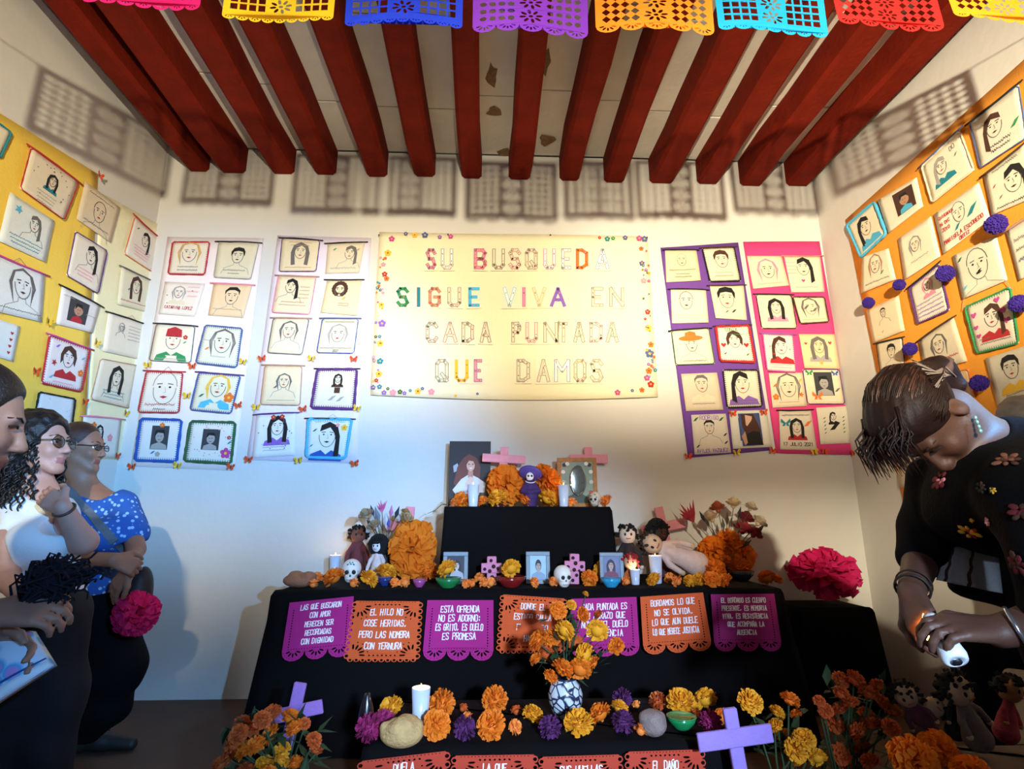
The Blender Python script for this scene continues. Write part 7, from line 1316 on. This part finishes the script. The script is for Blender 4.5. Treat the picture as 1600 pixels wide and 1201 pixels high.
c_ = P(.0, -.128, -.032); MB().tube([c_+(l*math.cos(q)+f*math.sin(q)*.8+u*.3*math.sin(q))*.036 for q in [6.283*i/18 for i in range(18)]], [.009+.003*math.sin(i*2.1) for i in range(18)], mat('5a4034', .8, .3, 50, name='scrunchie'), 7, True).build('scrunchie', T)
e0 = P(.083, .004, -.045); mb = MB()
for i in range(4): mb.ell(e0+V3((.002*i, 0, -.008-.010*i)), (.0035+.001*(i == 3), .0035, .005), mat('9adfe8', .15, .2, 60, metal=.5, name='turquoise_bead'), None, 8, 6)
mb.build('earring', T)
PAL.update(R='6a1c22', F='7a4a3c', X='1c2a18'); BT = mat('070609', .9, .3, 25, bump=.3, bscale=120, name='black_blouse'); BT.node_tree.nodes['Principled BSDF'].inputs['Specular IOR Level'].default_value = .15; BLK.node_tree.nodes['Principled BSDF'].inputs['Specular IOR Level'].default_value = .15; S = SDF(.0055); S.chain([shN, nb+V3((.05, 0, -.015)), shF+V3((.02, 0, 0))], [.066, .085, .066], .05); S.ell(ch, (.19, .175, .135), None, .05); S.cap(ch, hip, .135, .15, .06); S.ell(at(1560, 800, d0), (.13, .15, .085), None, .05); S.chain([shF, at(1450, 815, d0+.15), at(1442, 868, d0+.12)], [.066, .060, .058], .02); S.chain([shN, at(1640, 860, d0-.22), at(1655, 945, d0-.22)], [.072, .066, .06], .02)
S.cut(P(.0, .02, -.115), (.075, .085, .06), Rm, .01); S.plane(at(1440, 880, d0+.1)-V3((0, 0, .0)), (-.45, 0, -.9)) if 0 else None; S.cut(at(1436, 925, d0+.08), (.09, .12, .055), None, .008)
sdf_object('blouse', S, BT, T, noise=folds(.0020, 34, 30, 1)); tree = bvh('blouse')
def emb(px, py, r, c1, c2, n=6):
    h, nn_ = hit(tree, px, py)
    if h is None: return
    s1 = nn_.cross(V3((0, 0, 1))).normalized(); s2 = nn_.cross(s1); mb = MB()
    rg = random.Random(px)
    for i in range(11):
        q = 6.283*i/7+px; rr = r*(.85 if i < 7 else .4)*rg.uniform(.6, 1.05); c = h+(s1*math.cos(q)+s2*math.sin(q))*rr+nn_*.003; z = rg.uniform(.22, .36)*r; mb.ell(c, (z*1.4, z, .0022), ink(c1 if rg.random() < .65 else c2), Matrix((s1, s2, nn_)).transposed() @ Matrix.Rotation(q, 3, 'Z'), 7, 4)
    mb.build('embroidered_flower', T)
for a in [(1470, 752, .022, 'R', 'q'), (1574, 720, .022, 'F', 'n'), (1516, 830, .020, 'r', 'y'), (1552, 766, .007, 'y', 'x'), (1545, 815, .008, 'q', 'w'), (1520, 812, .005, 'y', 'o'), (1590, 880, .02, 'R', 'n'), (1535, 762, .012, 'X', 'n'), (1597, 800, .02, 'R', 'n')]: emb(*a)
# lace underskirt edge and dark skirt
LC = [at(1486, 842, d0+.08), at(1558, 850, d0+.06), at(1562, 926, d0+.04), at(1464, 906, d0+.06)]; lf = lambda u_, v_, h=0: LC[3]*(1-u_)*(1-v_)+LC[2]*u_*(1-v_)+LC[1]*u_*v_+LC[0]*(1-u_)*v_+V3((0, -1, 0))*(h+.008*math.sin(u_*14)*(1-v_))
LM = mat('c8ccd2', .9, .12, 80, bump=.4, bscale=160, name='white_lace'); o = sheet(MB(), lf, LM, 12, .003).build('lace_hem', T)
for u0 in (.06, .46): sheet(MB(), lambda u_, v_, h=0, u0=u0: lf(u0+.035*u_+.012*math.sin(v_*20), v_, h+.003), mat('4a3a34', .9, .4, 90, name='brown_trim'), 2, .002, 12).build('trim', o)
S = SDF(.009); a = at(1700, 900, d0+.02); S.ell(a, (.17, .16, .16), None, .05); S.ell(at(1560, 912, d0+.14), (.13, .05, .05), None, .05); 
for sy in (-.09, .10): S.cap(a+V3((.02, sy, -.05)), (a.x+.05, a.y+sy, .06), .105, .06, .04)
sdf_object('trousers', S, BLK, T, noise=folds(.002)); shoe(T, (a.x+.10, a.y-.09, 0), (a.x-.13, a.y-.11, 0), '1c1a1c'); shoe(T, (a.x+.10, a.y+.10, 0), (a.x-.13, a.y+.08, 0), '1c1a1c')
def ring(c, ax, r, t, m, name):
    ax = ax.normalized(); s1 = ax.orthogonal().normalized(); s2 = ax.cross(s1); MB().tube([c+(s1*math.cos(q)+s2*math.sin(q))*r for q in [6.283*i/22 for i in range(22)]], t, m, 6, True).build(name, T)
ring(wrF+(elF-wrF)*.10, elF-wrF, .034, .003, mat('2a1c14', .6, name='cord'), 'bracelet'); ring(wrF+(elF-wrF)*.22, elF-wrF, .035, .002, mat('2a1c14', .6, name='cord'), 'bracelet'); ring(wrN+(elN-wrN)*.28, elN-wrN, .036, .004, mat('c8ccd4', .2, metal=.9, name='silver'), 'bangle')
# lighter wand in her hand, its flame hidden behind the fingers
w0, w1 = at(1452, 962, d0-.10), at(1494, 1032, d0-.17); ax_ = (w1-w0).normalized(); Tw = thing('candle_lighter', 'white lighter held in the bending woman\'s hand', 'lighter', w1); wm = mat('dfe8f4', .3, .04, 20, name='white_plastic', sss=.2); rt = ax_.to_track_quat('Z', 'Y').to_matrix(); Lw = (w1-w0).length
MB().lathe([(.012, 0), (.017, .01), (.020, Lw*.6), (.0235, Lw*.9), (.021, Lw), (.012, Lw+.003), (.010, Lw-.004)], wm, w0, 20, rt).build('handle', Tw); MB().lathe([(.0085, 0), (.0085, .002), (.004, .003)], mat('1c1c22', .4, name='dark_hole'), w1+ax_*.003, 14, rt).build('nozzle', Tw)
q = at(1449, 1000, d0-.06); MB().lathe([(.0008, 0), (.007, .012), (.008, .020), (.005, .034), (.0008, .052)], FLAME, q, 12).build('flame', Tw); lamp('lighter_flame', 'POINT', q+V3((0, .0, .024)), None, 1.6, (1, .42, .12), .012)
# ---- E: grey-haired visitor mostly hidden behind her
d0 = 2.28; hc = at(1600, 668, d0); k = .97; B_ = basis((-.9, -.2, -.1), (0, 0, 1)); base = V3((hc.x, hc.y, 0)); T = thing('person', 'grey-haired visitor almost hidden behind the bending woman', 'person', base); T['_o'] = tuple(base); l, f, u = B_; Rm = Matrix((l, f, u)).transposed()
S = SDF(.008); P = head_sdf(S, hc, B_, k); nb = hc+V3((0, .01, -.20)); S.cap(P(0, -.018, -.075), nb, .052, .06, .03); S.chain([nb+V3((.03, -.16, -.05)), nb, nb+V3((.03, .16, -.05))], [.05, .06, .05], .04); S.ell(nb+V3((.02, 0, -.27)), (.11, .16, .25), None, .05); sdf_object('body', S, [skinm('8a6450'), LIP('7d4a3e')], T, pick=face_pick(hc, B_, k)); eyes(T, P, k, B_)
S = SDF(.008); S.ell(P(0, -.02, .045), np.array((.092, .112, .10))*k, Rm, .02); S.ell(P(0, -.08, -.05), (.08, .05, .08), Rm, .03); S.cut(P(0, .115, -.05), np.array((.10, .085, .11))*k, Rm, .012); sdf_object('hair', S, mat('6e6864', .6, .3, 60, name='grey_hair'), T, noise=lambda X: .004*np.sin(X[..., 0]*110)*np.sin(X[..., 2]*120))
S = SDF(.010); S.chain([nb+V3((.03, -.16, -.06)), nb+V3((0, 0, -.06)), nb+V3((.03, .16, -.06))], [.065, .08, .065], .04); S.ell(nb+V3((.02, 0, -.28)), (.13, .18, .26), None, .05); S.ell(nb+V3((.02, 0, -.55)), (.13, .18, .18), None, .05); sdf_object('dark_coat', S, mat('121218', .85, .2, 25, name='dark_coat'), T)
hp_ = nb+V3((.02, 0, -.62)); f1 = at(1525, 1105, d0-.02); f1.z = .06; f1.x = min(f1.x, hp_.x); S = SDF(.010); S.ell(hp_, (.13, .17, .13), None, .05); S.chain([hp_+V3((0, -.08, -.05)), at(1528, 1010, d0-.05), f1], [.09, .062, .05], .04); f2 = V3((hp_.x+.02, hp_.y+.10, .06)); S.chain([hp_+V3((0, .08, -.05)), hp_.lerp(f2, .5), f2], [.09, .075, .055], .04); sdf_object('trousers', S, BLK, T); shoe(T, (f1.x+.05, f1.y, 0), (f1.x-.15, f1.y-.03, 0), '1c1a1c'); shoe(T, (f2.x+.05, f2.y, 0), (f2.x-.15, f2.y, 0), '1c1a1c')
for o in bpy.data.objects:
    for kk in ('_w', '_o'):
        if kk in o: del o[kk]

for o in bpy.data.objects:                               # hair and yarn: nobody could count the strands
    if o.name.split('.')[0] in ('curls', 'combed_strands', 'fringe', 'grey_strands', 'yarn_strands'): o['kind'] = 'stuff'
